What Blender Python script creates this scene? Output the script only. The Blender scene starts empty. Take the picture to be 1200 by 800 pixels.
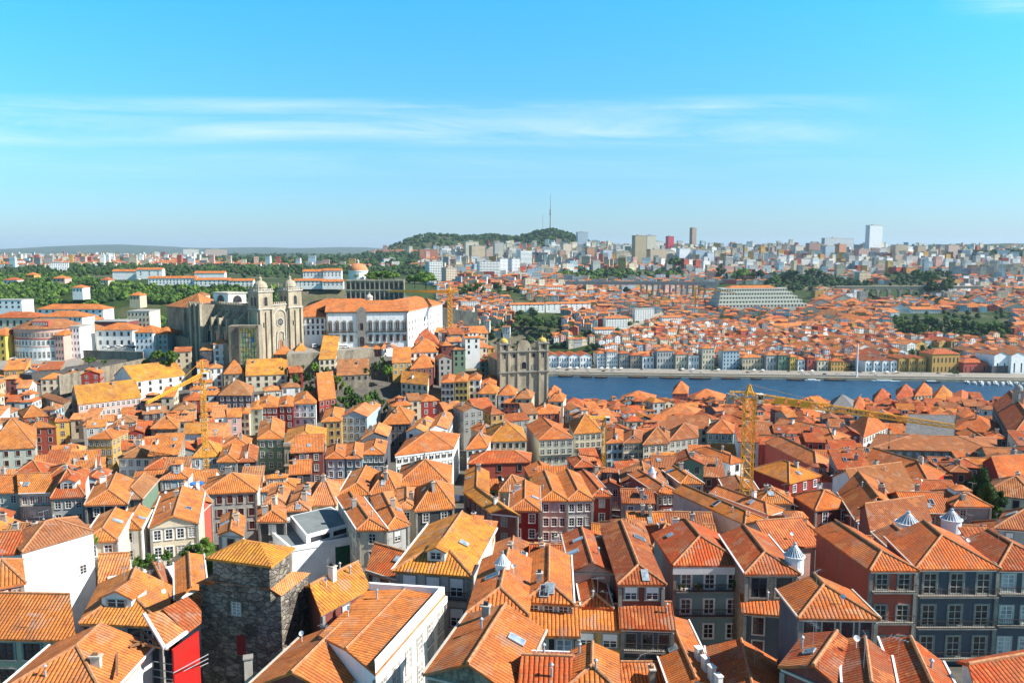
import bpy, bmesh, math, random
from mathutils import Vector, noise
from mathutils.bvhtree import BVHTree
R = math.radians
rnd = random.Random(7)
scene = bpy.context.scene
COL = scene.collection
H0 = 145.0
PITCH = R(6.4)
CP, SP = math.cos(PITCH), math.sin(PITCH)
CAM = Vector((0, 0, H0))

# ------------------------------------------------------------------ camera geometry
def ray(px, py):
    a, b = (px - 600) / 950.0, (400 - py) / 950.0
    return Vector((a, CP + SP * b, -SP + CP * b))
def on_plane(px, py, z):
    d = ray(px, py); t = (z - H0) / d.z
    return CAM + d * t
def at_dist(px, py, Y):
    d = ray(px, py)
    return CAM + d * (Y / d.y)
def project(p):
    y, z = p[1], p[2] - H0
    dep = y * CP - z * SP
    if dep < 1: return (-9999, -9999, dep)
    return (600 + 950 * p[0] / dep, 400 - 950 * (y * SP + z * CP) / dep, dep)

# ------------------------------------------------------------------ terrain
def lerp_tab(tab, x):
    if x <= tab[0][0]: return tab[0][1]
    for (a, za), (b, zb) in zip(tab, tab[1:]):
        if x <= b: return za + (zb - za) * (x - a) / (b - a)
    return tab[-1][1]
NEAR = [(50, 111), (70, 108.5), (85, 107), (112, 102), (150, 95), (200, 88)]
RL = NEAR + [(250, 82), (300, 79), (350, 80), (385, 85), (404, 91), (412, 92), (440, 94), (470, 97), (520, 101), (650, 101)]
RC = NEAR + [(255, 80), (330, 73), (400, 70), (430, 60), (560, 37), (640, 20), (700, 10)]
RR = NEAR + [(255, 80), (330, 72), (430, 59), (560, 37), (640, 20), (700, 10)]
def roof_level(x, y):
    u = x / max(y, 40)
    l, c, r = lerp_tab(RL, y), lerp_tab(RC, y), lerp_tab(RR, y)
    if u < -.05: return l
    if u < .03: return l + (c - l) * (u + .05) / .08
    if u < .1: return c + (r - c) * (u - .03) / .07
    return r
def hit_roof(px, py):
    d = ray(px, py); Y = 50.0
    while Y < 700:
        p = CAM + d * (Y / d.y)
        if p.z <= roof_level(p.x, p.y): return p
        Y += 1.0
    return CAM + d * (700 / d.y)
GY = [40, 85, 112, 150, 200, 255, 330, 400, 430, 480, 560, 650, 720, 740, 900, 935, 1000, 1100, 1250, 1500, 1800, 2200, 2700, 3300, 5000, 8000, 30000]
GU = [-.75, -.4, -.2, -.06, .04, .25, .7]
GZ = [
 [97, 93, 89, 83, 76, 70, 67, 79, 84, 88, 90, 80, 70, 68, 78, 84, 95, 100, 103, 103, 100, 98, 100, 100, 100, 100, 100],
 [97, 93, 89, 83, 76, 70, 67, 79, 84, 88, 82, 45, 30, 30, 50, 74, 101, 103, 101, 100, 98, 98, 100, 100, 105, 100, 100],
 [97, 93, 89, 83, 76, 70, 67, 82, 93, 92, 80, 30, 0, -6, 20, 60, 99, 98, 92, 86, 86, 90, 95, 105, 110, 100, 100],
 [97, 93, 89, 83, 76, 69, 66, 76, 80, 80, 60, 25, -6, -6, -4, 20, 38, 52, 63, 76, 86, 100, 115, 128, 120, 100, 100],
 [97, 93, 89, 83, 76, 68, 61, 58, 50, 42, 30, 14, 4, -6, -6, 5, 20, 46, 58, 70, 80, 100, 122, 150, 125, 100, 100],
 [97, 93, 89, 83, 76, 68, 61, 54, 49, 42, 31, 15, 4, -6, -6, 5, 12, 22, 36, 50, 68, 95, 127, 160, 135, 100, 100],
 [97, 93, 89, 83, 76, 68, 61, 54, 49, 42, 31, 15, 4, -6, -4, 6, 14, 22, 32, 46, 60, 85, 114, 140, 130, 100, 100]]
def bank_y(x):
    return 930 - max(0, x - 50) * .09
def ground(x, y):
    u = max(-.75, min(.7, x / max(y, 40)))
    yy = max(40, min(30000, y))
    j = max(i for i in range(len(GY)) if GY[i] <= yy) if yy < 30000 else len(GY) - 2
    t = (yy - GY[j]) / (GY[j + 1] - GY[j])
    i = max(k for k in range(len(GU) - 1) if GU[k] <= u)
    s = (u - GU[i]) / (GU[i + 1] - GU[i])
    z = (GZ[i][j] * (1 - t) + GZ[i][j + 1] * t) * (1 - s) + (GZ[i + 1][j] * (1 - t) + GZ[i + 1][j + 1] * t) * s
    if x > -60:
        b = bank_y(x) + 13
        if 712 < y < b: z = -6
        elif b <= y < b + 46: z = 3.9
        elif b <= y < b + 120: z = min(z, 3.9 + (y - b - 46) * .4)
    if y > 2600:
        g = lambda cx, cy, sx, sy: math.exp(-((x - cx) / sx) ** 2 - ((y - cy) / sy) ** 2)
        z += 108 * g(-400, 4150, 250, 500) + 62 * g(-90, 4300, 140, 400) + 98 * g(175, 3900, 195, 350)
        z += 170 * g(-8300, 17000, 1900, 2500) + 120 * g(-3600, 18000, 1300, 2500) + 90 * g(-5600, 18500, 900, 2500)
        z += 55 * g(3200, 5200, 500, 500) + 40 * g(2500, 5600, 500, 700)
        z += 9 * noise.noise(Vector((x / 400, y / 400, 3))) * min(1, (y - 2600) / 1500)
    return z
def hit_ground(px, py, fallback=3000, ymin=800):
    d = ray(px, py); Y = 100.0; prev = None
    while Y < 9500:
        p = CAM + d * (Y / d.y)
        if Y > ymin and p.z <= ground(p.x, p.y):
            a, b = Y / 1.012, Y
            for _ in range(6):
                m = (a + b) / 2; p = CAM + d * (m / d.y)
                if p.z <= ground(p.x, p.y): b = m
                else: a = m
            return Vector((p.x, p.y, ground(p.x, p.y)))
        Y *= 1.012
    p = CAM + d * (fallback / d.y)
    return Vector((p.x, p.y, ground(p.x, p.y)))

# ------------------------------------------------------------------ materials
MATS = {}
def node_mat(name, rough=.8, spec=.3, metal=0):
    m = bpy.data.materials.new(name); m.use_nodes = True
    nt = m.node_tree; b = nt.nodes['Principled BSDF']
    b.inputs['Roughness'].default_value = rough
    b.inputs['Specular IOR Level'].default_value = spec
    b.inputs['Metallic'].default_value = metal
    MATS[name] = m
    return m, nt, b
def N(nt, t, **kw):
    n = nt.nodes.new(t)
    for k, v in kw.items():
        if k.startswith('i_'):
            key = k[2:]
            key = int(key) if key.isdigit() else key.replace('_', ' ')
            n.inputs[key].default_value = v
        else: setattr(n, k, v)
    return n
def L(nt, a, ao, b, bi): nt.links.new(a.outputs[ao], b.inputs[bi])
def math_node(nt, op, a, b=None, clamp=False):
    n = nt.nodes.new('ShaderNodeMath'); n.operation = op; n.use_clamp = clamp
    for i, v in enumerate((a, b)):
        if v is None: continue
        if isinstance(v, (int, float)): n.inputs[i].default_value = v
        else: nt.links.new(v, n.inputs[i])
    return n.outputs[0]
def mixc(nt, fac, a, b, mode='MIX'):
    n = nt.nodes.new('ShaderNodeMix'); n.data_type = 'RGBA'; n.blend_type = mode
    for key, v in ((0, fac), (6, a), (7, b)):
        if isinstance(v, (int, float)): n.inputs[key].default_value = v
        elif isinstance(v, tuple): n.inputs[key].default_value = (*v, 1)
        else: nt.links.new(v, n.inputs[key])
    return n.outputs[2]
def noise_out(nt, scale, detail=4, rough=.6, coord=None):
    if coord is None:
        tc = N(nt, 'ShaderNodeNewGeometry'); coord = tc.outputs['Position']
    n = N(nt, 'ShaderNodeTexNoise'); n.inputs['Scale'].default_value = scale
    n.inputs['Detail'].default_value = detail; n.inputs['Roughness'].default_value = rough
    nt.links.new(coord, n.inputs['Vector'])
    return n.outputs['Fac']
def rampf(nt, v, a, b, lo=0., hi=1.):
    n = nt.nodes.new('ShaderNodeMapRange'); n.clamp = True
    nt.links.new(v, n.inputs[0]); n.inputs[1].default_value = a; n.inputs[2].default_value = b
    n.inputs[3].default_value = lo; n.inputs[4].default_value = hi
    return n.outputs[0]
def bump(nt, b, h, strength=.5, dist=.05):
    n = N(nt, 'ShaderNodeBump'); n.inputs['Strength'].default_value = strength; n.inputs['Distance'].default_value = dist
    nt.links.new(h, n.inputs['Height']); nt.links.new(n.outputs[0], b.inputs['Normal'])
def base_color(nt, attr):
    if attr:
        n = N(nt, 'ShaderNodeAttribute'); n.attribute_name = 'Col'; return n.outputs['Color']
    return N(nt, 'ShaderNodeObjectInfo').outputs['Color']

def make_plaster(name, attr=False):
    m, nt, b = node_mat(name, .9, .15)
    c = base_color(nt, attr)
    geo = N(nt, 'ShaderNodeNewGeometry')
    mp = N(nt, 'ShaderNodeMapping'); mp.inputs['Scale'].default_value = (1, 1, .16)
    L(nt, geo, 'Position', mp, 'Vector')
    drip = noise_out(nt, .9, 5, .65, mp.outputs[0])
    blot = noise_out(nt, .35, 6, .7)
    c2 = mixc(nt, rampf(nt, drip, .52, .8, 0, .5), c, (.22, .19, .15))
    c3 = mixc(nt, rampf(nt, blot, .5, .75, 0, .35), c2, (.3, .27, .22), 'MULTIPLY')
    nt.links.new(c3, b.inputs['Base Color'])
    bump(nt, b, noise_out(nt, 6, 4), .25, .04)
def make_roof(name, attr=False, period=.5, row=.42, strength=.9):
    m, nt, b = node_mat(name, .85, .12)
    c = base_color(nt, attr)
    uv = N(nt, 'ShaderNodeUVMap'); uv.uv_map = 'UVMap'
    sep = N(nt, 'ShaderNodeSeparateXYZ'); L(nt, uv, 0, sep, 0)
    u, v = sep.outputs[0], sep.outputs[1]
    wob = noise_out(nt, .45, 3); v = math_node(nt, 'ADD', v, math_node(nt, 'MULTIPLY', wob, .5)); u = math_node(nt, 'ADD', u, math_node(nt, 'MULTIPLY', noise_out(nt, .8, 2), .16))
    us = math_node(nt, 'DIVIDE', u, period); vs = math_node(nt, 'DIVIDE', v, row)
    fu = math_node(nt, 'FRACT', us); fv = math_node(nt, 'FRACT', vs)
    # rounded cover tiles with a narrow channel between them
    d = math_node(nt, 'ABSOLUTE', math_node(nt, 'SUBTRACT', fu, .5))
    dome = math_node(nt, 'SUBTRACT', 1.0, math_node(nt, 'POWER', math_node(nt, 'MULTIPLY', d, 2.0), 2.5))
    step = math_node(nt, 'SUBTRACT', 1.0, fv)
    h = math_node(nt, 'ADD', dome, math_node(nt, 'MULTIPLY', step, .35))
    cell = N(nt, 'ShaderNodeCombineXYZ')
    nt.links.new(math_node(nt, 'FLOOR', us), cell.inputs[0]); nt.links.new(math_node(nt, 'FLOOR', vs), cell.inputs[1])
    wn = N(nt, 'ShaderNodeTexWhiteNoise'); wn.noise_dimensions = '3D'; nt.links.new(cell.outputs[0], wn.inputs['Vector'])
    groove = rampf(nt, d, .33, .48, 0, .8)
    seam = rampf(nt, fv, .0, .16, .4, 0)
    c1 = mixc(nt, rampf(nt, wn.outputs['Value'], .5, 1, 0, .35), c, (.42, .13, .055))
    c1 = mixc(nt, rampf(nt, wn.outputs['Value'], 0, .3, .2, 0), c1, (.66, .34, .12))
    big = noise_out(nt, .22, 5, .7); fine = noise_out(nt, 1.1, 6, .75)
    c2 = mixc(nt, rampf(nt, big, .43, .66, 0, .7), c1, (.3, .1, .04))
    c2 = mixc(nt, rampf(nt, fine, .5, .66, 0, .65), c2, (.15, .075, .04))
    c2 = mixc(nt, rampf(nt, fine, .42, .26, 0, .3), c2, (.62, .3, .09))
    patch = N(nt, 'ShaderNodeTexVoronoi'); patch.inputs['Scale'].default_value = .55; pg = N(nt, 'ShaderNodeNewGeometry'); pa = N(nt, 'ShaderNodeVectorMath'); pa.operation = 'ADD'; pn = N(nt, 'ShaderNodeTexNoise'); pn.inputs['Scale'].default_value = .7; L(nt, pg, 'Position', pn, 'Vector'); pm = N(nt, 'ShaderNodeVectorMath'); pm.operation = 'SCALE'; pm.inputs['Scale'].default_value = 3.5; L(nt, pn, 'Color', pm, 0); L(nt, pg, 'Position', pa, 0); L(nt, pm, 0, pa, 1); L(nt, pa, 0, patch, 'Vector'); ps = N(nt, 'ShaderNodeSeparateXYZ'); L(nt, patch, 'Color', ps, 0)
    c2 = mixc(nt, rampf(nt, ps.outputs[0], .8, .9, 0, .3), c2, (.72, .3, .1)); c2 = mixc(nt, rampf(nt, ps.outputs[1], .75, .85, 0, .42), c2, (.3, .14, .075)); c2 = mixc(nt, rampf(nt, ps.outputs[2], .9, .95, 0, .25), c2, (.4, .34, .26))
    c3 = mixc(nt, groove, c2, (.09, .03, .014))
    c3 = mixc(nt, seam, c3, (.1, .035, .016))
    nt.links.new(c3, b.inputs['Base Color'])
    bump(nt, b, h, strength, .1)
def make_flat(name, c1, c2, scale=.5, rough=.85, spec=.25, metal=0, bmp=.2):
    m, nt, b = node_mat(name, rough, spec, metal)
    f = noise_out(nt, scale, 6, .65)
    nt.links.new(mixc(nt, rampf(nt, f, .35, .65), c1, c2), b.inputs['Base Color'])
    if bmp: bump(nt, b, noise_out(nt, scale * 8, 4), bmp, .05)
def make_stone(name, c1, c2, cm, bw=1.0, bh=.45, attr=False, dirt=(.1, .085, .065), dirtfac=.8):
    m, nt, b = node_mat(name, .95, .1)
    geo = N(nt, 'ShaderNodeNewGeometry')
    # courses along the wall: horizontal distance from x+y mix, vertical z
    sep = N(nt, 'ShaderNodeSeparateXYZ'); L(nt, geo, 'Position', sep, 0)
    nsep = N(nt, 'ShaderNodeSeparateXYZ'); L(nt, geo, 'True Normal', nsep, 0)
    t = math_node(nt, 'SUBTRACT', math_node(nt, 'MULTIPLY', sep.outputs[1], nsep.outputs[0]), math_node(nt, 'MULTIPLY', sep.outputs[0], nsep.outputs[1]))
    cb = N(nt, 'ShaderNodeCombineXYZ'); nt.links.new(t, cb.inputs[0]); nt.links.new(sep.outputs[2], cb.inputs[1])
    warp = noise_out(nt, .8, 3)
    add = N(nt, 'ShaderNodeVectorMath'); add.operation = 'ADD'; L(nt, cb, 0, add, 0)
    wv = N(nt, 'ShaderNodeCombineXYZ'); nt.links.new(math_node(nt, 'MULTIPLY', warp, .35), wv.inputs[0]); nt.links.new(math_node(nt, 'MULTIPLY', warp, .35), wv.inputs[1])
    L(nt, wv, 0, add, 1)
    br = N(nt, 'ShaderNodeTexBrick'); L(nt, add, 0, br, 'Vector')
    br.inputs['Scale'].default_value = 1; br.inputs['Brick Width'].default_value = bw; br.inputs['Row Height'].default_value = bh
    br.inputs['Mortar Size'].default_value = .03; br.inputs['Mortar Smooth'].default_value = .3
    br.inputs['Color1'].default_value = (*c1, 1); br.inputs['Color2'].default_value = (*c2, 1); br.inputs['Mortar'].default_value = (*cm, 1)
    mp = N(nt, 'ShaderNodeMapping'); mp.inputs['Scale'].default_value = (1, 1, .3); L(nt, geo, 'Position', mp, 0)
    f = noise_out(nt, .28, 7, .72, mp.outputs[0]); g = noise_out(nt, 2.2, 5, .7)
    c = mixc(nt, rampf(nt, f, .42, .66, 0, dirtfac), br.outputs['Color'], dirt)
    c = mixc(nt, rampf(nt, g, .45, .8, 0, .5), c, (.5, .46, .38))
    nt.links.new(c, b.inputs['Base Color'])
    bump(nt, b, math_node(nt, 'ADD', br.outputs['Fac'], math_node(nt, 'MULTIPLY', g, -1.)), -.5, .08)
make_plaster('plaster'); make_plaster('plaster_far', True)
make_roof('roof_tile', False, .42, .38); make_roof('roof_tile_far', True, .6, .5, .6); make_roof('roof_tile_wide', False, .62, .5, 1.0)
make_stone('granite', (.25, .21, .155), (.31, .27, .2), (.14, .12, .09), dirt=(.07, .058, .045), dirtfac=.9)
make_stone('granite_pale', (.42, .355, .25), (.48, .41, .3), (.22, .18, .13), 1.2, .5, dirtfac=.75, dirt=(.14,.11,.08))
def make_rubble(name):
    m, nt, b = node_mat(name, .95, .1)
    geo = N(nt, 'ShaderNodeNewGeometry'); mp = N(nt, 'ShaderNodeMapping'); mp.inputs['Scale'].default_value = (1, 1, 1.7); L(nt, geo, 'Position', mp, 0)
    v1 = N(nt, 'ShaderNodeTexVoronoi'); v1.feature = 'DISTANCE_TO_EDGE'; v1.inputs['Scale'].default_value = 1.15; L(nt, mp, 0, v1, 'Vector')
    v2 = N(nt, 'ShaderNodeTexVoronoi'); v2.inputs['Scale'].default_value = 1.15; L(nt, mp, 0, v2, 'Vector')
    sp = N(nt, 'ShaderNodeSeparateXYZ'); L(nt, v2, 'Color', sp, 0)
    c = mixc(nt, sp.outputs[0], (.13, .105, .085), (.36, .31, .25)); c = mixc(nt, rampf(nt, sp.outputs[1], .6, 1, 0, .6), c, (.22, .2, .19))
    c = mixc(nt, rampf(nt, v1.outputs[0], .0, .07, .8, 0), c, (.07, .06, .05))
    f = noise_out(nt, .3, 7, .75); g = noise_out(nt, 2.5, 5, .7)
    c = mixc(nt, rampf(nt, f, .45, .62, 0, .85), c, (.045, .042, .034)); c = mixc(nt, rampf(nt, g, .55, .75, 0, .6), c, (.42, .38, .3))
    nt.links.new(c, b.inputs['Base Color'])
    bump(nt, b, math_node(nt, 'ADD', rampf(nt, v1.outputs[0], 0, .12), math_node(nt, 'MULTIPLY', g, .6)), .9, .12)
make_rubble('rubble')
make_flat('white_paint', (.8, .8, .78), (.7, .7, .68), 1.2, .6)
make_flat('trim_stone', (.5, .46, .39), (.38, .35, .3), 1.0)
make_flat('granite_trim', (.3, .275, .24), (.2, .185, .165), 1.0)
make_flat('mortar', (.5, .25, .12), (.3, .12, .055), 2.5)
make_flat('red_sash', (.25, .03, .025), (.18, .02, .02), 2)
make_flat('green_sash', (.03, .12, .07), (.02, .08, .05), 2)
make_flat('iron', (.03, .03, .035), (.06, .05, .045), 3, .6)
make_flat('metal_grey', (.36, .38, .4), (.27, .28, .3), 1, .5, .4)
make_flat('slate', (.10, .10, .105), (.17, .165, .16), .8)
make_flat('concrete', (.36, .345, .32), (.26, .25, .23), .4)
make_flat('flat_grey', (.2, .225, .225), (.15, .17, .17), .5)
make_flat('white_metal', (.75, .76, .78), (.62, .63, .65), 3, .4, .5)
make_flat('crane_yellow', (.8, .42, .035), (.68, .3, .04), 1, .6, .3)
make_flat('wood', (.3, .15, .07), (.2, .1, .05), 3)
make_flat('bark', (.12, .085, .055), (.07, .05, .035), 4)
make_flat('asphalt', (.06, .058, .055), (.085, .08, .075), .6)
make_flat('cobbles', (.3, .275, .235), (.22, .2, .17), .25)
make_flat('quay_stone', (.4, .34, .25), (.28, .235, .17), .15)
make_flat('boat_hull', (.05, .03, .02), (.09, .05, .03), 2, .5)
make_flat('ochre_dome', (.62, .38, .05), (.5, .34, .12), 1)
make_flat('red_paint', (.5, .012, .01), (.34, .02, .015), .7, .8, .15)
make_flat('cloth_blue', (.03, .12, .4), (.05, .2, .5), 2)
def make_glass(name, c, rough=.12, spec=.8):
    m, nt, b = node_mat(name, rough, spec)
    f = noise_out(nt, .6, 2)
    nt.links.new(mixc(nt, rampf(nt, f, .4, .6), c, tuple(min(1, k * 2.2 + .01) for k in c)), b.inputs['Base Color'])
make_glass('glass', (.012, .014, .018)); make_glass('glass_curtain', (.22, .21, .2), .35, .5); make_glass('glass_sky', (.16, .2, .23), .15, .8)
make_glass('glass_green', (.2, .26, .12), .3, .6)  # hall glazing: bright yellow-green reflection put into the base colour
def make_foliage(name, c1, c2, c3):
    m, nt, b = node_mat(name, .75, .2)
    f = noise_out(nt, .35, 4, .6); g = noise_out(nt, 3., 3)
    c = mixc(nt, rampf(nt, f, .38, .62), c1, c2); c = mixc(nt, rampf(nt, g, .5, .75, 0, .7), c, c3)
    nt.links.new(c, b.inputs['Base Color'])
    tr = N(nt, 'ShaderNodeBsdfTranslucent'); nt.links.new(c, tr.inputs[0])
    mx = N(nt, 'ShaderNodeMixShader'); mx.inputs[0].default_value = .25
    L(nt, b, 0, mx, 1); L(nt, tr, 0, mx, 2)
    out = [n for n in nt.nodes if n.type == 'OUTPUT_MATERIAL'][0]; L(nt, mx, 0, out, 0)
make_foliage('foliage_dark', (.022, .05, .015), (.045, .085, .02), (.06, .1, .025))
make_foliage('foliage_mid', (.045, .1, .018), (.08, .15, .025), (.12, .19, .035))
make_foliage('foliage_light', (.09, .17, .025), (.14, .23, .035), (.2, .26, .05))
def make_ground():
    m, nt, b = node_mat('ground_cover', .95, .1)
    geo = N(nt, 'ShaderNodeNewGeometry')
    a = noise_out(nt, .006, 6, .6); g = noise_out(nt, .035, 6, .7); h = noise_out(nt, .4, 5, .7)
    green = mixc(nt, rampf(nt, g, .35, .65), (.02, .045, .012), (.06, .075, .022))
    earth = mixc(nt, rampf(nt, h, .4, .6), (.22, .18, .13), (.13, .11, .085))
    c = mixc(nt, rampf(nt, a, .52, .62, 0, .7), green, earth)
    # the dense old town stands on paving and bare earth
    sep = N(nt, 'ShaderNodeSeparateXYZ'); L(nt, geo, 'Position', sep, 0)
    near = rampf(nt, sep.outputs[1], 520, 700, 1, 0)
    c = mixc(nt, near, c, mixc(nt, rampf(nt, h, .4, .6), (.13, .12, .1), (.085, .08, .07)))
    nt.links.new(c, b.inputs['Base Color'])
make_ground()
def make_water():
    m, nt, b = node_mat('river_water', .3, .3)
    n = noise_out(nt, .02, 3)
    mp = N(nt, 'ShaderNodeMapping'); geo = N(nt, 'ShaderNodeNewGeometry'); mp.inputs['Scale'].default_value = (.25, 1, 1)
    L(nt, geo, 'Position', mp, 0)
    w = noise_out(nt, .22, 6, .7, mp.outputs[0])
    nt.links.new(mixc(nt, rampf(nt, w, .38, .62), (.004, .03, .075), (.02, .075, .14)), b.inputs['Base Color'])
    bump(nt, b, w, 1.0, 1.6)
make_water()
def mat_facade(name, wall, glass, bw, bh, rough=.7):
    """apartment facade: rows of windows set into the wall, drawn as the wall's own pattern"""
    m, nt, b = node_mat(name, rough, .3)
    return m

# ------------------------------------------------------------------ mesh building
class MB:
    def __init__(s, o=(0, 0, 0)): s.v = []; s.f = []; s.mi = []; s.uv = []; s.col = []; s.o = Vector(o)
    def face(s, pts, mi=0, uvs=None, col=None):
        k = len(s.v); s.v += [Vector(p) for p in pts]; s.f.append(list(range(k, k + len(pts))))
        s.mi.append(mi); s.uv.append(uvs); s.col.append(col)
    def slope(s, pts, mi=0, col=None, e=None):
        """a roof plane: uv in metres along the eave (first edge) and up the slope"""
        pts = [Vector(p) for p in pts]
        n = Vector((0, 0, 0))
        for i in range(len(pts)): n += pts[i].cross(pts[(i + 1) % len(pts)])
        if n.length < 1e-6: return
        n.normalize()
        if e is None: e = pts[1] - pts[0]
        e = (e - n * e.dot(n)).normalized(); v = n.cross(e)
        k = pts[0]
        s.face(pts, mi, [((p - k).dot(e) + .25, (p - k).dot(v)) for p in pts], col)
    def hexa(s, b, t, mi=0, col=None, bottom=False):
        """b, t: four bottom and four top points, counter-clockwise from above"""
        s.face(t, mi, None, col)
        if bottom: s.face(list(reversed(b)), mi, None, col)
        n = len(b)
        for i in range(n):
            j = (i + 1) % n; s.face([b[i], b[j], t[j], t[i]], mi, None, col)
    def box(s, c, size, a=0, mi=0, col=None):
        ca, sa = math.cos(a), math.sin(a); hx, hy, hz = size[0] / 2, size[1] / 2, size[2] / 2
        P = lambda x, y, z: (c[0] + x * ca - y * sa, c[1] + x * sa + y * ca, c[2] + z)
        q = [(-hx, -hy), (hx, -hy), (hx, hy), (-hx, hy)]
        s.hexa([P(x, y, -hz) for x, y in q], [P(x, y, hz) for x, y in q], mi, col, True)
    def prism(s, poly, z0, z1, mi=0, col=None, bottom=False):
        s.hexa([(p[0], p[1], z0) for p in poly], [(p[0], p[1], z1) for p in poly], mi, col, bottom)
    def beam(s, a, b, r, n=4, mi=0, r2=None, cap=True):
        a, b = Vector(a), Vector(b); d = (b - a)
        if d.length < 1e-6: return
        d.normalize(); up = Vector((0, 0, 1)) if abs(d.z) < .95 else Vector((1, 0, 0))
        x = d.cross(up).normalized(); y = d.cross(x); r2 = r if r2 is None else r2
        ra = [a + (x * math.cos(t) + y * math.sin(t)) * r for t in [2 * math.pi * (i + .5) / n for i in range(n)]]
        rb = [b + (x * math.cos(t) + y * math.sin(t)) * r2 for t in [2 * math.pi * (i + .5) / n for i in range(n)]]
        for i in range(n):
            j = (i + 1) % n; s.face([ra[j], ra[i], rb[i], rb[j]], mi)
        if cap: s.face(ra, mi); s.face(list(reversed(rb)), mi)
    def lathe(s, c, prof, n=16, mi=0, close=True, a0=0):
        rings = [[(c[0] + r * math.cos(a0 + 2 * math.pi * i / n), c[1] + r * math.sin(a0 + 2 * math.pi * i / n), c[2] + z) for i in range(n)] for r, z in prof]
        for a, b in zip(rings, rings[1:]):
            for i in range(n):
                j = (i + 1) % n; s.face([a[i], a[j], b[j], b[i]], mi)
        if close: s.face(rings[-1], mi)
    def build(s, name, mats, parent=None, smooth=False, color=None, **props):
        me = bpy.data.meshes.new(name)
        o3 = s.o
        me.from_pydata([tuple(v - o3) for v in s.v], [], s.f)
        for m in ([mats] if isinstance(mats, str) else mats): me.materials.append(MATS[m])
        if any(s.mi): me.polygons.foreach_set('material_index', s.mi)
        if any(u is not None for u in s.uv):
            ul = me.uv_layers.new(name='UVMap'); data = []
            for f, u in zip(s.f, s.uv):
                for k in range(len(f)): data += (u[k] if u else (0, 0))
            ul.data.foreach_set('uv', data)
        if any(c is not None for c in s.col):
            ca = me.color_attributes.new('Col', 'FLOAT_COLOR', 'CORNER'); data = []
            for f, c in zip(s.f, s.col):
                c = c or (.5, .5, .5)
                for k in range(len(f)): data += (c[0], c[1], c[2], 1)
            ca.data.foreach_set('color', data)
        if smooth: me.polygons.foreach_set('use_smooth', [True] * len(me.polygons))
        me.update()
        o = bpy.data.objects.new(name, me); COL.objects.link(o)
        if parent is not None: o.parent = parent
        elif o3.length: o.location = o3
        if color: o.color = (*color, 1)
        for k, v in props.items(): o[k] = v
        return o
def empty(name, loc, label=None, cat=None, group=None, rz=0):
    o = bpy.data.objects.new(name, None); COL.objects.link(o); o.location = loc; o.rotation_euler = (0, 0, rz)
    o.empty_display_size = .5
    if label: o['label'] = label
    if cat: o['category'] = cat
    if group: o['group'] = group
    return o
def tag(o, label, cat, group=None):
    o['label'] = label; o['category'] = cat
    if group: o['group'] = group
    return o
# ------------------------------------------------------------------ houses
WALLC = dict(W=(.74, .73, .70), C=(.62, .54, .40), c=(.52, .43, .30), R=(.28, .035, .03), O=(.5, .3, .09), G=(.30, .30, .28), B=(.36, .46, .52),
             T=(.2, .3, .31), P=(.6, .36, .3), K=(.05, .052, .058), Y=(.62, .42, .1), S=(.3, .27, .22), N=(.16, .24, .17), g=(.42, .42, .40), k=(.1, .1, .115),
             m=(.2, .06, .05), w=(.82, .82, .81), u=(.1, .1, .12), q=(.48, .5, .42), r=(.42, .09, .06))
WALLNAME = dict(W='white', C='cream', c='sand-coloured', R='dark red', O='ochre', G='grey', B='pale blue', T='blue-green tiled', P='pink', K='black slate-hung', Y='yellow',
                S='grey granite', N='green tiled', g='light grey', k='charcoal', m='maroon', w='bright white', u='dark blue tiled', q='pale greenish', r='brick red')
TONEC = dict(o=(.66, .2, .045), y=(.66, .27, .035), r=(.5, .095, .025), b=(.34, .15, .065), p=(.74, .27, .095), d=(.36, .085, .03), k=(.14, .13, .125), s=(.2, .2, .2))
def tint_xy(c, x, y):
    t = max(0., min(1., (x / max(y, 1) + .3) / .6)); return (c[0] * (1.04 - .1 * t), c[1] * (1.14 - .42 * t), c[2] * (1.15 - .5 * t))
TONENAME = dict(o='orange', y='golden-orange', r='red-orange', b='weathered brown', p='pale orange', d='dark red', k='slate', s='grey')
PITCHK = .46
def perp_out(a, b):
    d = (b - a).normalized(); return Vector((d.y, -d.x, 0))
def inset_quad(P, k):
    """quad grown outward by k metres on every side"""
    out = []
    n = len(P)
    for i in range(n):
        a, b, c = P[i - 1], P[i], P[(i + 1) % n]
        n1, n2 = perp_out(a, b), perp_out(b, c)
        m = (n1 + n2); 
        if m.length < 1e-4: m = n1
        m.normalize(); cosv = max(.35, m.dot(n1)); out.append(b + m * (k / cosv))
    return out
def ridge_pts(P, kind, pitch):
    """ridge end points (plan), rise, and the roof's faces as corner indices; P = [FL, FR, BR, BL]"""
    m = lambda a, b: (a + b) * .5
    fb = kind.endswith('fb')
    if fb: A, B, w = m(P[0], P[1]), m(P[3], P[2]), ((P[1] - P[0]).length + (P[2] - P[3]).length) / 2; Lr = (A - B).length
    else: A, B, w = m(P[0], P[3]), m(P[1], P[2]), ((P[3] - P[0]).length + (P[2] - P[1]).length) / 2; Lr = (A - B).length
    d = (B - A).normalized()
    if kind.startswith('hip') or kind.startswith('pyr'):
        k = min(w * .5, Lr * .5 - .05); A2, B2 = A + d * k, B - d * k
    elif kind.startswith('fhip'):      # hip at the front only
        k = min(w * .5, Lr * .8); A2, B2 = A + d * k, B
    else: A2, B2 = A, B
    rise = w * .5 * pitch
    return A2, B2, rise, fb
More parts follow.
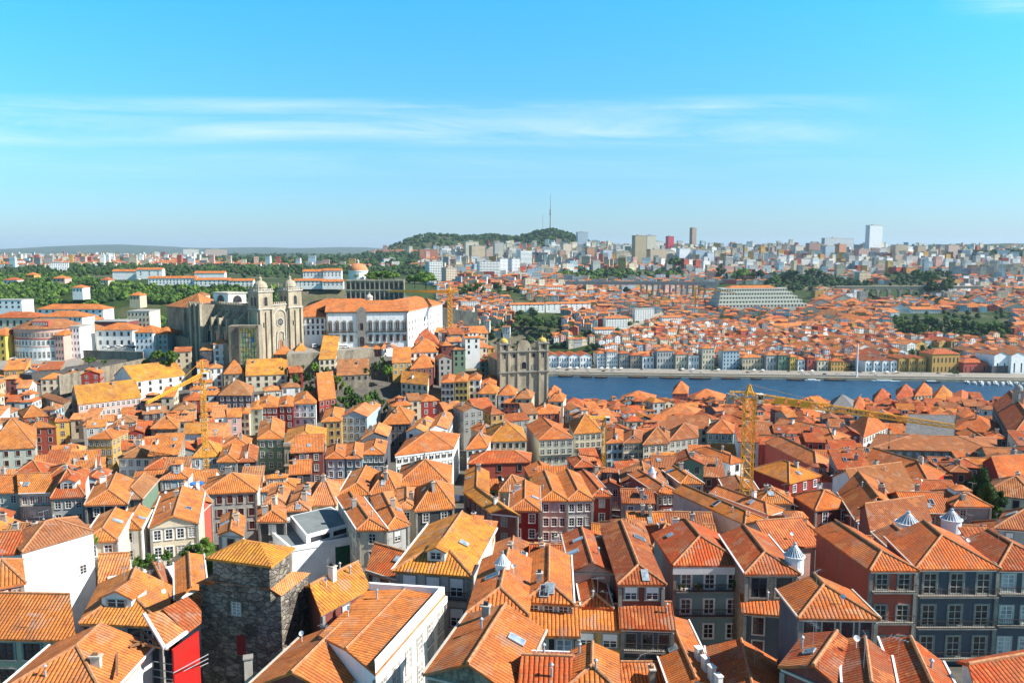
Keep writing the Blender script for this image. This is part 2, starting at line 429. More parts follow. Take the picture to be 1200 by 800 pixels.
def roof_planes(P, ze, kind, pitch, over=.35):
    """top polygons of the roof (eave edge first) and ridge/hip segments, 3d"""
    z3 = lambda p, z: Vector((p.x, p.y, z))
    if kind == 'flat':
        return [[z3(p, ze) for p in P]], [], P
    Q = inset_quad(P, over); zl = ze - over * pitch * .6
    if kind == 'shed':
        rise = (P[3] - P[0]).length * pitch * .75
        a = [z3(Q[0], zl), z3(Q[1], zl), z3(Q[2], ze + rise), z3(Q[3], ze + rise)]
        return [a], [(a[2], a[3])], Q
    A, B, rise, fb = ridge_pts(P, kind, pitch)
    if kind.startswith('gable'):
        if fb: A, B = (Q[0] + Q[1]) * .5, (Q[3] + Q[2]) * .5
        else: A, B = (Q[0] + Q[3]) * .5, (Q[1] + Q[2]) * .5
    elif kind.startswith('fhip'): B = (Q[3] + Q[2]) * .5
    A3, B3 = z3(A, ze + rise), z3(B, ze + rise)
    q = [z3(p, zl) for p in Q]
    hipA = kind[:3] in ('hip', 'pyr', 'fhi'); hipB = kind[:3] in ('hip', 'pyr')
    pl = []; seg = [(A3, B3)]
    if fb:
        pl += [[q[1], q[2], B3, A3], [q[3], q[0], A3, B3]]
        if hipA: pl.append([q[0], q[1], A3]); seg += [(q[0], A3), (q[1], A3)]
        if hipB: pl.append([q[2], q[3], B3]); seg += [(q[2], B3), (q[3], B3)]
        gab = ([] if hipA else [(0, 1, A3)]) + ([] if hipB else [(2, 3, B3)])
    else:
        pl += [[q[0], q[1], B3, A3], [q[2], q[3], A3, B3]]
        if hipA: pl.append([q[3], q[0], A3]); seg += [(q[3], A3), (q[0], A3)]
        if hipB: pl.append([q[1], q[2], B3]); seg += [(q[1], B3), (q[2], B3)]
        gab = ([] if hipA else [(3, 0, A3)]) + ([] if hipB else [(1, 2, B3)])
    return pl, seg, Q
def gable_tris(P, ze, kind, pitch):
    z3 = lambda p, z: Vector((p.x, p.y, z))
    if kind == 'shed':
        r = (P[3] - P[0]).length * pitch * .75
        return [[z3(P[1], ze), z3(P[2], ze), z3(P[2], ze + r)], [z3(P[3], ze), z3(P[0], ze), z3(P[3], ze + r)], [z3(P[2], ze), z3(P[3], ze), z3(P[3], ze + r), z3(P[2], ze + r)]]
    if kind in ('flat',) or kind[:3] in ('hip', 'pyr'): return []
    A, B, rise, fb = ridge_pts(P, kind, pitch); A, B = z3(A, ze + rise), z3(B, ze + rise)
    g = []
    if fb:
        if kind[:4] != 'fhip': g.append([z3(P[0], ze), z3(P[1], ze), A])
        g.append([z3(P[2], ze), z3(P[3], ze), B])
    else:
        g += [[z3(P[3], ze), z3(P[0], ze), A], [z3(P[1], ze), z3(P[2], ze), B]]
    return g
def roof_mesh(mb, P, ze, kind, pitch, col=None, thick=.22, over=.35, mi=0, mi_under=None):
    pl, seg, Q = roof_planes(P, ze, kind, pitch, over)
    mi_under = mi if mi_under is None else mi_under
    for p in pl: mb.slope([Vector((a.x, a.y, a.z + thick * .5)) for a in p], mi, col)
    # fascia round the whole outline and a soffit
    down = Vector((0, 0, -thick * .5)); up = Vector((0, 0, thick * .5))
    edges = {}
    key = lambda a: (round(a.x, 3), round(a.y, 3), round(a.z, 3))
    for p in pl:
        for i in range(len(p)):
            a, b = p[i], p[(i + 1) % len(p)]
            if (key(b), key(a)) in edges: del edges[(key(b), key(a))]
            else: edges[(key(a), key(b))] = (a, b)
    for a, b in edges.values(): mb.face([a + down, b + down, b + up, a + up], mi_under, None, col)
    for p in pl: mb.face([q + down for q in reversed(p)], mi_under, None, col)
    return pl, seg

# unit windows, facing -y, one unit wide and high, centred on the origin
WIN = {}
def unit_window(kind, trim, sash, pane, mull=1, trans=2, shut=False):
    mb = MB(); t = .13; e = .07
    for sx in (-1, 1): mb.box((sx * (.5 + t / 2), -.05, 0), (t, .1, 1 + 2 * e), mi=0)
    mb.box((0, -.06, .5 + e / 2), (1, .12, e), mi=0); mb.box((0, -.08, -.5 - e / 2), (1.3, .16, e), mi=0)
    s = .06
    for sx in (-1, 1): mb.box((sx * (.5 - s / 2), -.03, 0), (s, .05, 1), mi=1)
    for sz in (-1, 1): mb.box((0, -.03, sz * (.5 - .02)), (1 - 2 * s, .05, .04), mi=1)
    for k in range(mull): mb.box((-.5 + (k + 1) / (mull + 1), -.031, 0), (.06, .05, .92), mi=1)
    for k in range(trans): mb.box((0, -.029, -.5 + (k + 1) / (trans + 1)), (.88, .045, .028), mi=1)
    if shut: mb.box((0, -.05, .24), (.9, .02, .5), mi=1)
    o = mb.build('window', [trim, sash]); me = o.data; bpy.data.objects.remove(o)
    pb = MB(); pb.face([(-.47, -.012, -.48), (.47, -.012, -.48), (.47, -.012, .48), (-.47, -.012, .48)], 0)
    o = pb.build('pane', pane); pm = o.data; bpy.data.objects.remove(o)
    # far version: surround, sash and pane in one mesh
    fb = MB()
    for sx in (-1, 1): fb.box((sx * (.5 + t / 2), -.05, 0), (t, .1, 1 + 2 * e), mi=0)
    fb.box((0, -.05, .5 + e / 2), (1, .1, e), mi=0); fb.box((0, -.06, -.5 - e / 2), (1.2, .12, e), mi=0)
    fb.face([(-.5, -.012, -.5), (.5, -.012, -.5), (.5, -.012, .5), (-.5, -.012, .5)], 2)
    fb.box((0, -.03, 0), (.08, .03, 1), mi=1); fb.box((0, -.031, .1), (1, .03, .05), mi=1)
    if shut: fb.box((0, -.034, .26), (.9, .02, .46), mi=1)
    o = fb.build('window', [trim, sash, pane]); fm = o.data; bpy.data.objects.remove(o)
    WIN[kind] = (me, pm, fm)
unit_window('sash', 'trim_stone', 'white_paint', 'glass')
unit_window('white', 'white_paint', 'white_paint', 'glass')
unit_window('granite', 'granite_trim', 'trim_stone', 'glass')
unit_window('red', 'trim_stone', 'red_sash', 'glass')
unit_window('green', 'trim_stone', 'green_sash', 'glass')
unit_window('shutter', 'granite_trim', 'white_paint', 'glass', 1, 2, True)
unit_window('curtain', 'trim_stone', 'white_paint', 'glass_curtain', 1, 3)
unit_window('dark', 'granite_trim', 'iron', 'glass', 1, 1)
unit_window('skyref', 'trim_stone', 'white_paint', 'glass_sky', 1, 2)
def add_window(parent, p, a, w, h, kind, near=True, o=Vector((0, 0, 0)), name='window'):
    me, pm, fm = WIN[kind]
    ob = bpy.data.objects.new(name, me if near else fm); COL.objects.link(ob); ob.parent = parent
    ob.location = Vector(p) - o; ob.rotation_euler = (0, 0, a); ob.scale = (w, 1, h)
    if near:
        pn = bpy.data.objects.new('pane', pm); COL.objects.link(pn); pn.parent = ob
    return ob

SPECS = []       # every house before it is built
def spec(P, ze, zg, roof, wall, tone, **o):
    P = [Vector((p[0], p[1], 0)) for p in P]
    # keep the corners counter-clockwise from above
    ar = sum(P[i].x * P[(i + 1) % 4].y - P[(i + 1) % 4].x * P[i].y for i in range(4))
    if ar < 0: P = [P[1], P[0], P[3], P[2]]
    d = dict(P=P, ze=ze, zg=zg, roof=roof, wall=wall, tone=tone, pitch=o.pop('pitch', PITCHK), **o)
    d['c'] = sum(P, Vector()) / 4
    px, py, dep = project(Vector((d['c'].x, d['c'].y, ze)))
    d['px'], d['py'], d['dep'] = px, py, dep
    d['size'] = 950 * math.sqrt(abs(ar) / 2) / dep
    SPECS.append(d); return d
def HP(fl, fr, b, side='l', roof='hip_fb', wall='C', tone='o', dz=0, h=11, lvl=None, z=None, **o):
    """house from the pixels of its front eave corners and one back eave corner"""
    mid = hit_roof((fl[0] + fr[0]) / 2, (fl[1] + fr[1]) / 2)
    ze = z if z is not None else mid.z + dz
    # the two front corners may sit at slightly different rows: use them as they are on the eave plane
    a, c, bb = on_plane(*fl, ze), on_plane(*fr, ze), on_plane(*b, ze)
    if side == 'l': P = [a, c, c + (bb - a), bb]
    else: P = [a, c, bb, a + (bb - c)]
    if 'q4' in o: P = [on_plane(*q, ze) for q in o.pop('q4')]
    zg = ze - h
    return spec(P, ze, zg, roof, wall, tone, hand=True, **o)

def overlap(P, Q):
    for A, B in ((P, Q), (Q, P)):
        for i in range(4):
            n = perp_out(A[i], A[(i + 1) % 4])
            pa = [n.dot(p) for p in A]; pb = [n.dot(p) for p in B]
            if max(pa) < min(pb) + .25 or max(pb) < min(pa) + .25: return False
    return True

def attic_geo(d):
    P, (fx, fy, h) = d['P'], d['attic']; c = d['c']
    ex, ey = (P[1] - P[0]) * .5, (P[3] - P[0]) * .5; c = c + ex * d.get('ax', 0) + ey * d.get('ay', 0)
    Q = [c - ex * fx - ey * fy, c + ex * fx - ey * fy, c + ex * fx + ey * fy, c - ex * fx + ey * fy]
    return Q, d['ze'] + h
def coarse(mb, d, mi_wall=0, mi_roof=0, cw=None, cr=None, over=.35, base=4, windows=False, mi_win=2):
    P, ze, zg = d['P'], d['ze'], d['zg']
    for i in range(4):
        a, b = P[i], P[(i + 1) % 4]
        mb.face([(a.x, a.y, zg - base), (b.x, b.y, zg - base), (b.x, b.y, ze), (a.x, a.y, ze)], mi_wall, None, cw)
    for t in gable_tris(P, ze, d['roof'], d['pitch']): mb.face(t, mi_wall, None, cw)
    roof_mesh(mb, P, ze, d['roof'], d['pitch'], cr, .2, over, mi_roof)
    if d.get('attic'):
        Q, za = attic_geo(d)
        mb.hexa([(p.x, p.y, ze) for p in Q], [(p.x, p.y, za) for p in Q], mi_wall, cw)
        roof_mesh(mb, Q, za, 'hip_lr', .42, cr, .15, .25, mi_roof)
        if windows:
            a, b = Q[0], Q[1]; n = perp_out(a, b) * .04
            for t in (.3, .7):
                q = a.lerp(b, t) + n; e = (b - a).normalized() * .4; mb.face([(*(q - e).xy, za - 1.5), (*(q + e).xy, za - 1.5), (*(q + e).xy, za - .4), (*(q - e).xy, za - .4)], mi_win, None, (.03, .03, .04))
    if windows:
        for i in range(4):
            a, b = P[i], P[(i + 1) % 4]; n = perp_out(a, b); mid = (a + b) * .5
            to = Vector((-mid.x, -mid.y, 0)).normalized()
            ln = (b - a).length
            if n.dot(to) < .12 or ln < 3: continue
            nb = max(1, int(ln / 2.7)); dr = (b - a).normalized(); nf = min(3, int((ze - zg) / 3))
            for f in range(nf):
                zc = ze - 1.75 - 3 * f
                for k in range(nb):
                    if rnd.random() < .08: continue
                    c = a + dr * (ln * (k + .5) / nb) + n * .04
                    w, h = .55, .85
                    q = [c - dr * w, c + dr * w]
                    mb.face([(q[0].x, q[0].y, zc - h), (q[1].x, q[1].y, zc - h), (q[1].x, q[1].y, zc + h), (q[0].x, q[0].y, zc + h)], mi_win, None, (.03, .032, .04))

WKINDS = {'W': ['sash', 'granite', 'dark', 'sash'], 'R': ['sash', 'white', 'dark'], 'S': ['dark', 'granite', 'sash'], 'K': ['granite', 'sash']}
def build_house(d, bvh=None):
    P, ze, zg, roof, pitch = d['P'], d['ze'], d['zg'], d['roof'], d['pitch']
    near = d['dep'] < 205; veryn = d['dep'] < 135
    c = d['c']; o = Vector((c.x, c.y, zg))
    name = d.get('name', 'house')
    root = empty(name, o)
    d['obj'] = root
    wc = WALLC[d['wall']]; j = .92 + .16 * rnd.random(); wc = tuple(min(.85, k * j) for k in wc)
    wm = d.get('wmat', 'granite' if d['wall'] == 'S' else 'plaster')
    mb = MB(o)
    for i in range(4):
        a, b = P[i], P[(i + 1) % 4]
        mb.face([(a.x, a.y, zg - 5), (b.x, b.y, zg - 5), (b.x, b.y, ze), (a.x, a.y, ze)])
    for t in gable_tris(P, ze, roof, pitch): mb.face(t)
    if roof != 'flat':
        mb.face([(p.x, p.y, ze - .01) for p in P])
    wall = mb.build('wall', wm, root, color=wc)
    sidec = d.get('sides')
    # roof
    over = d.get('over', .4 if near else .3)
    mb = MB(o)
    tc = TONEC[d['tone']]; j = .86 + .3 * rnd.random(); h = 1 + .22 * (rnd.random() - .5)
    tc = tint_xy((min(.8, tc[0] * j), min(.6, tc[1] * j * h), tc[2] * j), c.x, c.y)
    if roof == 'flat':
        mb.prism([(p.x, p.y) for p in P], ze + .003, ze + .06, 0)
        rf = mb.build('roof', d.get('rmat', 'flat_grey'), root)
        pb = MB(o); Q = inset_quad(P, .12); I = inset_quad(P, -.3)
        ph = d.get('parapet', .7)
        for i in range(4):
            k = (i + 1) % 4
            pb.hexa([(Q[i].x, Q[i].y, ze - .3), (Q[k].x, Q[k].y, ze - .3), (I[k].x, I[k].y, ze - .3), (I[i].x, I[i].y, ze - .3)],
                    [(Q[i].x, Q[i].y, ze + ph), (Q[k].x, Q[k].y, ze + ph), (I[k].x, I[k].y, ze + ph), (I[i].x, I[i].y, ze + ph)])
        pb.build('parapet', 'white_paint', root); pl, seg = [], []
    else:
        pl, seg = roof_mesh(mb, P, ze, roof, pitch, None, .26, over)
        rf = mb.build('roof', d.get('rmat', 'roof_tile'), root, color=tc)
        if near or d['dep'] < 330:
            rb = MB(o)
            for a, b in seg:
                up = Vector((0, 0, .15)); rb.beam(a + up, b + up, .17 if near else .16, 6)
            rb.build('ridge_cap', d.get('capmat', 'mortar'), rf, color=tc)
    # verge walls: the limewashed party-wall edges on gabled roofs
    if near and (roof.startswith('gable') or roof.startswith('fhip')) and d.get('verge', rnd.random() < .5):
        for p in pl[:2]:
            vb = MB(o); up = Vector((0, 0, .2)); vb.beam(p[0] + up, p[1] + up, .13, 4)
            vb.build('verge', 'white_paint' if d['wall'] in 'WwCcg' else 'trim_stone', root)
    # cornice
    if d.get('cornice', near) and roof != 'flat':
        cb = MB(o); ck = d.get('ck', .25); Q = inset_quad(P, ck * .8); Q2 = inset_quad(P, .02)
        hh = d.get('ch', .38); z0, z1 = ze - hh - over * pitch * .3, ze - .17 - over * pitch * .3
        for i in d.get('cfaces', (0, 1)):
            k = (i + 1) % 4
            cb.hexa([(Q[i].x, Q[i].y, z0), (Q[k].x, Q[k].y, z0), (Q2[k].x, Q2[k].y, z0), (Q2[i].x, Q2[i].y, z0)],
                    [(Q[i].x, Q[i].y, z1), (Q[k].x, Q[k].y, z1), (Q2[k].x, Q2[k].y, z1), (Q2[i].x, Q2[i].y, z1)], bottom=True)
        cb.build('cornice', d.get('cmat', 'white_paint' if rnd.random() < .4 else 'trim_stone'), root)
    # windows
    wk = d.get('win') or rnd.choice(WKINDS.get(d['wall'], ['sash', 'sash', 'granite', 'shutter', 'red', 'dark', 'white']))
    nwin = 0
    for i in range(4):
        a, b = P[i], P[(i + 1) % 4]; n = perp_out(a, b); mid = (a + b) * .5; ln = (b - a).length
        to = Vector((-mid.x, -mid.y, 0)).normalized()
        faces = d.get('wfaces')
        if faces is not None:
            if i not in faces: continue
        elif n.dot(to) < .12 or ln < 2.6 or (i in (1, 3) and rnd.random() < .35 and near): continue
        dr = (b - a).normalized(); ang = math.atan2(dr.y, dr.x)
        cols = d.get('cols') if i == (d.get('mainface', 0)) else None
        nb = cols or max(1, int(ln / (2.7 if not d.get('sparse') else 4.5)))
        sp = d.get('storey', 3.1); nf = min(d.get('floors', 4), int((ze - zg) / sp))
        ww = min(d.get('ww', 1.15), ln / nb * .62); wh = d.get('wh', 1.75)
        for f in range(nf):
            zc = ze - d.get('top', .75) - wh / 2 - sp * f
            for k in range(nb):
                if d.get('hand') is None and rnd.random() < .06: continue
                pc = a + dr * (ln * (k + .5) / nb); pc3 = Vector((pc.x, pc.y, zc)) + n * .004
                if bvh is not None and not near:
                    v = (pc3 + n * .3) - CAM; dist = v.length
                    h1 = bvh.ray_cast(CAM, v.normalized(), dist - 1.0)
                    v2 = (pc3 + n * .3 + Vector((0, 0, wh * .5))) - CAM
                    h2 = bvh.ray_cast(CAM, v2.normalized(), v2.length - 1.0)
                    if h1[0] is not None and h2[0] is not None: continue
                kk = wk
                if near and rnd.random() < .2: kk = 'curtain' if wk in ('sash', 'white') else wk
                add_window(root, pc3, ang, ww, wh, kk, d['dep'] < 260, o); nwin += 1
        # balconies on the facade
        bl = d.get('balc', ()) if d.get('hand') else ((rnd.choice((0, 1)),) if near and rnd.random() < .4 and i == 0 else ())
        for f in bl if i == d.get('mainface', 0) else ():
            zb = ze - d.get('top', .75) - wh - sp * f - .12
            dep = d.get('bdep', .9)
            bb = MB(o); q0, q1 = a + dr * .1, b - dr * .1
            bb.hexa([(q0.x, q0.y, zb - .16), *[(p.x, p.y, zb - .16) for p in ()], ((q0 + n * dep).x, (q0 + n * dep).y, zb - .16), ((q1 + n * dep).x, (q1 + n * dep).y, zb - .16), (q1.x, q1.y, zb - .16)],
                    [(q0.x, q0.y, zb), ((q0 + n * dep).x, (q0 + n * dep).y, zb), ((q1 + n * dep).x, (q1 + n * dep).y, zb), (q1.x, q1.y, zb)], bottom=True)
            bal = bb.build('balcony', 'granite_trim', root)
            rb = MB(o)
            if veryn:
                e0, e1 = q0 + n * (dep - .06), q1 + n * (dep - .06); L_ = (e1 - e0).length; m = int(L_ / .22)
                for z_ in (.08, 1.0): rb.beam((e0.x, e0.y, zb + z_), (e1.x, e1.y, zb + z_), .05)
                for t in range(m + 1):
                    p = e0 + dr * (L_ * t / m); rb.beam((p.x, p.y, zb), (p.x, p.y, zb + 1.), .026, 3, cap=False)
                for e, q in ((e0, q0), (e1, q1)): rb.beam((e.x, e.y, zb + 1.), (q.x, q.y, zb + 1.), .03)
                rb.build('railing', 'iron', bal)
    d['nwin'] = nwin
    # string courses
    if d.get('bands') and near:
        sb = MB(o); a, b = P[0], P[1]; n = perp_out(a, b)
        for f in range(1, d['bands'] + 1):
            zb = ze - d.get('storey', 3.1) * f - .2
            sb.hexa([(a.x, a.y, zb), ((a + n * .12).x, (a + n * .12).y, zb), ((b + n * .12).x, (b + n * .12).y, zb), (b.x, b.y, zb)],
                    [(a.x, a.y, zb + .25), ((a + n * .12).x, (a + n * .12).y, zb + .25), ((b + n * .12).x, (b + n * .12).y, zb + .25), (b.x, b.y, zb + .25)], bottom=True)
        sb.build('string_course', 'granite_trim', root)
    # corner pilasters
    if near and d['wall'] != 'S' and d.get('quoins', True):
        for k in (0, 1):
            qb = MB(o); p = P[k]; qb.box((p.x, p.y, (ze + zg) / 2 - .4), (.42, .42, ze - zg - .3), math.atan2((P[1] - P[0]).y, (P[1] - P[0]).x))
            qb.build('corner_stones', 'granite_trim', root)
    if d.get('attic'):
        Q, za = attic_geo(d); mb = MB(o); mb.prism([(p.x, p.y) for p in Q], ze, za); at = mb.build('attic', 'plaster', root, color=WALLC[d.get('awall', 'W')])
        mb = MB(o); roof_mesh(mb, Q, za, 'hip_lr', .42, None, .18, .3); mb.build('attic_roof', 'roof_tile', at, color=tc)
        a, b = Q[0], Q[1]; n = perp_out(a, b); ln = (b - a).length; dr = (b - a).normalized(); m = max(1, int(ln / 2))
        for k in range(m): p = a + dr * (ln * (k + .5) / m) + n * .004; add_window(at, (p.x, p.y, za - 1.0), math.atan2(dr.y, dr.x), .8, 1.1, 'white', False, o)
    # things on the slopes
    feats = d.setdefault('feats', [])
    def on_slope(p, u, v):
        if len(p) == 4: a = p[0].lerp(p[1], u); b = p[3].lerp(p[2], u)
        else: a = p[0].lerp(p[1], u); b = p[2]
        return a.lerp(b, v)
    def normal(p): return (p[1] - p[0]).cross(p[2] - p[0]).normalized()
    slopes = [p for p in pl if (p[1] - p[0]).length > 3]
    vis = [p for p in slopes if normal(p).dot((CAM - p[0]).normalized()) > .05]
    if d.get('sky', None) is None: nsky = (1 if rnd.random() < .4 else 0) + (1 if rnd.random() < .15 else 0) if d['dep'] < 330 else 0
    else: nsky = d['sky']
    for k in range(nsky if vis else 0):
        p = rnd.choice(vis); n = normal(p); c0 = on_slope(p, rnd.uniform(.25, .75), rnd.uniform(.35, .7)) + n * .16
        e = (p[1] - p[0]).normalized(); s = n.cross(e); w, l = rnd.uniform(.4, .65), rnd.uniform(.5, .95)
        kb = MB(o); q = [c0 - e * w - s * l, c0 + e * w - s * l, c0 + e * w + s * l, c0 - e * w + s * l]
        kb.hexa(q, [x + n * .14 for x in q], 0)
        q2 = [c0 - e * (w - .1) - s * (l - .1), c0 + e * (w - .1) - s * (l - .1), c0 + e * (w - .1) + s * (l - .1), c0 - e * (w - .1) + s * (l - .1)]
        kb.face([x + n * .146 for x in q2], 1)
        kb.build('skylight', ['metal_grey', 'glass_sky' if rnd.random() < .6 else 'glass'], rf)
        if 'skylight' not in feats: feats.append('skylight')
    nch = d.get('chim', (1 if rnd.random() < .55 else 0) + (1 if rnd.random() < .2 else 0))
    for k in range(nch if slopes else 0):
        p = rnd.choice(slopes); c0 = on_slope(p, rnd.uniform(.15, .85), rnd.uniform(.45, .9)); w, l, hh = rnd.uniform(.5, .8), rnd.uniform(.6, 1.5), rnd.uniform(1.0, 1.9)
        e = (p[1] - p[0]); ang = math.atan2(e.y, e.x)
        kb = MB(o); kb.box((c0.x, c0.y, c0.z + hh / 2 - .3), (w, l, hh + .6), ang, 0)
        kb.box((c0.x, c0.y, c0.z + hh + .07), (w + .22, l + .22, .14), ang, 1)
        kb.box((c0.x, c0.y, c0.z + hh + .3), (w * .55, l * .6, .35), ang, 2)
        kb.build('chimney', [rnd.choice(['white_paint', 'trim_stone', 'concrete', 'granite_trim']), 'trim_stone', 'iron' if rnd.random() < .5 else 'mortar'], rf)
        if 'chimney' not in feats: feats.append('chimney')
    if near and slopes:
        for k in range(rnd.choice((0, 1, 1, 2, 3))):
            p = rnd.choice(slopes); c0 = on_slope(p, rnd.uniform(.1, .9), rnd.uniform(.2, .85)); mb = MB(o); t = rnd.random()
            if t < .45: mb.beam(c0 - Vector((0, 0, .3)), c0 + Vector((0, 0, rnd.uniform(.6, 1.3))), .1, 8); mb.lathe((c0.x, c0.y, c0.z + rnd.uniform(.7, 1.2)), [(.2, 0), (.2, .08), (.02, .25)], 8); mb.build('vent_pipe', 'metal_grey', rf)
            elif t < .6:
                mb.beam(c0 - Vector((0, 0, .2)), c0 + Vector((0, 0, .9)), .04, 5); ax = Vector((rnd.uniform(-.6, .6), -.7, .55)).normalized(); cc = c0 + Vector((0, 0, 1.0)); sx = ax.cross(Vector((0, 0, 1))).normalized(); sy = sx.cross(ax)
                rg = [cc + ax * .12 + (sx * math.cos(q * .63) + sy * math.sin(q * .63)) * .28 for q in range(10)]
                for q in range(10): mb.face([cc, rg[q], rg[(q + 1) % 10]])
                mb.beam(cc, cc + ax * .5, .02, 3); mb.build('satellite_dish', 'white_metal', rf)
            else: antenna(rf, o, c0, rnd.uniform(1.6, 2.8))
    if veryn or rnd.random() < .12:
        if d.get('ant', rnd.random() < .55) and slopes:
            p = rnd.choice(slopes); c0 = on_slope(p, rnd.uniform(.2, .8), .8); antenna(rf, o, c0, rnd.uniform(2, 3.2))
            if 'aerial' not in feats: feats.append('aerial')
    return root
def antenna(parent, o, p, h):
    ab = MB(o); x, y, z = p; ab.beam((x, y, z - .2), (x, y, z + h), .025, 4)
    a = rnd.uniform(0, 3.14); dx, dy = math.cos(a), math.sin(a)
    ab.beam((x - dx * .8, y - dy * .8, z + h - .1), (x + dx * .8, y + dy * .8, z + h - .1), .018, 3)
    for k in range(6):
        t = -.75 + k * .3; l = .22 + .05 * k
        ab.beam((x + dx * t - dy * l, y + dy * t + dx * l, z + h - .1), (x + dx * t + dy * l, y + dy * t - dx * l, z + h - .1), .012, 3)
    ab.build('aerial', 'metal_grey', parent)
def lantern(d, px, py, r=1.5, hc=1.5, hd=1.1, z=None, mat='glass_sky', zoff=0):
    """round glazed roof lantern: drum, ribbed cone and finial"""
    root = d['obj']; o = root.location
    zz = z if z is not None else d['ze'] + 1.2 + zoff
    p = on_plane(px, py, zz); c = (p.x, p.y, zz)
    mb = MB(o); mb.lathe(c, [(r * .95, -2.2), (r * .95, hd * .0), (r * 1.08, .0), (r * 1.08, .12), (r * .9, .12)], 20, 0)
    l = mb.build('roof_lantern', 'white_metal', root)
    mb = MB(o); mb.lathe((p.x, p.y, zz + .12), [(r * .92, 0), (r * .14, hc), (r * .14, hc + .25), (r * .2, hc + .3), (.02, hc + .5)], 20, 0)
    mb.build('lantern_glazing', mat, l)
    mb = MB(o)
    for k in range(20):
        a = 2 * math.pi * k / 20
        mb.beam((c[0] + r * .96 * math.cos(a), c[1] + r * .96 * math.sin(a), zz + .12), (c[0] + r * .15 * math.cos(a), c[1] + r * .15 * math.sin(a), zz + .16 + hc), .045, 4)
    mb.build('lantern_ribs', 'white_metal', l)
def dormer(d, px, py, w=2.4, h=1.5, dep=3.2, z=None, wall='W', win='sash', kind='gable'):
    """small gabled dormer whose front sill centre sits at the pixel"""
    root = d['obj']; o = root.location; P = d['P']
    zz = z if z is not None else d['ze'] + .9
    p = on_plane(px, py, zz); dr = (P[1] - P[0]).normalized(); n = perp_out(P[0], P[1])
    q = [Vector((p.x, p.y, 0)) - dr * w / 2, Vector((p.x, p.y, 0)) + dr * w / 2]
    Q = [q[0], q[1], q[1] - n * dep, q[0] - n * dep]
    mb = MB(o); mb.prism([(k.x, k.y) for k in Q], zz - 1.2, zz + h)
    for t in gable_tris(Q, zz + h, 'gable_fb', .5): mb.face(t)
    dm = mb.build('dormer', 'plaster', root, color=WALLC[wall])
    rb = MB(o); roof_mesh(rb, Q, zz + h, 'gable_fb' if kind == 'gable' else 'fhip_fb', .5, None, .18, .25); rb.build('dormer_roof', 'roof_tile', dm, color=TONEC[d['tone']])
    c = (q[0] + q[1]) * .5
    add_window(dm, (c.x + n.x * .004, c.y + n.y * .004, zz + h * .5), math.atan2(dr.y, dr.x), w * .55, h * .7, win, False, o)
# ------------------------------------------------------------------ hand-placed houses (front eave corners and a back corner)
LANT = []; DORM = []
# nearest houses, lower right
h = HP((791, 661), (873, 661), (767, 626), wall='T', tone='r', roof='fhip_fb', win='white', cols=3, mainface=0, wfaces=(0,), floors=4, balc=(0, 1), top=1.35, storey=3.5, wh=2.0, ww=1.3, ch=1.2, ck=.45, cmat='white_paint', sky=1, chim=0, h=17, name='townhouse', look='blue-green tiled townhouse with deep white cornice and planted balcony'); hA = h
h = HP((875, 671), (934, 671), (846, 628), wall='g', tone='r', roof='fhip_fb', win='dark', cols=2, wfaces=(0,), floors=3, top=.6, storey=3.9, wh=2.6, ww=2.2, sky=0, chim=0, h=17, wmat='granite', name='townhouse', look='grey stone townhouse with two broad dark openings under its eaves'); hB = h
h = HP((938, 722), (1026, 723), (914, 692), wall='u', tone='o', roof='fhip_fb', win='red', cols=4, wfaces=(0,), floors=3, top=.5, storey=3.5, wh=2.2, ww=1.3, sky=0, chim=0, h=14, dz=-.5, name='townhouse', look='lower dark blue townhouse with orange roof and red-framed tall windows'); hC = h
h = HP((1021, 667), (1073, 667), (957, 621), wall='r', tone='o', roof='fhip_fb', win='granite', cols=2, wfaces=(0,), floors=4, top=.55, storey=4.2, wh=2.1, ww=1.5, balc=(0, 1), sky=0, chim=0, h=18, name='townhouse', look='tall townhouse with long flaking pink-red side wall'); hD = h
h = HP((1075, 665), (1169, 665), (1040, 630), wall='u', tone='o', roof='fhip_fb', win='granite', cols=3, wfaces=(0,), floors=4, top=.7, storey=4.3, wh=2.8, ww=1.7, balc=(0, 1, 2), sky=0, chim=0, h=18, name='townhouse', look='dark blue tiled townhouse with iron balconies and a broad hipped roof'); hE = h
h = HP((1170, 666), (1245, 667), (1124, 636), wall='u', tone='d', roof='fhip_fb', win='curtain', cols=3, wfaces=(0,), floors=4, top=.7, storey=4.3, wh=2.4, ww=1.6, balc=(0, 1), sky=0, chim=0, h=18, name='townhouse', look='dark tiled townhouse cut by the right edge, its roof deep red'); hF = h
HP((956, 597), (1000, 592), (930, 580), wall='m', tone='o', roof='hip_fb', win='white', cols=2, wfaces=(0,), floors=1, wh=2.2, h=16, chim=1, sky=0, look='maroon house with one white sash window under a hipped roof')
HP((1003, 608), (1050, 592), (983, 577), wall='m', tone='o', roof='gable_fb', wfaces=(), h=14, sky=0, look='maroon house with a gabled roof of strong tile ribs')
h = HP((1022, 622), (1090, 612), (1008, 596), wall='m', tone='b', roof='gable_lr', wfaces=(), h=12, sky=0, chim=0, look='low tiled house carrying two white conical roof lanterns'); hL = h
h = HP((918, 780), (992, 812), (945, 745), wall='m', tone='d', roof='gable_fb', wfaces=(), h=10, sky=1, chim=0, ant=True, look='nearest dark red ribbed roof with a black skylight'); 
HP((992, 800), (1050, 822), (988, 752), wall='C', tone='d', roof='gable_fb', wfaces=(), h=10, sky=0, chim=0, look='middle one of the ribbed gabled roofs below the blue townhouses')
HP((1055, 800), (1128, 830), (1036, 752), wall='C', tone='r', roof='gable_fb', wfaces=(), h=10, sky=0, chim=0, look='ribbed red gabled roof next to the white-walled corner roof')
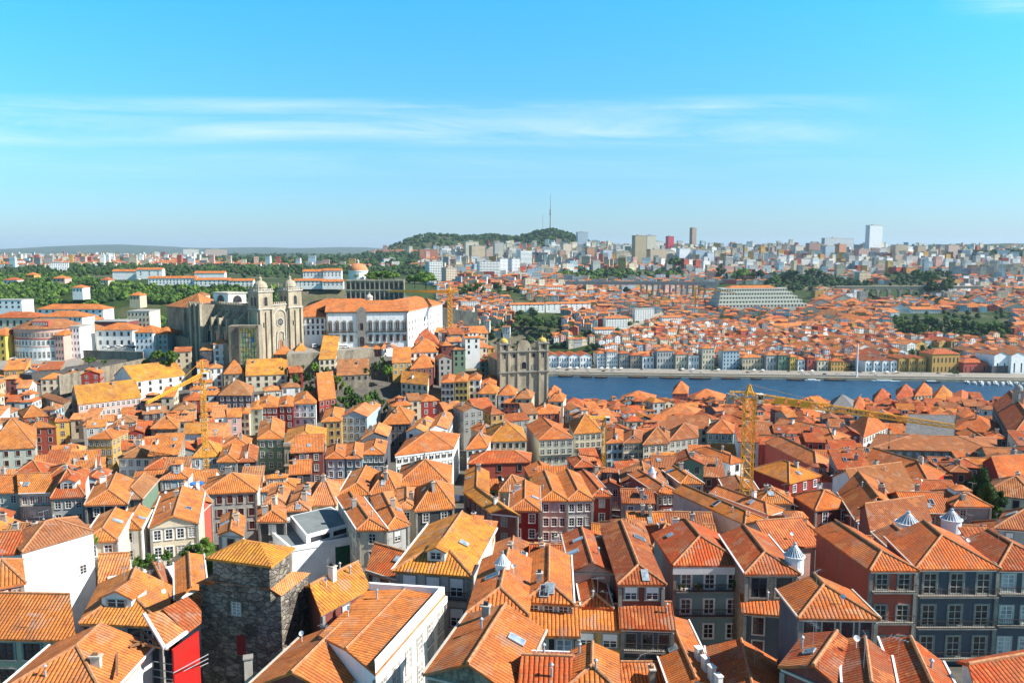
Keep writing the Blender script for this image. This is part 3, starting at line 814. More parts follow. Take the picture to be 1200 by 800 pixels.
HP((1150, 815), (1230, 800), (1128, 776), wall='w', tone='r', roof='gable_lr', wfaces=(), h=10, sky=0, chim=0, look='white-walled house with a red roof in the bottom right corner')
HP((905, 642), (956, 638), (872, 615), wall='P', tone='p', roof='gable_lr', wfaces=(), h=14, sky=0, chim=0, look='pale-roofed low house in front of the grey gable wall')
# centre front
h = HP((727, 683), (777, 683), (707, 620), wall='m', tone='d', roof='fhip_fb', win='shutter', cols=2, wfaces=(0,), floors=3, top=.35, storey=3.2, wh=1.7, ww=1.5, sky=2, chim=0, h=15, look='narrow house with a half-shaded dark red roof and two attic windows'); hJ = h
h = HP((671, 668), (717, 669), (661, 627), wall='P', tone='r', roof='gable_fb', wfaces=(), sky=2, chim=0, h=12, verge=True, look='narrow gabled roof split into a shaded red and a sunny side')
h = HP((684, 709), (715, 711), (676, 668), wall='g', tone='r', roof='fhip_fb', win='white', cols=2, wfaces=(0,), floors=1, top=.3, wh=1.1, h=9, sky=0, chim=0, z=102, look='small raised attic house standing on the ribbed skirt roof'); hK = h
h = HP((617, 703), (669, 706), (621, 650), wall='g', tone='o', roof='fhip_fb', win='white', cols=3, wfaces=(0,), floors=1, top=.4, wh=1.3, ww=1.8, h=10, sky=2, chim=1, verge=True, look='orange roofed house with paired skylights and a wide attic window band'); hN = h
h = HP((551, 716), (616, 718), (568, 656), wall='C', tone='o', roof='fhip_fb', win='sash', cols=3, wfaces=(0,), h=13, sky=1, chim=0, look='orange hipped house with a small metal roof lantern'); LANT.append((h, 589, 660, .9, 1.0))
h = HP((466, 666), (549, 672), (577, 620), 'r', wall='g', tone='y', roof='fhip_fb', win='shutter', cols=3, wfaces=(0,), mainface=0, floors=3, top=.7, storey=3.8, wh=2.3, ww=1.6, h=16, sky=1, chim=0, balc=(0,), name='townhouse', dz=2, look='big golden-roofed townhouse with three shuttered windows and a small dormer'); DORM.append((h, 511, 656, 2.2, 1.1)); h['over'] = .6
HP((600, 780), (652, 806), (503, 786), 'l', wall='S', tone='r', roof='gable_fb', wfaces=(), h=9, look='rough stone gabled house with a grey roof hatch, beside the lit alley wall') if False else None
h = HP((502, 788), (600, 812), (549, 722), wall='S', tone='o', roof='gable_fb', wmat='granite', wfaces=(), h=12, sky=1, chim=1, look='stone-gabled house with a square roof hatch and one chimney')
HP((611, 806), (662, 808), (622, 766), wall='g', tone='r', roof='gable_lr', wfaces=(), h=8, sky=0, chim=0, look='low red tiled roof at the bottom edge below the glazed gallery')
h = HP((665, 806), (722, 808), (668, 766), wall='g', tone='o', roof='fhip_fb', wfaces=(), h=8, sky=0, chim=0, look='red and pale roof carrying a pointed glass lantern at the bottom edge')
h = HP((790, 812), (838, 800), (763, 738), wall='w', tone='o', roof='gable_fb', wfaces=(), h=8, sky=2, chim=1, z=98, look='bright orange roof with a row of white chimneys along its edge')
for q in range(4): DORM.append(('chim', h, 818 + q * 8, 768 + q * 11))
HP((838, 812), (925, 830), (830, 760), wall='C', tone='o', roof='gable_fb', wfaces=(), h=8, sky=0, chim=0, z=98, look='ribbed orange roof between the white chimneys and the dark red one')
HP((730, 815), (775, 815), (731, 792), wall='C', tone='o', roof='shed', wfaces=(), h=8, sky=0, chim=1, z=96, look='small lean-to tiled roof below the laundry balcony')
# white long house and neighbours, bottom centre-left
h = HP((440, 790), (521, 700), (392, 738), 'l', wall='w', tone='o', roof='gable_lr', win='curtain', wfaces=(0,), cols=6, floors=3, top=1.2, wh=2.3, ww=1.3, h=16, sky=0, chim=0, ant=True, cmat='white_paint', ch=.9, ck=.3, z=106, pitch=.1, over=.05, q4=((440, 790), (521, 697), (432, 691), (374, 745)), name='townhouse', look='long bright white-walled townhouse running away beside a deep alley')
HP((395, 806), (438, 768), (345, 790), 'l', wall='S', tone='o', roof='shed', wfaces=(), h=10, sky=0, chim=0, z=104, look='small granite house with stepped tile edge at the white house corner') if False else None
HP((292, 806), (398, 815), (352, 750), 'l', wall='m', tone='o', roof='gable_fb', wmat='plaster', wfaces=(), h=12, sky=0, chim=0, z=104, verge=True, look='wide gabled orange roof in front of the dark stone tower house')
h = HP((423, 684), (372, 705), (388, 668), 'r', wall='m', tone='y', roof='shed', wfaces=(), h=12, sky=0, chim=0, look='dark red boarded house') if False else None
h = HP((378, 716), (430, 688), (356, 688), 'l', wall='m', tone='y', roof='gable_lr', wfaces=(0, 1), sparse=True, win='shutter', floors=1, h=14, sky=0, chim=1, z=104, look='maroon boarded house with a golden roof behind the stone tower house')
# modern grey-roofed block
h = HP((340, 644), (429, 629), (305, 614), 'l', wall='w', tone='s', roof='flat', rmat='flat_grey', wfaces=(), h=12, z=93.5, name='modern_block', parapet=.5, look='modern white block with grey flat roofs and a green slatted shutter'); hM = h
# pink/red house right behind
HP((432, 668), (470, 680), (450, 640), 'l', wall='m', tone='r', roof='gable_lr', win='white', wfaces=(0,), floors=1, cols=2, h=14, z=98, look='maroon house with a dark chimney wall beside the golden-roofed townhouse')
# left front
HP((26, 647), (109, 623), (10, 628), 'l', wall='w', tone='b', roof='hip_lr', win='white', wfaces=(), h=22, sky=0, chim=0, z=103, name='townhouse', quoins=False, cornice=False, over=.15, look='huge blank bright white wall with one small four-pane window'); hW = SPECS[-1]
HP((-30, 650), (24, 647), (-30, 630), 'l', wall='w', tone='r', roof='gable_lr', wfaces=(), h=22, z=102.5, sky=0, chim=0, quoins=False, cornice=False, look='ribbed red roof joined to the blank white wall at the left edge')
HP((-20, 690), (26, 682), (-20, 664), 'l', wall='m', tone='o', roof='hip_lr', win='white', wfaces=(0,), floors=1, cols=3, h=12, z=104, sky=0, chim=0, look='small maroon house with an orange roof below the blank white wall')
HP((-10, 746), (84, 748), (-10, 700), 'l', wall='c', tone='o', roof='gable_lr', win='dark', wfaces=(0,), cols=3, floors=2, top=.6, wh=2.0, ww=1.9, h=14, z=102, sky=0, chim=0, look='long weathered orange roof over a sand wall with three dark windows')
h = HP((97, 728), (188, 732), (118, 685), 'l', wall='u', tone='o', roof='fhip_fb', win='sash', wfaces=(0,), cols=3, floors=1, top=.6, h=13, z=103, sky=0, chim=0, look='orange roofed dark-walled house with a wide boarded dormer'); DORM.append((h, 137, 712, 3.6, 1.2))
HP((208, 700), (240, 690), (207, 660), 'l', wall='W', tone='o', roof='gable_fb', wfaces=(), h=12, z=103, sky=0, chim=0, verge=True, look='steep ribbed orange gable beside the stone tower house')
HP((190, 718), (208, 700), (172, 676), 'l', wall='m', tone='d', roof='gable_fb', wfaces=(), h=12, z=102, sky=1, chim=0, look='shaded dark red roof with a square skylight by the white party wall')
HP((-10, 818), (122, 818), (60, 758), 'l', wall='W', tone='o', roof='fhip_fb', wfaces=(), h=10, z=103, sky=0, chim=1, look='broad ribbed orange roof with small white chimneys at the bottom left corner')
HP((118, 702), (150, 700), (122, 656), 'l', wall='W', tone='p', roof='gable_lr', wfaces=(), h=10, z=95, sky=0, chim=0, look='flat-looking pale orange roof beside the garden trees')
HP((98, 634), (136, 632), (153, 602), 'r', wall='C', tone='o', roof='fhip_fb', win='white', wfaces=(0, 1), cols=2, floors=3, sky=1, h=14, look='cream house with orange hipped roof beyond the blank white wall')
HP((138, 618), (164, 619), (176, 598), 'r', wall='w', tone='o', roof='fhip_fb', win='white', wfaces=(0,), cols=1, floors=3, h=16, look='white house with sunlit blank flank and a single window column')
HP((177, 617), (231, 612), (190, 582), 'l', wall='C', tone='o', roof='gable_fb', win='white', wfaces=(0,), cols=4, floors=3, h=16, look='cream gable-fronted house facing the garden with three window rows')
HP((178, 597), (232, 599), (190, 577), 'l', wall='k', tone='o', roof='hip_lr', wfaces=(0,), h=14, look='orange roofed house with a charcoal wall behind the cream gable')
HP((233, 602), (247, 588), (222, 586), 'l', wall='r', tone='o', roof='gable_fb', wfaces=(1,), h=16, look='narrow brick red house beside the cream gable')
HP((258, 625), (283, 627), (262, 604), 'l', wall='W', tone='o', roof='gable_fb', wfaces=(0,), h=12, look='small white house with a curved roof behind the garden trees')
HP((238, 578), (300, 575), (246, 561), 'l', wall='g', tone='o', roof='hip_lr', win='red', wfaces=(0,), cols=5, floors=3, h=13, look='light grey house with five red-framed windows in a row')
HP((24, 578), (60, 577), (22, 562), 'l', wall='g', tone='o', roof='gable_lr', win='sash', wfaces=(0,), cols=4, floors=3, balc=(0, 1), h=13, look='house with stacked enclosed balconies and a flat orange roof')
h = HP((61, 583), (98, 581), (64, 560), 'l', wall='g', tone='r', roof='hip_lr', win='sash', wfaces=(0,), cols=3, floors=3, balc=(1,), h=13, look='grey house with a red dormer above its glazed gallery'); DORM.append((h, 80, 574, 3., 1.8))
HP((-8, 577), (23, 576), (-5, 563), 'l', wall='q', tone='o', roof='gable_lr', win='sash', wfaces=(0,), cols=2, h=13, look='lime-walled house with a deep lower roof at the left edge')
HP((101, 591), (148, 590), (158, 563), 'r', wall='K', tone='o', roof='fhip_fb', wfaces=(0,), h=13, look='long orange roof rising behind the cream and white houses')
HP((132, 584), (166, 584), (185, 562), 'r', wall='N', tone='b', roof='fhip_fb', win='white', wfaces=(0,), cols=3, h=13, look='house with mossy tile point and a green flank wall')
HP((10, 560), (52, 561), (28, 545), 'l', wall='r', tone='r', roof='hip_lr', wfaces=(), h=12, look='red tiled roof with a small pink roof dome'); 
HP((52, 563), (98, 566), (60, 548), 'l', wall='w', tone='r', roof='hip_lr', wfaces=(), h=12, look='red roof ending at a long white sunlit gable wall')
# left middle distance
HP((38, 501), (65, 500), (25, 497), 'l', wall='r', tone='o', roof='hip_lr', win='red', wfaces=(0, 3), cols=2, floors=5, h=15, look='tall narrow brick red house with small windows'); 
HP((65, 494), (81, 493), (56, 489), 'l', wall='Y', tone='o', roof='hip_lr', win='sash', wfaces=(0,), cols=1, floors=4, h=13, look='narrow yellow house tucked behind the tall red one')
HP((28, 489), (55, 487), (22, 482), 'l', wall='r', tone='o', roof='hip_lr', wfaces=(0,), h=13, look='low red house behind the tall brick red one')
HP((-14, 527), (41, 524), (-8, 505), 'l', wall='q', tone='o', roof='pyr_lr', win='red', wfaces=(0, 1), cols=4, floors=3, h=13, look='pale greenish house with a pyramid roof and red windows')
HP((103, 514), (131, 514), (150, 505), 'r', wall='O', tone='o', roof='hip_fb', win='sash', wfaces=(0, 1), cols=4, floors=3, h=12, look='ochre corner house with rows of white sash windows')
HP((139, 536), (176, 536), (188, 525), 'r', wall='W', tone='b', roof='hip_fb', win='sash', wfaces=(0,), cols=4, floors=3, h=12, cornice=True, look='white-flanked house with a dark brown hipped roof and stone cornice')
HP((92, 474), (165, 465), (84, 463), 'l', wall='P', tone='y', roof='gable_lr', win='white', wfaces=(0,), cols=12, floors=2, h=11, look='long pink house row with a golden roof')
HP((75, 473), (90, 471), (48, 464), 'l', wall='S', tone='b', roof='gable_fb', wfaces=(0, 3), h=11, look='roof-less looking stone house with a brown top')
HP((157, 447), (217, 439), (134, 440), 'l', wall='W', tone='y', roof='gable_lr', win='dark', wfaces=(0,), cols=5, floors=2, h=10, look='long white house with five tiny windows under a golden roof')
HP((177, 502), (208, 502), (181, 493), 'l', wall='S', tone='o', roof='hip_lr', win='dark', wfaces=(0,), h=10, look='dark stone house with a hipped orange roof by the small yellow crane')
HP((215, 508), (259, 508), (222, 500), 'l', wall='w', tone='y', roof='gable_lr', wfaces=(), h=11, look='bright white windowless house behind the small yellow crane')
HP((226, 536), (256, 534), (232, 523), 'l', wall='B', tone='y', roof='hip_lr', win='white', wfaces=(0,), cols=3, floors=2, h=11, look='pale blue house with white windows at the small crane foot')
HP((255, 541), (278, 541), (262, 525), 'l', wall='C', tone='o', roof='fhip_fb', h=11); HP((279, 541), (300, 540), (283, 524), 'l', wall='K', tone='d', roof='fhip_fb', win='white', h=11)
HP((281, 484), (292, 484), (283, 478), 'l', wall='C', tone='o', roof='hip_fb', win='dark', wfaces=(0,), cols=2, floors=5, h=14, look='tall slim cream house with two window columns')
HP((293, 479), (307, 479), (296, 470), 'l', wall='q', tone='o', roof='hip_fb', win='dark', floors=5, h=14)
HP((256, 463), (294, 463), (262, 453), 'l', wall='k', tone='b', roof='hip_lr', win='white', floors=3, h=10)
# green tiled / arched pair
HP((302, 514), (332, 514), (306, 494), 'l', wall='N', tone='o', roof='fhip_fb', win='white', wfaces=(0,), cols=3, floors=4, storey=3.8, wh=2.0, h=16, cornice=True, look='green tiled house with three rows of white windows')
h = HP((333, 522), (381, 521), (338, 503), 'l', wall='C', tone='y', roof='hip_fb', wfaces=(), h=17, cornice=True, wmat='granite_pale', name='arched_house', look='pale stone house with two rows of tall arched windows'); hArch = h
HP((382, 537), (404, 537), (384, 523), 'l', wall='B', tone='o', roof='hip_fb', win='white', wfaces=(0,), cols=2, floors=3, h=12)
HP((405, 537), (424, 537), (408, 520), 'l', wall='T', tone='o', roof='hip_fb', win='white', wfaces=(0,), cols=2, floors=3, h=12)
HP((425, 532), (450, 532), (430, 517), 'l', wall='k', tone='o', roof='hip_fb', win='white', wfaces=(0,), cols=4, floors=3, h=12, look='charcoal house with four close white windows under a hipped roof')
HP((400, 488), (430, 488), (418, 474), 'l', wall='B', tone='p', roof='gable_fb', win='sash', wfaces=(0,), cols=4, floors=4, h=15, look='pale blue-green tiled double house with four window columns')
HP((424, 514), (454, 511), (430, 503), 'l', wall='k', tone='p', roof='gable_fb', wfaces=(), h=12, look='charcoal blank-gabled house behind the four-windowed one')
HP((448, 497), (481, 496), (455, 484), 'l', wall='k', tone='o', roof='hip_lr', wfaces=(0,), cols=4, win='dark', h=12)
HP((464, 533), (531, 525), (476, 516), 'l', wall='W', tone='o', roof='hip_lr', win='shutter', wfaces=(0,), cols=9, floors=4, h=17, cornice=True, ch=.8, look='long white house with nine bays and a heavy cornice')
HP((476, 506), (499, 507), (490, 492), 'l', wall='W', tone='p', roof='gable_fb', win='dark', h=12); HP((500, 505), (524, 502), (510, 488), 'l', wall='W', tone='p', roof='gable_fb', win='dark', wfaces=(0, 1), h=12)
HP((344, 473), (370, 473), (348, 461), 'l', wall='W', tone='o', roof='hip_fb', win='white', wfaces=(0,), cols=3, floors=4, h=13, balc=(1,), look='white house with three galleried floors below the cathedral slope')
HP((326, 476), (343, 476), (329, 465), 'l', wall='R', tone='o', roof='hip_fb', win='white', floors=4, h=13); HP((300, 477), (325, 477), (303, 466), 'l', wall='R', tone='o', roof='hip_fb', win='white', floors=4, h=13, cols=4)
HP((374, 469), (393, 466), (370, 452), 'l', wall='R', tone='o', roof='gable_lr', win='red', wfaces=(0,), h=12)
HP((377, 494), (400, 493), (382, 480), 'l', wall='O', tone='o', roof='hip_fb', win='red', wfaces=(0,), cols=3, floors=4, h=13)
for a in [((398, 579), (433, 579), (413, 553)), ((434, 579), (465, 579), (441, 557)), ((466, 568), (527, 568), (472, 546)), ((466, 596), (487, 595), (467, 573)),
          ((420, 620), (452, 620), (396, 583)), ((453, 620), (478, 614), (436, 582)), ((311, 591), (334, 590), (318, 573)), ((336, 598), (361, 597), (350, 568)), ((362, 591), (392, 591), (370, 567)),
          ((488, 598), (531, 594), (490, 572)), ((304, 610), (334, 610), (304, 594))]:
    HP(*a, 'l', wall=rnd.choice('CcWgK'), tone=rnd.choice('oop'), roof=rnd.choice(['hip_fb', 'fhip_fb', 'hip_lr']), h=11)
HP((517, 448), (532, 448), (520, 440), 'l', wall='g', tone='o', roof='hip_fb', win='dark', wfaces=(0,), cols=3, floors=4, h=14); HP((533, 447), (548, 447), (536, 438), 'l', wall='Y', tone='o', roof='hip_fb', win='dark', wfaces=(0,), cols=3, floors=5, h=16, look='slim yellow five-storey house between a grey and a white one')
HP((549, 445), (563, 445), (552, 436), 'l', wall='w', tone='o', roof='hip_fb', win='dark', wfaces=(0,), cols=2, floors=5, h=16, look='slim white five-storey house beside the yellow one'); HP((564, 450), (581, 450), (567, 441), 'l', wall='P', tone='o', roof='hip_fb', win='white', wfaces=(0,), cols=3, floors=3, h=12)
# slope under the palace
HP((397, 407), (421, 407), (400, 401), 'l', wall='O', tone='o', roof='hip_lr', win='dark', wfaces=(0,), cols=4, floors=4, h=14, look='ochre four-storey house under the palace square')
HP((421, 409), (434, 409), (424, 403), 'l', wall='P', tone='o', roof='hip_fb', win='white', floors=4, cols=2, h=13); HP((434, 409), (447, 409), (437, 400), 'l', wall='m', tone='o', roof='hip_fb', win='dark', floors=4, cols=2, h=16)
HP((447, 408), (473, 405), (452, 399), 'l', wall='W', tone='o', roof='hip_lr', win='dark', wfaces=(0, 1), floors=4, cols=3, h=14); HP((374, 421), (393, 420), (382, 411), 'l', wall='C', tone='y', roof='shed', win='dark', floors=4, cols=3, h=14, wfaces=(0, 1))
HP((342, 418), (361, 417), (344, 411), 'l', wall='S', tone='y', roof='hip_lr', win='dark', floors=2, h=11); HP((322, 415), (341, 415), (325, 410), 'l', wall='S', tone='o', roof='hip_lr', win='dark', floors=3, cols=2, h=12)
HP((460, 425), (481, 424), (462, 417), 'l', wall='O', tone='o', roof='gable_lr', win='white', floors=2, h=9); HP((481, 432), (507, 430), (485, 424), 'l', wall='m', tone='o', roof='hip_lr', win='dark', floors=2, h=9)
HP((470, 448), (501, 451), (473, 441), 'l', wall='C', tone='y', roof='gable_lr', win='dark', floors=2, h=9); HP((395, 440), (432, 438), (398, 431), 'l', wall='S', tone='b', roof='gable_lr', win='dark', floors=1, h=7)
HP((484, 402), (514, 404), (486, 395), 'l', wall='m', tone='r', roof='hip_lr', win='dark', floors=2, h=9); HP((480, 413), (513, 412), (484, 406), 'l', wall='W', tone='o', roof='hip_lr', win='dark', floors=2, h=9)
HP((262, 438), (286, 437), (265, 430), 'l', wall='S', tone='o', roof='hip_lr', win='dark', h=9); HP((288, 440), (336, 438), (292, 431), 'l', wall='C', tone='y', roof='gable_lr', win='dark', h=9, floors=2, cols=5)
# centre and right middle distance
h = HP((632, 515), (672, 513), (617, 498), 'l', wall='q', tone='o', roof='fhip_fb', win='sash', wfaces=(0,), cols=5, floors=4, h=16, cornice=True, balc=(1,), look='pale tiled house row with a tall black party wall'); 
HP((673, 508), (705, 506), (667, 494), 'l', wall='C', tone='y', roof='hip_lr', win='sash', wfaces=(0,), cols=5, floors=5, h=18, cornice=True, balc=(1, 2), look='cream house with five close window columns and two iron balconies')
HP((711, 519), (730, 518), (712, 505), 'l', wall='B', tone='o', roof='hip_fb', win='dark', wfaces=(0,), cols=3, floors=4, h=13); HP((731, 519), (754, 518), (732, 506), 'l', wall='C', tone='b', roof='hip_fb', win='sash', cols=4, h=12)
HP((754, 521), (784, 519), (756, 508), 'l', wall='C', tone='b', roof='hip_lr', win='sash', cols=4, h=12); HP((785, 516), (818, 512), (786, 504), 'l', wall='g', tone='b', roof='hip_lr', win='sash', cols=5, h=12)
h = HP((635, 586), (664, 586), (625, 557), 'l', wall='C', tone='o', roof='fhip_fb', win='white', wfaces=(0,), cols=3, floors=4, h=14, cornice=True, look='cream three-windowed house, first of the long orange roofs')
HP((665, 586), (694, 585), (652, 556), 'l', wall='g', tone='o', roof='fhip_fb', win='white', wfaces=(0,), cols=3, floors=4, h=14, cornice=True, look='grey three-windowed house, second of the long orange roofs')
HP((695, 581), (716, 581), (674, 555), 'l', wall='R', tone='r', roof='fhip_fb', win='white', wfaces=(0,), h=11); HP((598, 597), (632, 598), (600, 569), 'l', wall='R', tone='o', roof='fhip_fb', wfaces=(0,), h=12)
HP((549, 543), (621, 541), (553, 533), 'l', wall='r', tone='r', roof='hip_lr', win='dark', sparse=True, wfaces=(0,), floors=2, h=12, look='wide brick red blank-walled block with a low roof'); HP((572, 517), (617, 516), (570, 502), 'l', wall='C', tone='y', roof='hip_lr', win='green', cols=6, h=13)
HP((547, 526), (571, 524), (552, 514), 'l', wall='W', tone='o', roof='hip_lr', win='green', cols=3, h=12); HP((545, 575), (572, 577), (547, 551), 'l', wall='C', tone='y', roof='gable_fb', h=12); HP((576, 600), (606, 603), (546, 577), 'l', wall='m', tone='y', roof='gable_fb', h=11)
h = HP((771, 578), (794, 577), (738, 556), 'l', wall='m', tone='o', roof='fhip_fb', win='white', wfaces=(0,), cols=4, h=12, look='house with a long maroon flank and a small metal lantern'); LANT.append((h, 764, 553, 1.0, 1.2))
HP((798, 566), (823, 566), (778, 551), 'l', wall='C', tone='y', roof='fhip_fb', win='white', wfaces=(0,), cols=3, h=11); h = HP((856, 543), (872, 540), (813, 527), 'l', wall='w', tone='o', roof='hip_fb', win='dark', wfaces=(0,), cols=1, floors=2, h=12, look='long low house with a black flank and a white end wall')
HP((779, 503), (829, 502), (785, 493), 'l', wall='C', tone='b', roof='gable_lr', win='dark', h=11, cols=6); HP((829, 507), (859, 508), (832, 497), 'l', wall='T', tone='o', roof='hip_lr', win='white', wfaces=(0,), cols=4, floors=3, h=12)
HP((770, 488), (818, 487), (777, 480), 'l', wall='g', tone='p', roof='hip_lr', wfaces=(), h=10); HP((788, 461), (806, 461), (790, 453), 'l', wall='r', tone='o', roof='hip_lr', win='dark', h=14, look='tall brick red house at the water\'s edge')
HP((802, 472), (847, 471), (808, 463), 'l', wall='K', tone='o', roof='hip_lr', win='white', wfaces=(0,), cols=9, floors=2, h=12, look='long dark riverside house with a row of white arcade windows')
HP((724, 470), (765, 470), (730, 463), 'l', wall='R', tone='o', roof='hip_lr', h=12); HP((625, 459), (641, 458), (615, 452), 'l', wall='C', tone='o', roof='hip_lr', win='dark', cols=2, floors=4, h=16, wfaces=(0,), look='tall cream house right below the ruined-looking church front')
HP((641, 464), (657, 463), (642, 457), 'l', wall='C', tone='o', roof='hip_lr', win='dark', floors=4, h=15); HP((625, 485), (655, 484), (628, 478), 'l', wall='r', tone='o', roof='hip_lr', h=12, floors=2, win='red'); HP((657, 478), (686, 477), (659, 471), 'l', wall='r', tone='r', roof='hip_lr', h=12)
HP((873, 614), (898, 609), (789, 576), 'l', wall='P', tone='y', roof='fhip_fb', wfaces=(), h=12, sky=1, chim=0, over=.2, look='very long ribbed golden roof with a grey bubble skylight')
HP((899, 603), (918, 597), (832, 578), 'l', wall='P', tone='p', roof='fhip_fb', wfaces=(), h=12, sky=1, chim=1, over=.2, look='second long pale orange roof with a bright blue skylight')
HP((978, 517), (996, 511), (906, 500), 'l', wall='R', tone='p', roof='fhip_fb', win='white', wfaces=(1,), h=12, look='long dark red flanked house with a pale roof behind the crane'); HP((957, 548), (974, 540), (897, 518), 'l', wall='r', tone='p', roof='hip_fb', wfaces=(), h=12, look='long brick red wall between two pale roofs near the crane')
HP((925, 566), (961, 557), (882, 549), 'l', wall='R', tone='y', roof='hip_fb', win='white', wfaces=(0,), cols=3, floors=1, h=12, look='golden roofed house with a dark red flank below the crane jib')
HP((1008, 584), (1073, 574), (976, 558), 'l', wall='W', tone='b', roof='gable_lr', wfaces=(), h=12, sky=0, look='large plain brown roof in front of the black-flanked house')
HP((1089, 566), (1106, 554), (1014, 542), 'l', wall='K', tone='o', roof='fhip_fb', wfaces=(), h=12, look='long black-flanked house with a yellow and red end'); hY = SPECS[-1]
h = HP((1018, 526), (1168, 530), (1028, 509), 'l', wall='k', tone='b', roof='hip_lr', win='skyref', wfaces=(0,), cols=14, floors=1, h=12, pitch=.2, wmat='granite', look='very wide stone hall with a flattened brown roof')
HP((1060, 513), (1115, 514), (1068, 497), 'l', wall='k', tone='s', roof='gable_lr', rmat='slate', wfaces=(), h=10, look='slate grey metal-roofed hall beyond the wide stone one')
HP((1050, 465), (1072, 465), (1050, 457), 'l', wall='W', tone='r', roof='hip_lr', win='dark', cols=5, floors=4, wfaces=(0,), h=16, look='white riverside house with five window columns'); HP((1072, 464), (1092, 463), (1073, 456), 'l', wall='C', tone='o', roof='hip_lr', win='dark', cols=5, floors=3, wfaces=(0,), h=15)
HP((1022, 472), (1044, 471), (1023, 463), 'l', wall='G', tone='r', roof='hip_lr', win='dark', h=13); HP((973, 478), (1000, 478), (974, 469), 'l', wall='W', tone='k', roof='hip_lr', rmat='slate', win='dark', cols=6, floors=4, wfaces=(0,), h=15, look='white riverside block with a dark mansard-like roof')
HP((1000, 480), (1013, 480), (1001, 471), 'l', wall='B', tone='o', roof='hip_lr', win='dark', floors=4, h=14); HP((1092, 471), (1115, 470), (1094, 461), 'l', wall='w', tone='y', roof='hip_lr', win='dark', cols=4, floors=3, wfaces=(0,), h=14)
HP((1113, 474), (1139, 474), (1115, 462), 'l', wall='B', tone='o', roof='gable_fb', win='dark', wfaces=(0,), cols=3, floors=2, h=15, look='blue-tiled gabled church front near the river'); HP((1118, 503), (1168, 508), (1122, 492), 'l', wall='c', tone='o', roof='hip_lr', wfaces=(), h=11)
HP((1186, 512), (1230, 505), (1164, 473), 'l', wall='k', tone='r', roof='fhip_fb', win='dark', wfaces=(3,), h=22, wmat='granite', dz=4, look='long dark stone church flank with red roof at the right edge'); 
HP((1172, 560), (1230, 556), (1152, 542), 'l', wall='R', tone='o', roof='gable_lr', wfaces=(0,), h=12); HP((1152, 578), (1215, 585), (1165, 563), 'l', wall='C', tone='b', roof='hip_lr', win='dark', wfaces=(0,), cols=4, floors=2, h=12)
HP((1168, 618), (1230, 622), (1178, 600), 'l', wall='g', tone='b', roof='hip_lr', wfaces=(0,), h=12); HP((1012, 512), (1040, 500), (996, 498), 'l', wall='W', tone='o', h=11)
hY['endwall'] = True
for a, b, r_, z_, wl in ((560, 582, 461, 79, 'C'), (584, 603, 463, 78, 'W'), (604, 623, 467, 77, 'c'), (590, 612, 472, 75, 'r'), (643, 660, 470, 72, 'C')): HP((a, r_), (b, r_), (a + 4, r_ - 7), wall=wl, tone=rnd.choice('oob'), roof='hip_lr', win='dark', z=z_, h=11)

def skirt(par, fl, fr, depth=3.2, b=None, h=8, **o):
    P = par['P']; Y = (P[0].y + P[1].y) / 2 - depth
    z = at_dist((fl[0] + fr[0]) / 2, (fl[1] + fr[1]) / 2, Y).z; a, c = on_plane(*fl, z), on_plane(*fr, z); n = perp_out(a, c) * (depth + .3)
    a, c = Vector((a.x, a.y, 0)), Vector((c.x, c.y, 0))
    return spec([a, c, c - Vector((n.x, n.y, 0)), a - Vector((n.x, n.y, 0))], z, z - h, 'shed', hand=True, sky=0, chim=0, **o)
skirt(hJ, (730, 734), (788, 736), 3.4, wall='k', tone='d', win='dark', wfaces=(0,), floors=3, cols=3, h=10, balc=(0,), look='low dark lean-to roofed house with laundry on its balcony')
skirt(hK, (673, 735), (729, 737), 3.2, wall='O', tone='o', win='shutter', cols=2, wfaces=(0,), floors=2, top=.6, wh=1.7, ww=1.7, h=10, look='ochre house with white roller shutters under a skirt of tiles')
skirt(hN, (617, 742), (676, 743), 3.2, wall='K', tone='o', win='skyref', cols=2, wfaces=(0,), floors=2, top=.6, wh=2.0, ww=3.0, h=10, look='house with a glazed top gallery beneath a tiled lean-to')
skirt(hB, (873, 716), (938, 721), 2.2, wall='k', tone='o', win='red', cols=2, wfaces=(0,), floors=3, top=.6, wh=2.2, ww=1.3, h=12, look='dark house with a tiled apron roof under the two broad dark openings')
# ------------------------------------------------------------------ the rest of the old town: rows of joined houses along crooked streets
KEEP = [s['P'] for s in SPECS if s['dep'] < 900]
def blockrect(x0, y0, x1, y1): return [Vector((x0, y0, 0)), Vector((x1, y0, 0)), Vector((x1, y1, 0)), Vector((x0, y1, 0))]
# squares, the garden, the church and the tower house
def pxrect(a, b, z): 
    p = [on_plane(*q, z) for q in (a, (b[0], a[1]), b, (a[0], b[1]))]; return [Vector((k.x, k.y, 0)) for k in p]
BLOCK = [blockrect(-8, 392, 28, 442), pxrect((150, 690), (262, 648), 84), pxrect((228, 770), (362, 680), 96), pxrect((125, 790), (236, 730), 97),
         pxrect((1120, 625), (1172, 575), 84), pxrect((388, 482), (452, 458), 72), pxrect((305, 690), (436, 652), 94), pxrect((532, 600), (545, 520), 70)]
DIST = [(-140, 150, 20), (-60, 120, 10), (0, 150, -3), (110, 130, -4), (-150, 270, 22), (0, 250, 8), (130, 250, -10), (-80, 350, 20), (50, 360, 14), (190, 360, -14), (0, 480, 16), (150, 520, 12),
        (300, 540, -12), (-280, 330, 26), (330, 400, -18), (-240, 400, 16), (60, 640, 12), (230, 660, 15), (420, 640, -12), (210, 170, -10), (-60, 220, 12), (70, 200, -6), (-210, 330, 8), (-20, 310, 26), (110, 420, 22)]
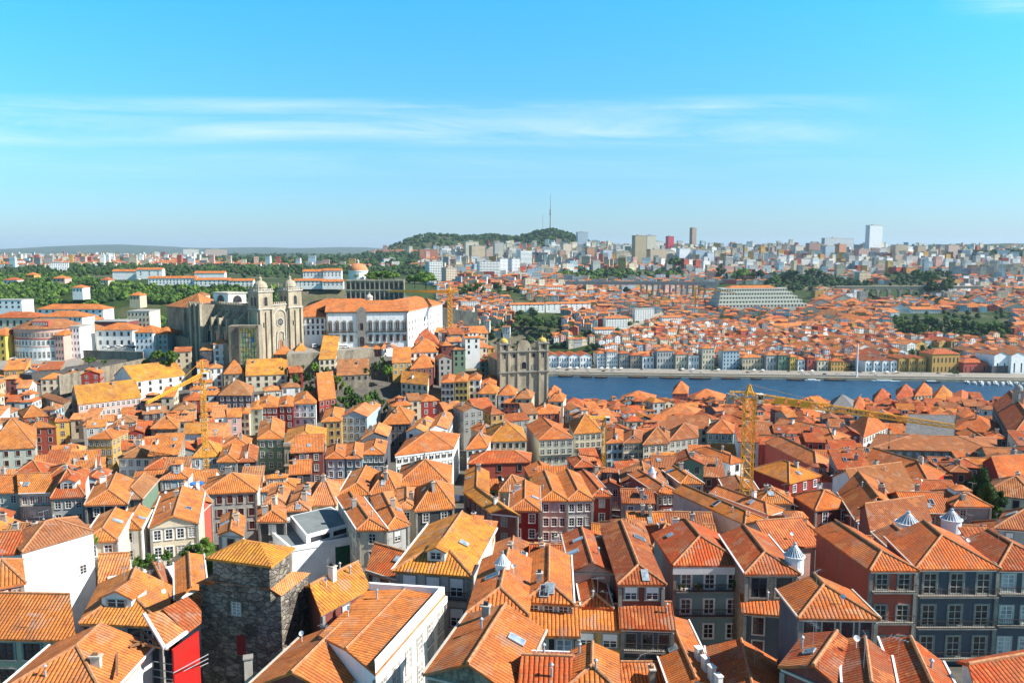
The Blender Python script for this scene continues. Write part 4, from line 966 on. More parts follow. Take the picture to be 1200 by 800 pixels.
def auto_ok(x, y):
    u = x / y
    if abs(u) > .70 or y < 96 or y > 702: return False
    if u < -.42: return y < 396
    if u < -.13 and y > 418: return False
    if -.13 <= u < -.015 and y > 405: return y < 500
    if -.015 <= u < .035 and y > (388 if u < .025 else 470) and y < 560: return False
    if u < 0 and y > 440: return False
    if y > 560 and x < 15: return False
    return True
PROT = []
def protect():
    for d in SPECS:
        if not d.get('hand') or d['dep'] < 100 or d['dep'] > 900: continue
        P, ze = d['P'], d['ze']; q = [project((p.x, p.y, ze)) for p in P]
        A, B, rise, fb = ridge_pts(P, d['roof'] if d['roof'] not in ('flat', 'shed') else 'hip_fb', d['pitch'])
        xs = [k[0] for k in q[:2]]; yb = max(q[0][1], q[1][1]); wf = d.get('wfaces'); nf = 0 if wf is not None and 0 not in wf else min(d.get('floors', 2), 4)
        yb += nf * d.get('storey', 3.1) * .8 * 950 / d['dep'] - (3 if nf == 0 else 0)
        PROT.append((min(xs), max(xs), yb, d['dep']))
def fit(d):
    """how far a filler house has to come down to leave the known facades behind it in view"""
    P, ze = d['P'], d['ze']; q = [project((p.x, p.y, ze)) for p in P]; x0, x1 = min(k[0] for k in q), max(k[0] for k in q); dep = d['dep']
    rise = min((P[1] - P[0]).length, (P[3] - P[0]).length) * .5 * d['pitch'] + (d['attic'][2] * .6 if d.get('attic') else 0)
    top = project((d['c'].x, d['c'].y, ze + rise))[1]; dz = 0
    for a, b, yb, dd in PROT:
        if dd > dep + 4 and dd < dep + 130 and min(b, x1) - max(a, x0) > .2 * (b - a) and top < yb and min(k[1] for k in q) > yb - 60: dz = max(dz, (yb - top) * dep / 950)
    return dz
def fill():
    protect()
    cells = [list(map(lambda v: v, P)) for P in KEEP + BLOCK]
    boxes = [(min(p.x for p in P), max(p.x for p in P), min(p.y for p in P), max(p.y for p in P), P) for P in cells]
    for di, (cx, cy, ang) in enumerate(DIST):
        r0 = random.Random(100 + di); a = R(ang); ca, sa = math.cos(a), math.sin(a)
        t = -130.0; k = 0
        while t < 130:
            depth = r0.uniform(8.5, 11.5); s = -160.0 + r0.uniform(0, 8); run = 0
            base = r0.uniform(-1.2, 1.2)
            while s < 160:
                w = r0.uniform(4.6, 9.0)
                if r0.random() < .07: w *= 1.7
                if run > 36 + 20 * r0.random(): s += r0.uniform(3.5, 6); run = 0; base = r0.uniform(-1.5, 1.5)
                d2 = depth * r0.uniform(.82, 1.08); off = r0.uniform(-.5, .5)
                q = [(s, t + off), (s + w, t + off + r0.uniform(-.3, .3)), (s + w, t + off + d2), (s, t + off + d2)]
                P = [Vector((cx + u_ * ca - v_ * sa, cy + u_ * sa + v_ * ca, 0)) for u_, v_ in q]
                c = sum(P, Vector()) / 4
                s += w + .06; run += w
                if not auto_ok(c.x, c.y): continue
                if min(range(len(DIST)), key=lambda i: (DIST[i][0] - c.x) ** 2 + (DIST[i][1] - c.y) ** 2) != di: continue
                bx = (min(p.x for p in P), max(p.x for p in P), min(p.y for p in P), max(p.y for p in P))
                bad = False
                for b in boxes:
                    if b[0] < bx[1] and b[1] > bx[0] and b[2] < bx[3] and b[3] > bx[2] and overlap(P, b[4]): bad = True; break
                if bad: continue
                boxes.append((*bx, P))
                ze = roof_level(c.x, c.y) + base + r0.uniform(-2.0, 2.2)
                if r0.random() < .1: ze += 3
                if c.y < 130: ze -= 2.5
                rf = r0.choice(['hip_fb', 'hip_lr', 'fhip_fb', 'gable_fb', 'gable_lr', 'gable_lr', 'shed']) if w < depth * 1.3 else r0.choice(['hip_lr', 'gable_lr'])
                right = c.x / c.y > .12
                wl = r0.choice('WWCCcRROGGBTPKSSNgkmrCgWw' if not right else 'WWCRRmmrKkkGGTuSSCcgrNWc')
                spec(P, ze, ze - r0.uniform(10, 13), rf, wl, r0.choice('oooopprbbdr' if not right else 'oorrrrbbyodbd'), pitch=r0.uniform(.34, .52))
                D = SPECS[-1]
                if rf != 'shed' and r0.random() < .33: D.update(attic=(r0.uniform(.35, .7), r0.uniform(.22, .45), r0.uniform(1.9, 3.4)), ax=r0.uniform(-.2, .2), ay=r0.uniform(-.3, .3), awall=r0.choice('WCWRgWKm'))
                dz = fit(D)
                if dz > 7: SPECS.pop(); boxes.pop()
                elif dz > 0:
                    D['ze'] -= dz; D['zg'] = min(D['zg'], D['ze'] - 5)
                    if dz > 2: D.pop('attic', None)
            t += depth + (r0.uniform(.8, 3.0) if k % 2 else r0.uniform(6.5, 9.5)); k += 1
fill()

def bvh_of(specs, extra=()):
    mb = MB()
    for d in specs: coarse(mb, d)
    for f in extra: f(mb)
    return BVHTree.FromPolygons([tuple(v) for v in mb.v], mb.f)
BV = bvh_of(SPECS)
def visible(d):
    P, ze = d['P'], d['ze']; A, B, rise, fb = ridge_pts(P, d['roof'] if d['roof'] not in ('flat', 'shed') else 'hip_fb', d['pitch'])
    pts = [Vector((A.x, A.y, ze + rise + .5)), Vector((B.x, B.y, ze + rise + .5))]
    c = d['c']
    for i in range(4):
        p = P[i]; pts.append(Vector((p.x, p.y, ze + .35)) + Vector((p.x - c.x, p.y - c.y, 0)).normalized() * .45)
        m = (P[i] + P[(i + 1) % 4]) * .5; pts.append(Vector(((m.x * .55 + c.x * .45), (m.y * .55 + c.y * .45), ze + rise * .55 + .4)))
    m = (P[0] + P[1]) * .5 + perp_out(P[0], P[1]) * .4; pts += [Vector((m.x, m.y, ze - 2)), Vector((m.x, m.y, ze - 4.5))]
    n = 0
    for p in pts:
        q = project(p)
        if not (-8 < q[0] < 1208 and q[1] < 815): continue
        v = p - CAM
        if BV.ray_cast(CAM, v.normalized(), v.length - .35)[0] is None: n += 1
    return n / len(pts)
for d in SPECS: d['vis'] = visible(d)
print('houses', len(SPECS), 'hand', sum(1 for d in SPECS if d.get('hand')), 'visible', sum(1 for d in SPECS if d['vis'] > 0))
vis = [d for d in SPECS if d['vis'] > 0]
vis.sort(key=lambda d: -(d['size'] ** 2 * d['vis'] ** .7 * (4 if d.get('hand') else 1)))
KEEPH = [d for d in vis if d['vis'] >= .06][:300]
ids = set(id(d) for d in KEEPH)
REST = [d for d in SPECS if id(d) not in ids and -.75 < d['c'].x / max(1, d['c'].y) < .75]
# ------------------------------------------------------------------ landmarks
class Fr:
    """local frame: x along the front, y into the building, z up"""
    def __init__(s, o, a): s.o = Vector(o); s.a = a; s.c, s.s = math.cos(a), math.sin(a)
    def __call__(s, x, y, z=0): return (s.o.x + x * s.c - y * s.s, s.o.y + x * s.s + y * s.c, s.o.z + z)
    def v(s, x, y): p = s(x, y); return Vector((p[0], p[1], 0))
    def quad(s, x0, y0, x1, y1): return [s.v(x0, y0), s.v(x1, y0), s.v(x1, y1), s.v(x0, y1)]
    def box(s, mb, x0, y0, z0, x1, y1, z1, mi=0, col=None):
        q = [(x0, y0), (x1, y0), (x1, y1), (x0, y1)]
        mb.hexa([s(x, y, z0) for x, y in q], [s(x, y, z1) for x, y in q], mi, col, True)
def part_box(fr, root, name, mat, *b, color=None):
    mb = MB(root.location); fr.box(mb, *b); return mb.build(name, mat, root, color=color)
def arch_poly(fr, mb, x, y, z, w, h, mi=0, n=8, side=None):
    """round-headed opening face at y (front, facing -y) or, with side, on the plane x facing +-x"""
    pts = [(-w / 2, 0), (w / 2, 0), (w / 2, h - w / 2)] + [(w / 2 * math.cos(math.pi * k / n), h - w / 2 + w / 2 * math.sin(math.pi * k / n)) for k in range(1, n)] + [(-w / 2, h - w / 2)]
    if side is None: mb.face([fr(x + a, y, z + b) for a, b in pts], mi)
    elif side > 0: mb.face([fr(x, y + a, z + b) for a, b in pts], mi)
    else: mb.face([fr(x, y - a, z + b) for a, b in pts], mi)
def topo(r):
    while r.parent is not None: r = r.parent
    return r.location
def arch_part(fr, root, name, x, y, z, w, h, mats=('granite_pale', 'glass'), side=None, t=.35, pr=.12):
    """opening with a raised round-headed surround and a dark recess"""
    mb = MB(topo(root)); n = 8
    def ring(k, d):
        W, Hh = w + 2 * k, h + k
        pts = [(W / 2, 0), (W / 2, h - w / 2)] + [((W / 2) * math.cos(math.pi * i / n), h - w / 2 + (W / 2) * math.sin(math.pi * i / n)) for i in range(1, n)] + [(-W / 2, h - w / 2), (-W / 2, 0)]
        f = (lambda a, b: fr(x + a, y - d, z + b)) if side is None else ((lambda a, b: fr(x + d, y + a, z + b)) if side > 0 else (lambda a, b: fr(x - d, y - a, z + b)))
        return [f(a, b) for a, b in pts]
    i0, i1, o1, o0 = ring(0, .01), ring(0, pr), ring(t, pr), ring(t, 0)
    for k in range(len(i0) - 1):
        mb.face([i1[k], o1[k], o1[k + 1], i1[k + 1]][::1], 0); mb.face([i0[k], i1[k], i1[k + 1], i0[k + 1]], 0); mb.face([o1[k], o0[k], o0[k + 1], o1[k + 1]], 0)
    mb.face(i0, 1)
    return mb.build(name, list(mats), root)

# ---- cathedral
zc = 94.0
c0 = on_plane(305.5, 424, zc + 0); c0 = at_dist(305.5, 424, 408); 
CF = Fr((c0.x, c0.y, zc), R(52)); CS = Fr((c0.x, c0.y, zc), R(44))
cath = empty('cathedral', (c0.x, c0.y, zc), 'fortress-like granite cathedral with twin domed towers, buttresses and a tall arched portal', 'cathedral')
def cb(name, *b, mat='granite_pale'): return part_box(CF, cath, name, mat, *b)
TW, FW = 8.4, 26.5; th = 30.0
for k, x0 in enumerate((0, FW - TW)):
    mb = MB(cath.location)
    CF.box(mb, x0, 0, -10, x0 + TW, TW + .5, th)
    for xx in (x0 + .0, x0 + TW - 1.3): CF.box(mb, xx, -.9, -10, xx + 1.3, 0, th - 9)
    for yy in (0.2, TW - .9): CF.box(mb, x0 - .8, yy, -10, x0, yy + 1.1, th - 10)
    CF.box(mb, x0 + TW / 2 - .5, -.75, -10, x0 + TW / 2 + .5, 0, th - 10)
    tw = mb.build('tower', 'granite_pale', cath)
    mb = MB(cath.location); CF.box(mb, x0 - .5, -.5, th - 8.8, x0 + TW + .5, 0, th - 8.2); CF.box(mb, x0 - .5, -.5, th, x0 + TW + .5, TW + 1, th + .6)
    CF.box(mb, x0 - .5, 0, th - 8.8, x0, TW + .5, th - 8.2)
    mb.build('cornice', 'trim_stone', tw)
    mb = MB(cath.location)
    for i in range(6):
        for (fx, fy) in ((i / 5, 0), (i / 5, 1), (0, i / 5), (1, i / 5)):
            px_, py_ = x0 - .3 + fx * (TW + .2), -.3 + fy * (TW + .7)
            CF.box(mb, px_, py_, th + .6, px_ + .35, py_ + .35, th + 1.5)
    CF.box(mb, x0 - .35, -.35, th + 1.5, x0 + TW + .35, -.05, th + 1.7); CF.box(mb, x0 - .35, 0, th + 1.5, x0 - .05, TW + .6, th + 1.7)
    mb.build('balustrade', 'trim_stone', tw)
    mb = MB(cath.location)
    for fx in (0, 1):
        for fy in (0, 1):
            c = CF(x0 + .2 + fx * (TW - .4), .2 + fy * TW, th + .6); mb.lathe(c, [(.45, 0), (.45, 1.3), (.2, 1.5), (.35, 2.0), (.05, 3.6)], 8)
    mb.build('pinnacles', 'granite_pale', tw)
    mb = MB(cath.location); c = CF(x0 + TW / 2, TW / 2, th + .6)
    mb.lathe(c, [(3.4, 0), (3.4, 1.6), (3.7, 1.7), (3.5, 2.2)] + [(3.4 * math.cos(t * math.pi / 14), 2.2 + 3.0 * math.sin(t * math.pi / 14)) for t in range(1, 6)] + [(.9, 5.1), (.8, 6.0), (1.0, 6.1), (.5, 6.8), (.12, 7.3), (.12, 8.6)], 16)
    mb.build('dome', 'granite_pale', tw, smooth=False)
    arch_part(CF, tw, 'belfry_opening', x0 + TW * .5, -.01, th - 7, 2.0, 4.6)
    for yy in (TW * .32, TW * .68): arch_part(CF, tw, 'belfry_opening', x0 - .01, yy, th - 7, 1.6, 4.4, side=-1)
    arch_part(CF, tw, 'slit_window', x0 + TW * .3, -.01, 12, .8, 2.6)
cb('facade_wall', TW, 1.2, -10, FW - TW, 8, 23)
cb('facade_cornice', TW, .9, 22.9, FW - TW, 1.6, 23.5, mat='trim_stone')
mb = MB(cath.location)
for i in range(7): x = TW + .3 + i * 1.3; CF.box(mb, x, 1.2, 23.5, x + .7, 2.0, 24.6)
mb.build('facade_battlement', 'granite_pale', cath)
arch_part(CF, cath, 'portal_arch', FW / 2, 1.18, 0, 6.6, 20.5, ('trim_stone', 'granite_pale'), t=.7, pr=.5)
rose = arch_part(CF, cath, 'portal_arch', FW / 2, 1.10, 0, 4.2, 9.2, ('trim_stone', 'granite_pale'), t=.5, pr=.45)
mb = MB(cath.location); arch_poly(CF, mb, FW / 2, 1.06, 0, 2.4, 5.0, 0); mb.build('portal_door', 'wood', cath)
mb = MB(cath.location); n = 20; ctr = Vector(CF(FW / 2, .98, 14.2)); ex = Vector((CF.c, CF.s, 0))
for k in range(n):
    a, b = 2 * math.pi * k / n, 2 * math.pi * (k + 1) / n
    P_ = lambda r, t, d=0: ctr + ex * (r * math.cos(t)) + Vector((0, 0, r * math.sin(t))) - Vector((-CF.s, CF.c, 0)) * d
    mb.face([P_(2.3, b, .15), P_(2.3, a, .15), P_(1.9, a, .15), P_(1.9, b, .15)][::-1], 0); mb.face([ctr, P_(1.9, a), P_(1.9, b)], 1)
    if k % 2 == 0: mb.beam(P_(.3, a, .08), P_(1.95, a, .08), .09, 4, 0)
mb.build('rose_window', ['trim_stone', 'glass'], cath)
mb = MB(cath.location)
for s_ in (-1, 1):
    for zz, ww in ((0, 1.5), (5, 1.9)): mb.beam(CF(FW / 2 + s_ * ww, .75, zz), CF(FW / 2 + s_ * ww, .75, zz + 4.2), .28, 8)
mb.build('portal_columns', 'trim_stone', cath)
# nave, aisles and transept going back along -x side of the frame: local y runs away to the left
NX = 20.5
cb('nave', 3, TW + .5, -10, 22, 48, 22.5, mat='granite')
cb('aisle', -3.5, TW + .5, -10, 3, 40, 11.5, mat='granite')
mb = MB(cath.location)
for i in range(26):
    y = TW + 1 + i * 1.5
    CF.box(mb, 2.7, y, 22.5, 3.3, y + .85, 23.9)
mb.build('nave_battlement', 'granite_pale', cath)
for i in range(4):
    y = 14 + i * 7.2
    mb = MB(cath.location)
    CF.box(mb, -4.7, y, -10, -3.2, y + 1.4, 14.5); CF.box(mb, -4.7, y, 14.5, -3.2, y + 1.4, 16)
    q = [(-3.4, 13.2), (3, 18.8), (3, 20.2), (-3.4, 15.2)]
    a = [CF(x, y + .2, z) for x, z in q]; b = [CF(x, y + 1.2, z) for x, z in q]
    mb.face(a); mb.face(b[::-1])
    for k in range(4): mb.face([a[k], b[k], b[(k + 1) % 4], a[(k + 1) % 4]][::-1])
    mb.build('flying_buttress', 'granite_pale', cath)
    if i < 4: arch_part(CF, cath, 'nave_window', 2.98, y + 4.2, 15.2, 1.6, 4.4, side=-1)
    arch_part(CF, cath, 'aisle_arch', -3.52, y + 4.2, 1.5, 3.8, 7.4, side=-1)
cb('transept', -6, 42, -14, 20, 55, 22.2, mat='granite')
for y in (42, 46, 51): cb('buttress', -7.4, y, -14, -6, y + 1.8, 22.8, mat='granite_pale')
mb = MB(cath.location)
for i in range(9): CF.box(mb, -6.1, 42 + i * 1.5, 22.2, -5.5, 42.8 + i * 1.5, 23.6)
mb.build('transept_battlement', 'granite_pale', cath)
arch_part(CF, cath, 'transept_window', -6.02, 49, 12, 1.8, 5, side=-1)
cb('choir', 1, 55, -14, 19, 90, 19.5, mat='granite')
mb = MB(cath.location); roof_mesh(mb, CF.quad(1, 54, 19, 90), zc + 19.5, 'hip_lr', .4, None, .2, .5); mb.build('choir_roof', 'roof_tile', cath, color=TONEC['p'])
for y in (61, 70): cb('buttress', -.4, y, -14, 1, y + 1.6, 18, mat='granite_pale')
cb('sacristy', -6, 56, -14, 1, 70, 4, mat='granite')
# white lantern block with big arches behind
cb('crossing_block', 6, 36, 22.5, 17, 50, 27.8, mat='white_paint')
arch_part(CF, cath, 'lunette_window', 5.98, 43, 23.0, 6.2, 4.0, ('trim_stone', 'glass'), side=-1)
arch_part(CF, cath, 'lunette_window', 11.5, 35.98, 23.0, 5.4, 3.8, ('trim_stone', 'glass'))
cb('crossing_cornice', 5.4, 35.4, 27.8, 17.6, 50.6, 28.4, mat='trim_stone')
cb('chapel', -9, 10, -16, -3.5, 40, 3, mat='granite')
# ---- stone and glass block beside it
g = at_dist(303, 432, 375); z0 = on_plane(0, 0, 1).z
gf = Fr((at_dist(303, 400, 399).x, 399, 84), R(3))
gb = empty('glass_fronted_hall', gf.o, 'tall plain granite block with one fully glazed gridded front, below the cathedral towers', 'building')
wd = 8.8; ztop = at_dist(303, 382, 399).z - 84
mb = MB(gb.location); gf.box(mb, -wd, .4, -6, 0, 8, ztop); gf.box(mb, -wd - 6.0, .6, -6, -wd, 9, ztop); gf.box(mb, -1, -.2, -6, 0.2, .4, ztop + .3); gf.box(mb, -wd, -.2, ztop - .8, 0, .4, ztop + .3); gf.box(mb, -wd - .8, -.2, -6, -wd, .4, ztop + .3)
mb.build('wall', 'granite', gb)
mb = MB(gb.location); mb.face([gf(-wd + .8, .36, 0), gf(-1, .36, 0), gf(-1, .36, ztop - .8), gf(-wd + .8, .36, ztop - .8)]) if False else mb.face([gf(-wd, .3, -2), gf(-1, .3, -2), gf(-1, .3, ztop - .8), gf(-wd, .3, ztop - .8)])
gl = mb.build('glazing', 'glass_green', gb)
mb = MB(gb.location)
for k in range(7): x = -wd + (wd - 1) * k / 6; mb.beam(gf(x, .22, -2), gf(x, .22, ztop - .8), .11)
for k in range(9): z = ztop - .8 - k * 2.4; mb.beam(gf(-wd, .22, z), gf(-1, .22, z), .08)
mb.build('glazing_grid', 'iron', gl)
for k, (i0_, j0_, m_) in enumerate(((0, 0, 'ochre_dome'), (1, 1, 'glass_sky'), (2, 0, 'ochre_dome'), (0, 2, 'glass_green'), (3, 1, 'ochre_dome'), (2, 2, 'glass_curtain'), (4, 2, 'cloth_blue'), (1, 4, 'ochre_dome'), (3, 3, 'glass_curtain'), (4, 0, 'ochre_dome'))):
    mb = MB(gb.location); s_ = (wd - 1) / 6; x = -wd + s_ * i0_; z = ztop - .8 - 2.4 * j0_; mb.face([gf(x, .26, z - 2.4), gf(x + s_, .26, z - 2.4), gf(x + s_, .26, z), gf(x, .26, z)]); mb.build('reflection_pane', m_, gl)  # reflections in the glazing painted as flat panes of colour
# ---- bishop's palace
pz = 95.0
pr_ = at_dist(478, 397, 436); pl_ = at_dist(383, 398, 430)
ang = math.atan2(pr_.y - pl_.y, pr_.x - pl_.x)
PF = Fr((pl_.x, pl_.y, pz), ang); PL = (Vector(pr_) - Vector(pl_)).xy.length
pal = empty('palace', PF.o, 'long white baroque palace with stone pilasters and bright orange roof on the cathedral square', 'palace')
ph = at_dist(430, 364.5, 434).z - pz
pd = 62.0
P4 = [PF.v(0, 0), PF.v(PL, 0), PF.v(PL + 22, pd), PF.v(0, 36)]
mb = MB(pal.location)
for i in range(4):
    a, b = P4[i], P4[(i + 1) % 4]; mb.face([(a.x, a.y, pz - 8), (b.x, b.y, pz - 8), (b.x, b.y, pz + ph), (a.x, a.y, pz + ph)])
mb.build('wall', 'plaster', pal, color=(.80, .80, .80))
mb = MB(pal.location); roof_mesh(mb, [PF.v(0, 0), PF.v(PL, 0), PF.v(PL, 24), PF.v(0, 24)], pz + ph, 'gable_lr', .42, None, .3, .7)
roof_mesh(mb, [PF.v(PL - 24, 0), PF.v(PL, 0), PF.v(PL + 22, pd), PF.v(PL - 2, pd)], pz + ph + .03, 'hip_fb', .42, None, .3, .7)
roof_mesh(mb, [PF.v(-14, 14), PF.v(PL - 20, 14), PF.v(PL - 8, 36), PF.v(-14, 36)], pz + ph + .4, 'hip_lr', .42, None, .3, .5)
rf = mb.build('roof', 'roof_tile', pal, color=(.66, .2, .055))
mb = MB(pal.location); mb.lathe(PF(22, 20, ph + 4), [(2.0, 0), (2.0, 2.2), (2.3, 2.3), (1.7, 3.3), (.3, 4.2), (.1, 5.2)], 10); mb.build('lantern', 'trim_stone', rf)
mb = MB(pal.location)
for x in (0, PL * .385, PL * .475, PL - .8): PF.box(mb, x, -.4, -2, x + .8, 0, ph)
PF.box(mb, -.3, -.5, ph - .9, PL + .3, 0, ph - .2); PF.box(mb, 0, -.3, 6.2, PL, 0, 6.6)
mb.build('pilasters', 'granite_trim', pal)
bays = [PL * t for t in (.045, .13, .215, .30)] + [PL * t for t in (.535, .62, .705, .79, .875, .955)]
for x in bays:
    for z, h_ in ((7.4, 4.4), (1.6, 3.2)):
        mb = MB(pal.location); w_ = 1.5
        PF.box(mb, x - w_ / 2 - .45, -.28, z - .3, x + w_ / 2 + .45, 0, z + h_ + .5); mb.face([PF(x - w_ / 2, -.29, z), PF(x + w_ / 2, -.29, z), PF(x + w_ / 2, -.29, z + h_), PF(x - w_ / 2, -.29, z + h_)], 1)
        if z > 5: mb.face([PF(x - 1.3, -.285, z + h_ + .5), PF(x + 1.3, -.285, z + h_ + .5), PF(x, -.285, z + h_ + 1.3)], 0); mb.face([PF(x - .05, -.3, z), PF(x + .05, -.3, z), PF(x + .05, -.3, z + h_), PF(x - .05, -.3, z + h_)], 2)
        mb.build('window', ['granite_trim', 'glass', 'white_paint'], pal)
        if z > 5:
            mb = MB(pal.location); PF.box(mb, x - 1.5, -1.1, z - .55, x + 1.5, 0, z - .3)
            for k in range(9): mb.beam(PF(x - 1.4 + k * .35, -1.0, z - .3), PF(x - 1.4 + k * .35, -1.0, z + .7), .05, 3)
            mb.beam(PF(x - 1.45, -1, z + .7), PF(x + 1.45, -1, z + .7), .06); mb.build('balcony', 'iron', pal)
xm = PL * .43
mb = MB(pal.location); PF.box(mb, xm - 2.4, -.7, -2, xm + 2.4, 0, ph - .4); 
mb.face([PF(xm - 2.8, -.72, ph - .4), PF(xm + 2.8, -.72, ph - .4), PF(xm + 1.2, -.72, ph + 1.8), PF(xm, -.72, ph + 2.6), PF(xm - 1.2, -.72, ph + 1.8)]); mb.face([PF(xm - 2.8, 0.2, ph - .4), PF(xm - 1.2, .2, ph + 1.8), PF(xm, .2, ph + 2.6), PF(xm + 1.2, .2, ph + 1.8), PF(xm + 2.8, .2, ph - .4)])
mb.build('portal_surround', 'granite_trim', pal); arch_part(PF, pal, 'portal', xm, -.72, -1, 2.6, 5.2, ('granite_trim', 'glass'))
arch_part(PF, pal, 'portal_window', xm, -.72, 7.6, 1.7, 4.0, ('granite_trim', 'glass'))
SFr = Fr(PF(PL, 0, 0), math.atan2((P4[2] - P4[1]).y, (P4[2] - P4[1]).x)); SL = (P4[2] - P4[1]).length
mb = MB(pal.location); SFr.box(mb, 0, -.5, ph - .9, SL, 0, ph - .2); mb.build('side_cornice', 'trim_stone', pal)
for k in range(12):
    for z in (2, 6.4, 10.2): add_window(pal, SFr(2.5 + k * (SL - 5) / 11, -.01, z + .9), SFr.a, 1.1, 1.7, 'dark', False, pal.location)
# palace's lower wing
wl = at_dist(347, 405, 433); wr = at_dist(382, 400, 435); wa = math.atan2(wr.y - wl.y, wr.x - wl.x); WF = Fr((wl.x, wl.y, 92.5), wa); WL_ = (wr - wl).xy.length
wing = empty('palace_wing', WF.o, 'plain white three-storey wing between the cathedral towers and the long white palace', 'building')
zt = at_dist(365, 371, 434).z - 92.5
mb = MB(wing.location); WF.box(mb, 0, 0, -6, WL_, 24, zt); mb.build('wall', 'plaster', wing, color=(.80, .80, .80))
mb = MB(wing.location); roof_mesh(mb, WF.quad(0, 0, WL_, 24), 92.5 + zt, 'hip_lr', .4, None, .3, .5); mb.build('roof', 'roof_tile', wing, color=(.66, .2, .055))
for k in range(6):
    for z, h_ in ((zt - 3.4, 2.4), (zt - 6.8, 1.4), (zt - 9.6, 2.0)): add_window(wing, WF(1.6 + k * (WL_ - 3.2) / 5, -.01, z + 1), WF.a, .95, h_, 'dark', False, wing.location)
mb = MB(wing.location); WF.box(mb, 0, -.2, zt - 1, WL_, 0, zt - .4); WF.box(mb, 0, -.15, zt - 4.9, WL_, 0, zt - 4.6); mb.build('string_course', 'trim_stone', wing)
# ---- twin-towered church
gz = 64.0
gl_ = at_dist(586, 440, 398); gr_ = at_dist(643, 440, 398); GW = (gr_ - gl_).length; GF = Fr((gl_.x, gl_.y - 3, gz), R(15)); GW *= 1.03
gch = empty('church', GF.o, 'weathered two-towered baroque church front with small ochre cupolas, before the river', 'church')
zt = at_dist(600, 402, 398).z - gz; zm = at_dist(600, 411, 398).z - gz; zl = at_dist(600, 435, 398).z - gz
tw_ = GW * .2
for k, x0 in enumerate((0, GW - tw_)):
    mb = MB(gch.location); GF.box(mb, x0, 0, -14, x0 + tw_, tw_ + 1, zt)
    for xx in (x0, x0 + tw_ - .9): GF.box(mb, xx, -.5, -14, xx + .9, 0, zt - .6)
    t = mb.build('tower', 'granite_pale', gch)
    mb = MB(gch.location)
    for z in (zl, zm, zt): GF.box(mb, x0 - .5, -.8, z - .5, x0 + tw_ + .5, 0, z + .1)
    GF.box(mb, x0 - .5, 0, zt - .5, x0 + tw_ + .5, tw_ + 1.5, zt + .1)
    mb.build('cornice', 'granite_trim', t)
    mb = MB(gch.location); mb.lathe(GF(x0 + tw_ / 2, tw_ / 2, zt + .1), [(2.1, 0), (2.15, .5)] + [(2.1 * math.cos(i * math.pi / 12), .6 + 1.7 * math.sin(i * math.pi / 12)) for i in range(1, 6)] + [(.3, 2.3), (.25, 2.9), (.05, 3.6)], 14)
    mb.build('cupola', 'ochre_dome', t)
    for xx in (x0, x0 + tw_):
        mb = MB(gch.location); mb.lathe(GF(xx, 0, zt + .1), [(.35, 0), (.3, .6), (.1, .8), (.25, 1.1), (.03, 2.0)], 6); mb.build('finial', 'granite_trim', t)
    arch_part(GF, t, 'belfry_opening', x0 + tw_ / 2, -.01, zm + .7, 1.3, 3.4, ('granite_trim', 'glass'))
    arch_part(GF, t, 'tower_window', x0 + tw_ / 2, -.01, zm - 3.6, 1.0, 2.4, ('granite_trim', 'glass'))
mb = MB(gch.location); GF.box(mb, tw_, .6, -14, GW - tw_, 9, zm)
for xx in (GW * .36, GW * .6): GF.box(mb, xx, .0, -14, xx + GW * .035, .6, zm + 1.5)
mb.build('facade_wall', 'granite_pale', gch)
mb = MB(gch.location)
for z in (zl, zm): GF.box(mb, tw_ - .1, -.3, z - .5, GW - tw_ + .1, .6, z + .1)
mb.build('facade_cornice', 'granite_trim', gch)
mb = MB(gch.location); n = 10; xm = GW / 2; w_ = GW * .13
pts = [(-w_, 0)] + [(w_ * math.cos(math.pi - math.pi * k / n), 2.4 + 2.8 * math.sin(math.pi * k / n)) for k in range(n + 1)] + [(w_, 0)]
f = [GF(xm + a, .3, zm + b) for a, b in pts]; bk = [GF(xm + a, 1.6, zm + b) for a, b in pts]
mb.face(f[::-1]); mb.face(bk)
for k in range(len(f) - 1): mb.face([f[k], f[k + 1], bk[k + 1], bk[k]])
for s_ in (-1, 1):
    q = [(s_ * w_, 0), (s_ * w_, 3.0), (s_ * (w_ + 1.2), 1.6), (s_ * (w_ + 2.2), 1.3), (s_ * (w_ + 3.2), .3), (s_ * (w_ + 3.2), 0)]
    q = [GF(xm + a, .5, zm + b) for a, b in q]; mb.face(q if s_ < 0 else q[::-1]); mb.face((q if s_ > 0 else q[::-1]))
mb.build('gable', 'granite_pale', gch)
arch_part(GF, gch, 'facade_window', xm, .58, zl + 1.2, 2.4, 3.4, ('granite_trim', 'glass'))
for s_ in (-1, 1):
    arch_part(GF, gch, 'facade_window', xm + s_ * GW * .205, .58, zm - 3.4, 1.4, 1.9, ('granite_trim', 'glass')); arch_part(GF, gch, 'niche', xm + s_ * GW * .205, .58, zl + .4, 1.6, 2.8, ('granite_trim', 'granite'))
mb = MB(gch.location); GF.box(mb, 2, 9, -14, GW - 2, 34, zm - 6); mb.build('nave', 'granite', gch)
mb = MB(gch.location); roof_mesh(mb, GF.quad(2, 9, GW - 2, 34), gz + zm - 6, 'gable_fb', .4, None, .2, .3); mb.build('nave_roof', 'roof_tile', gch, color=TONEC['b'])

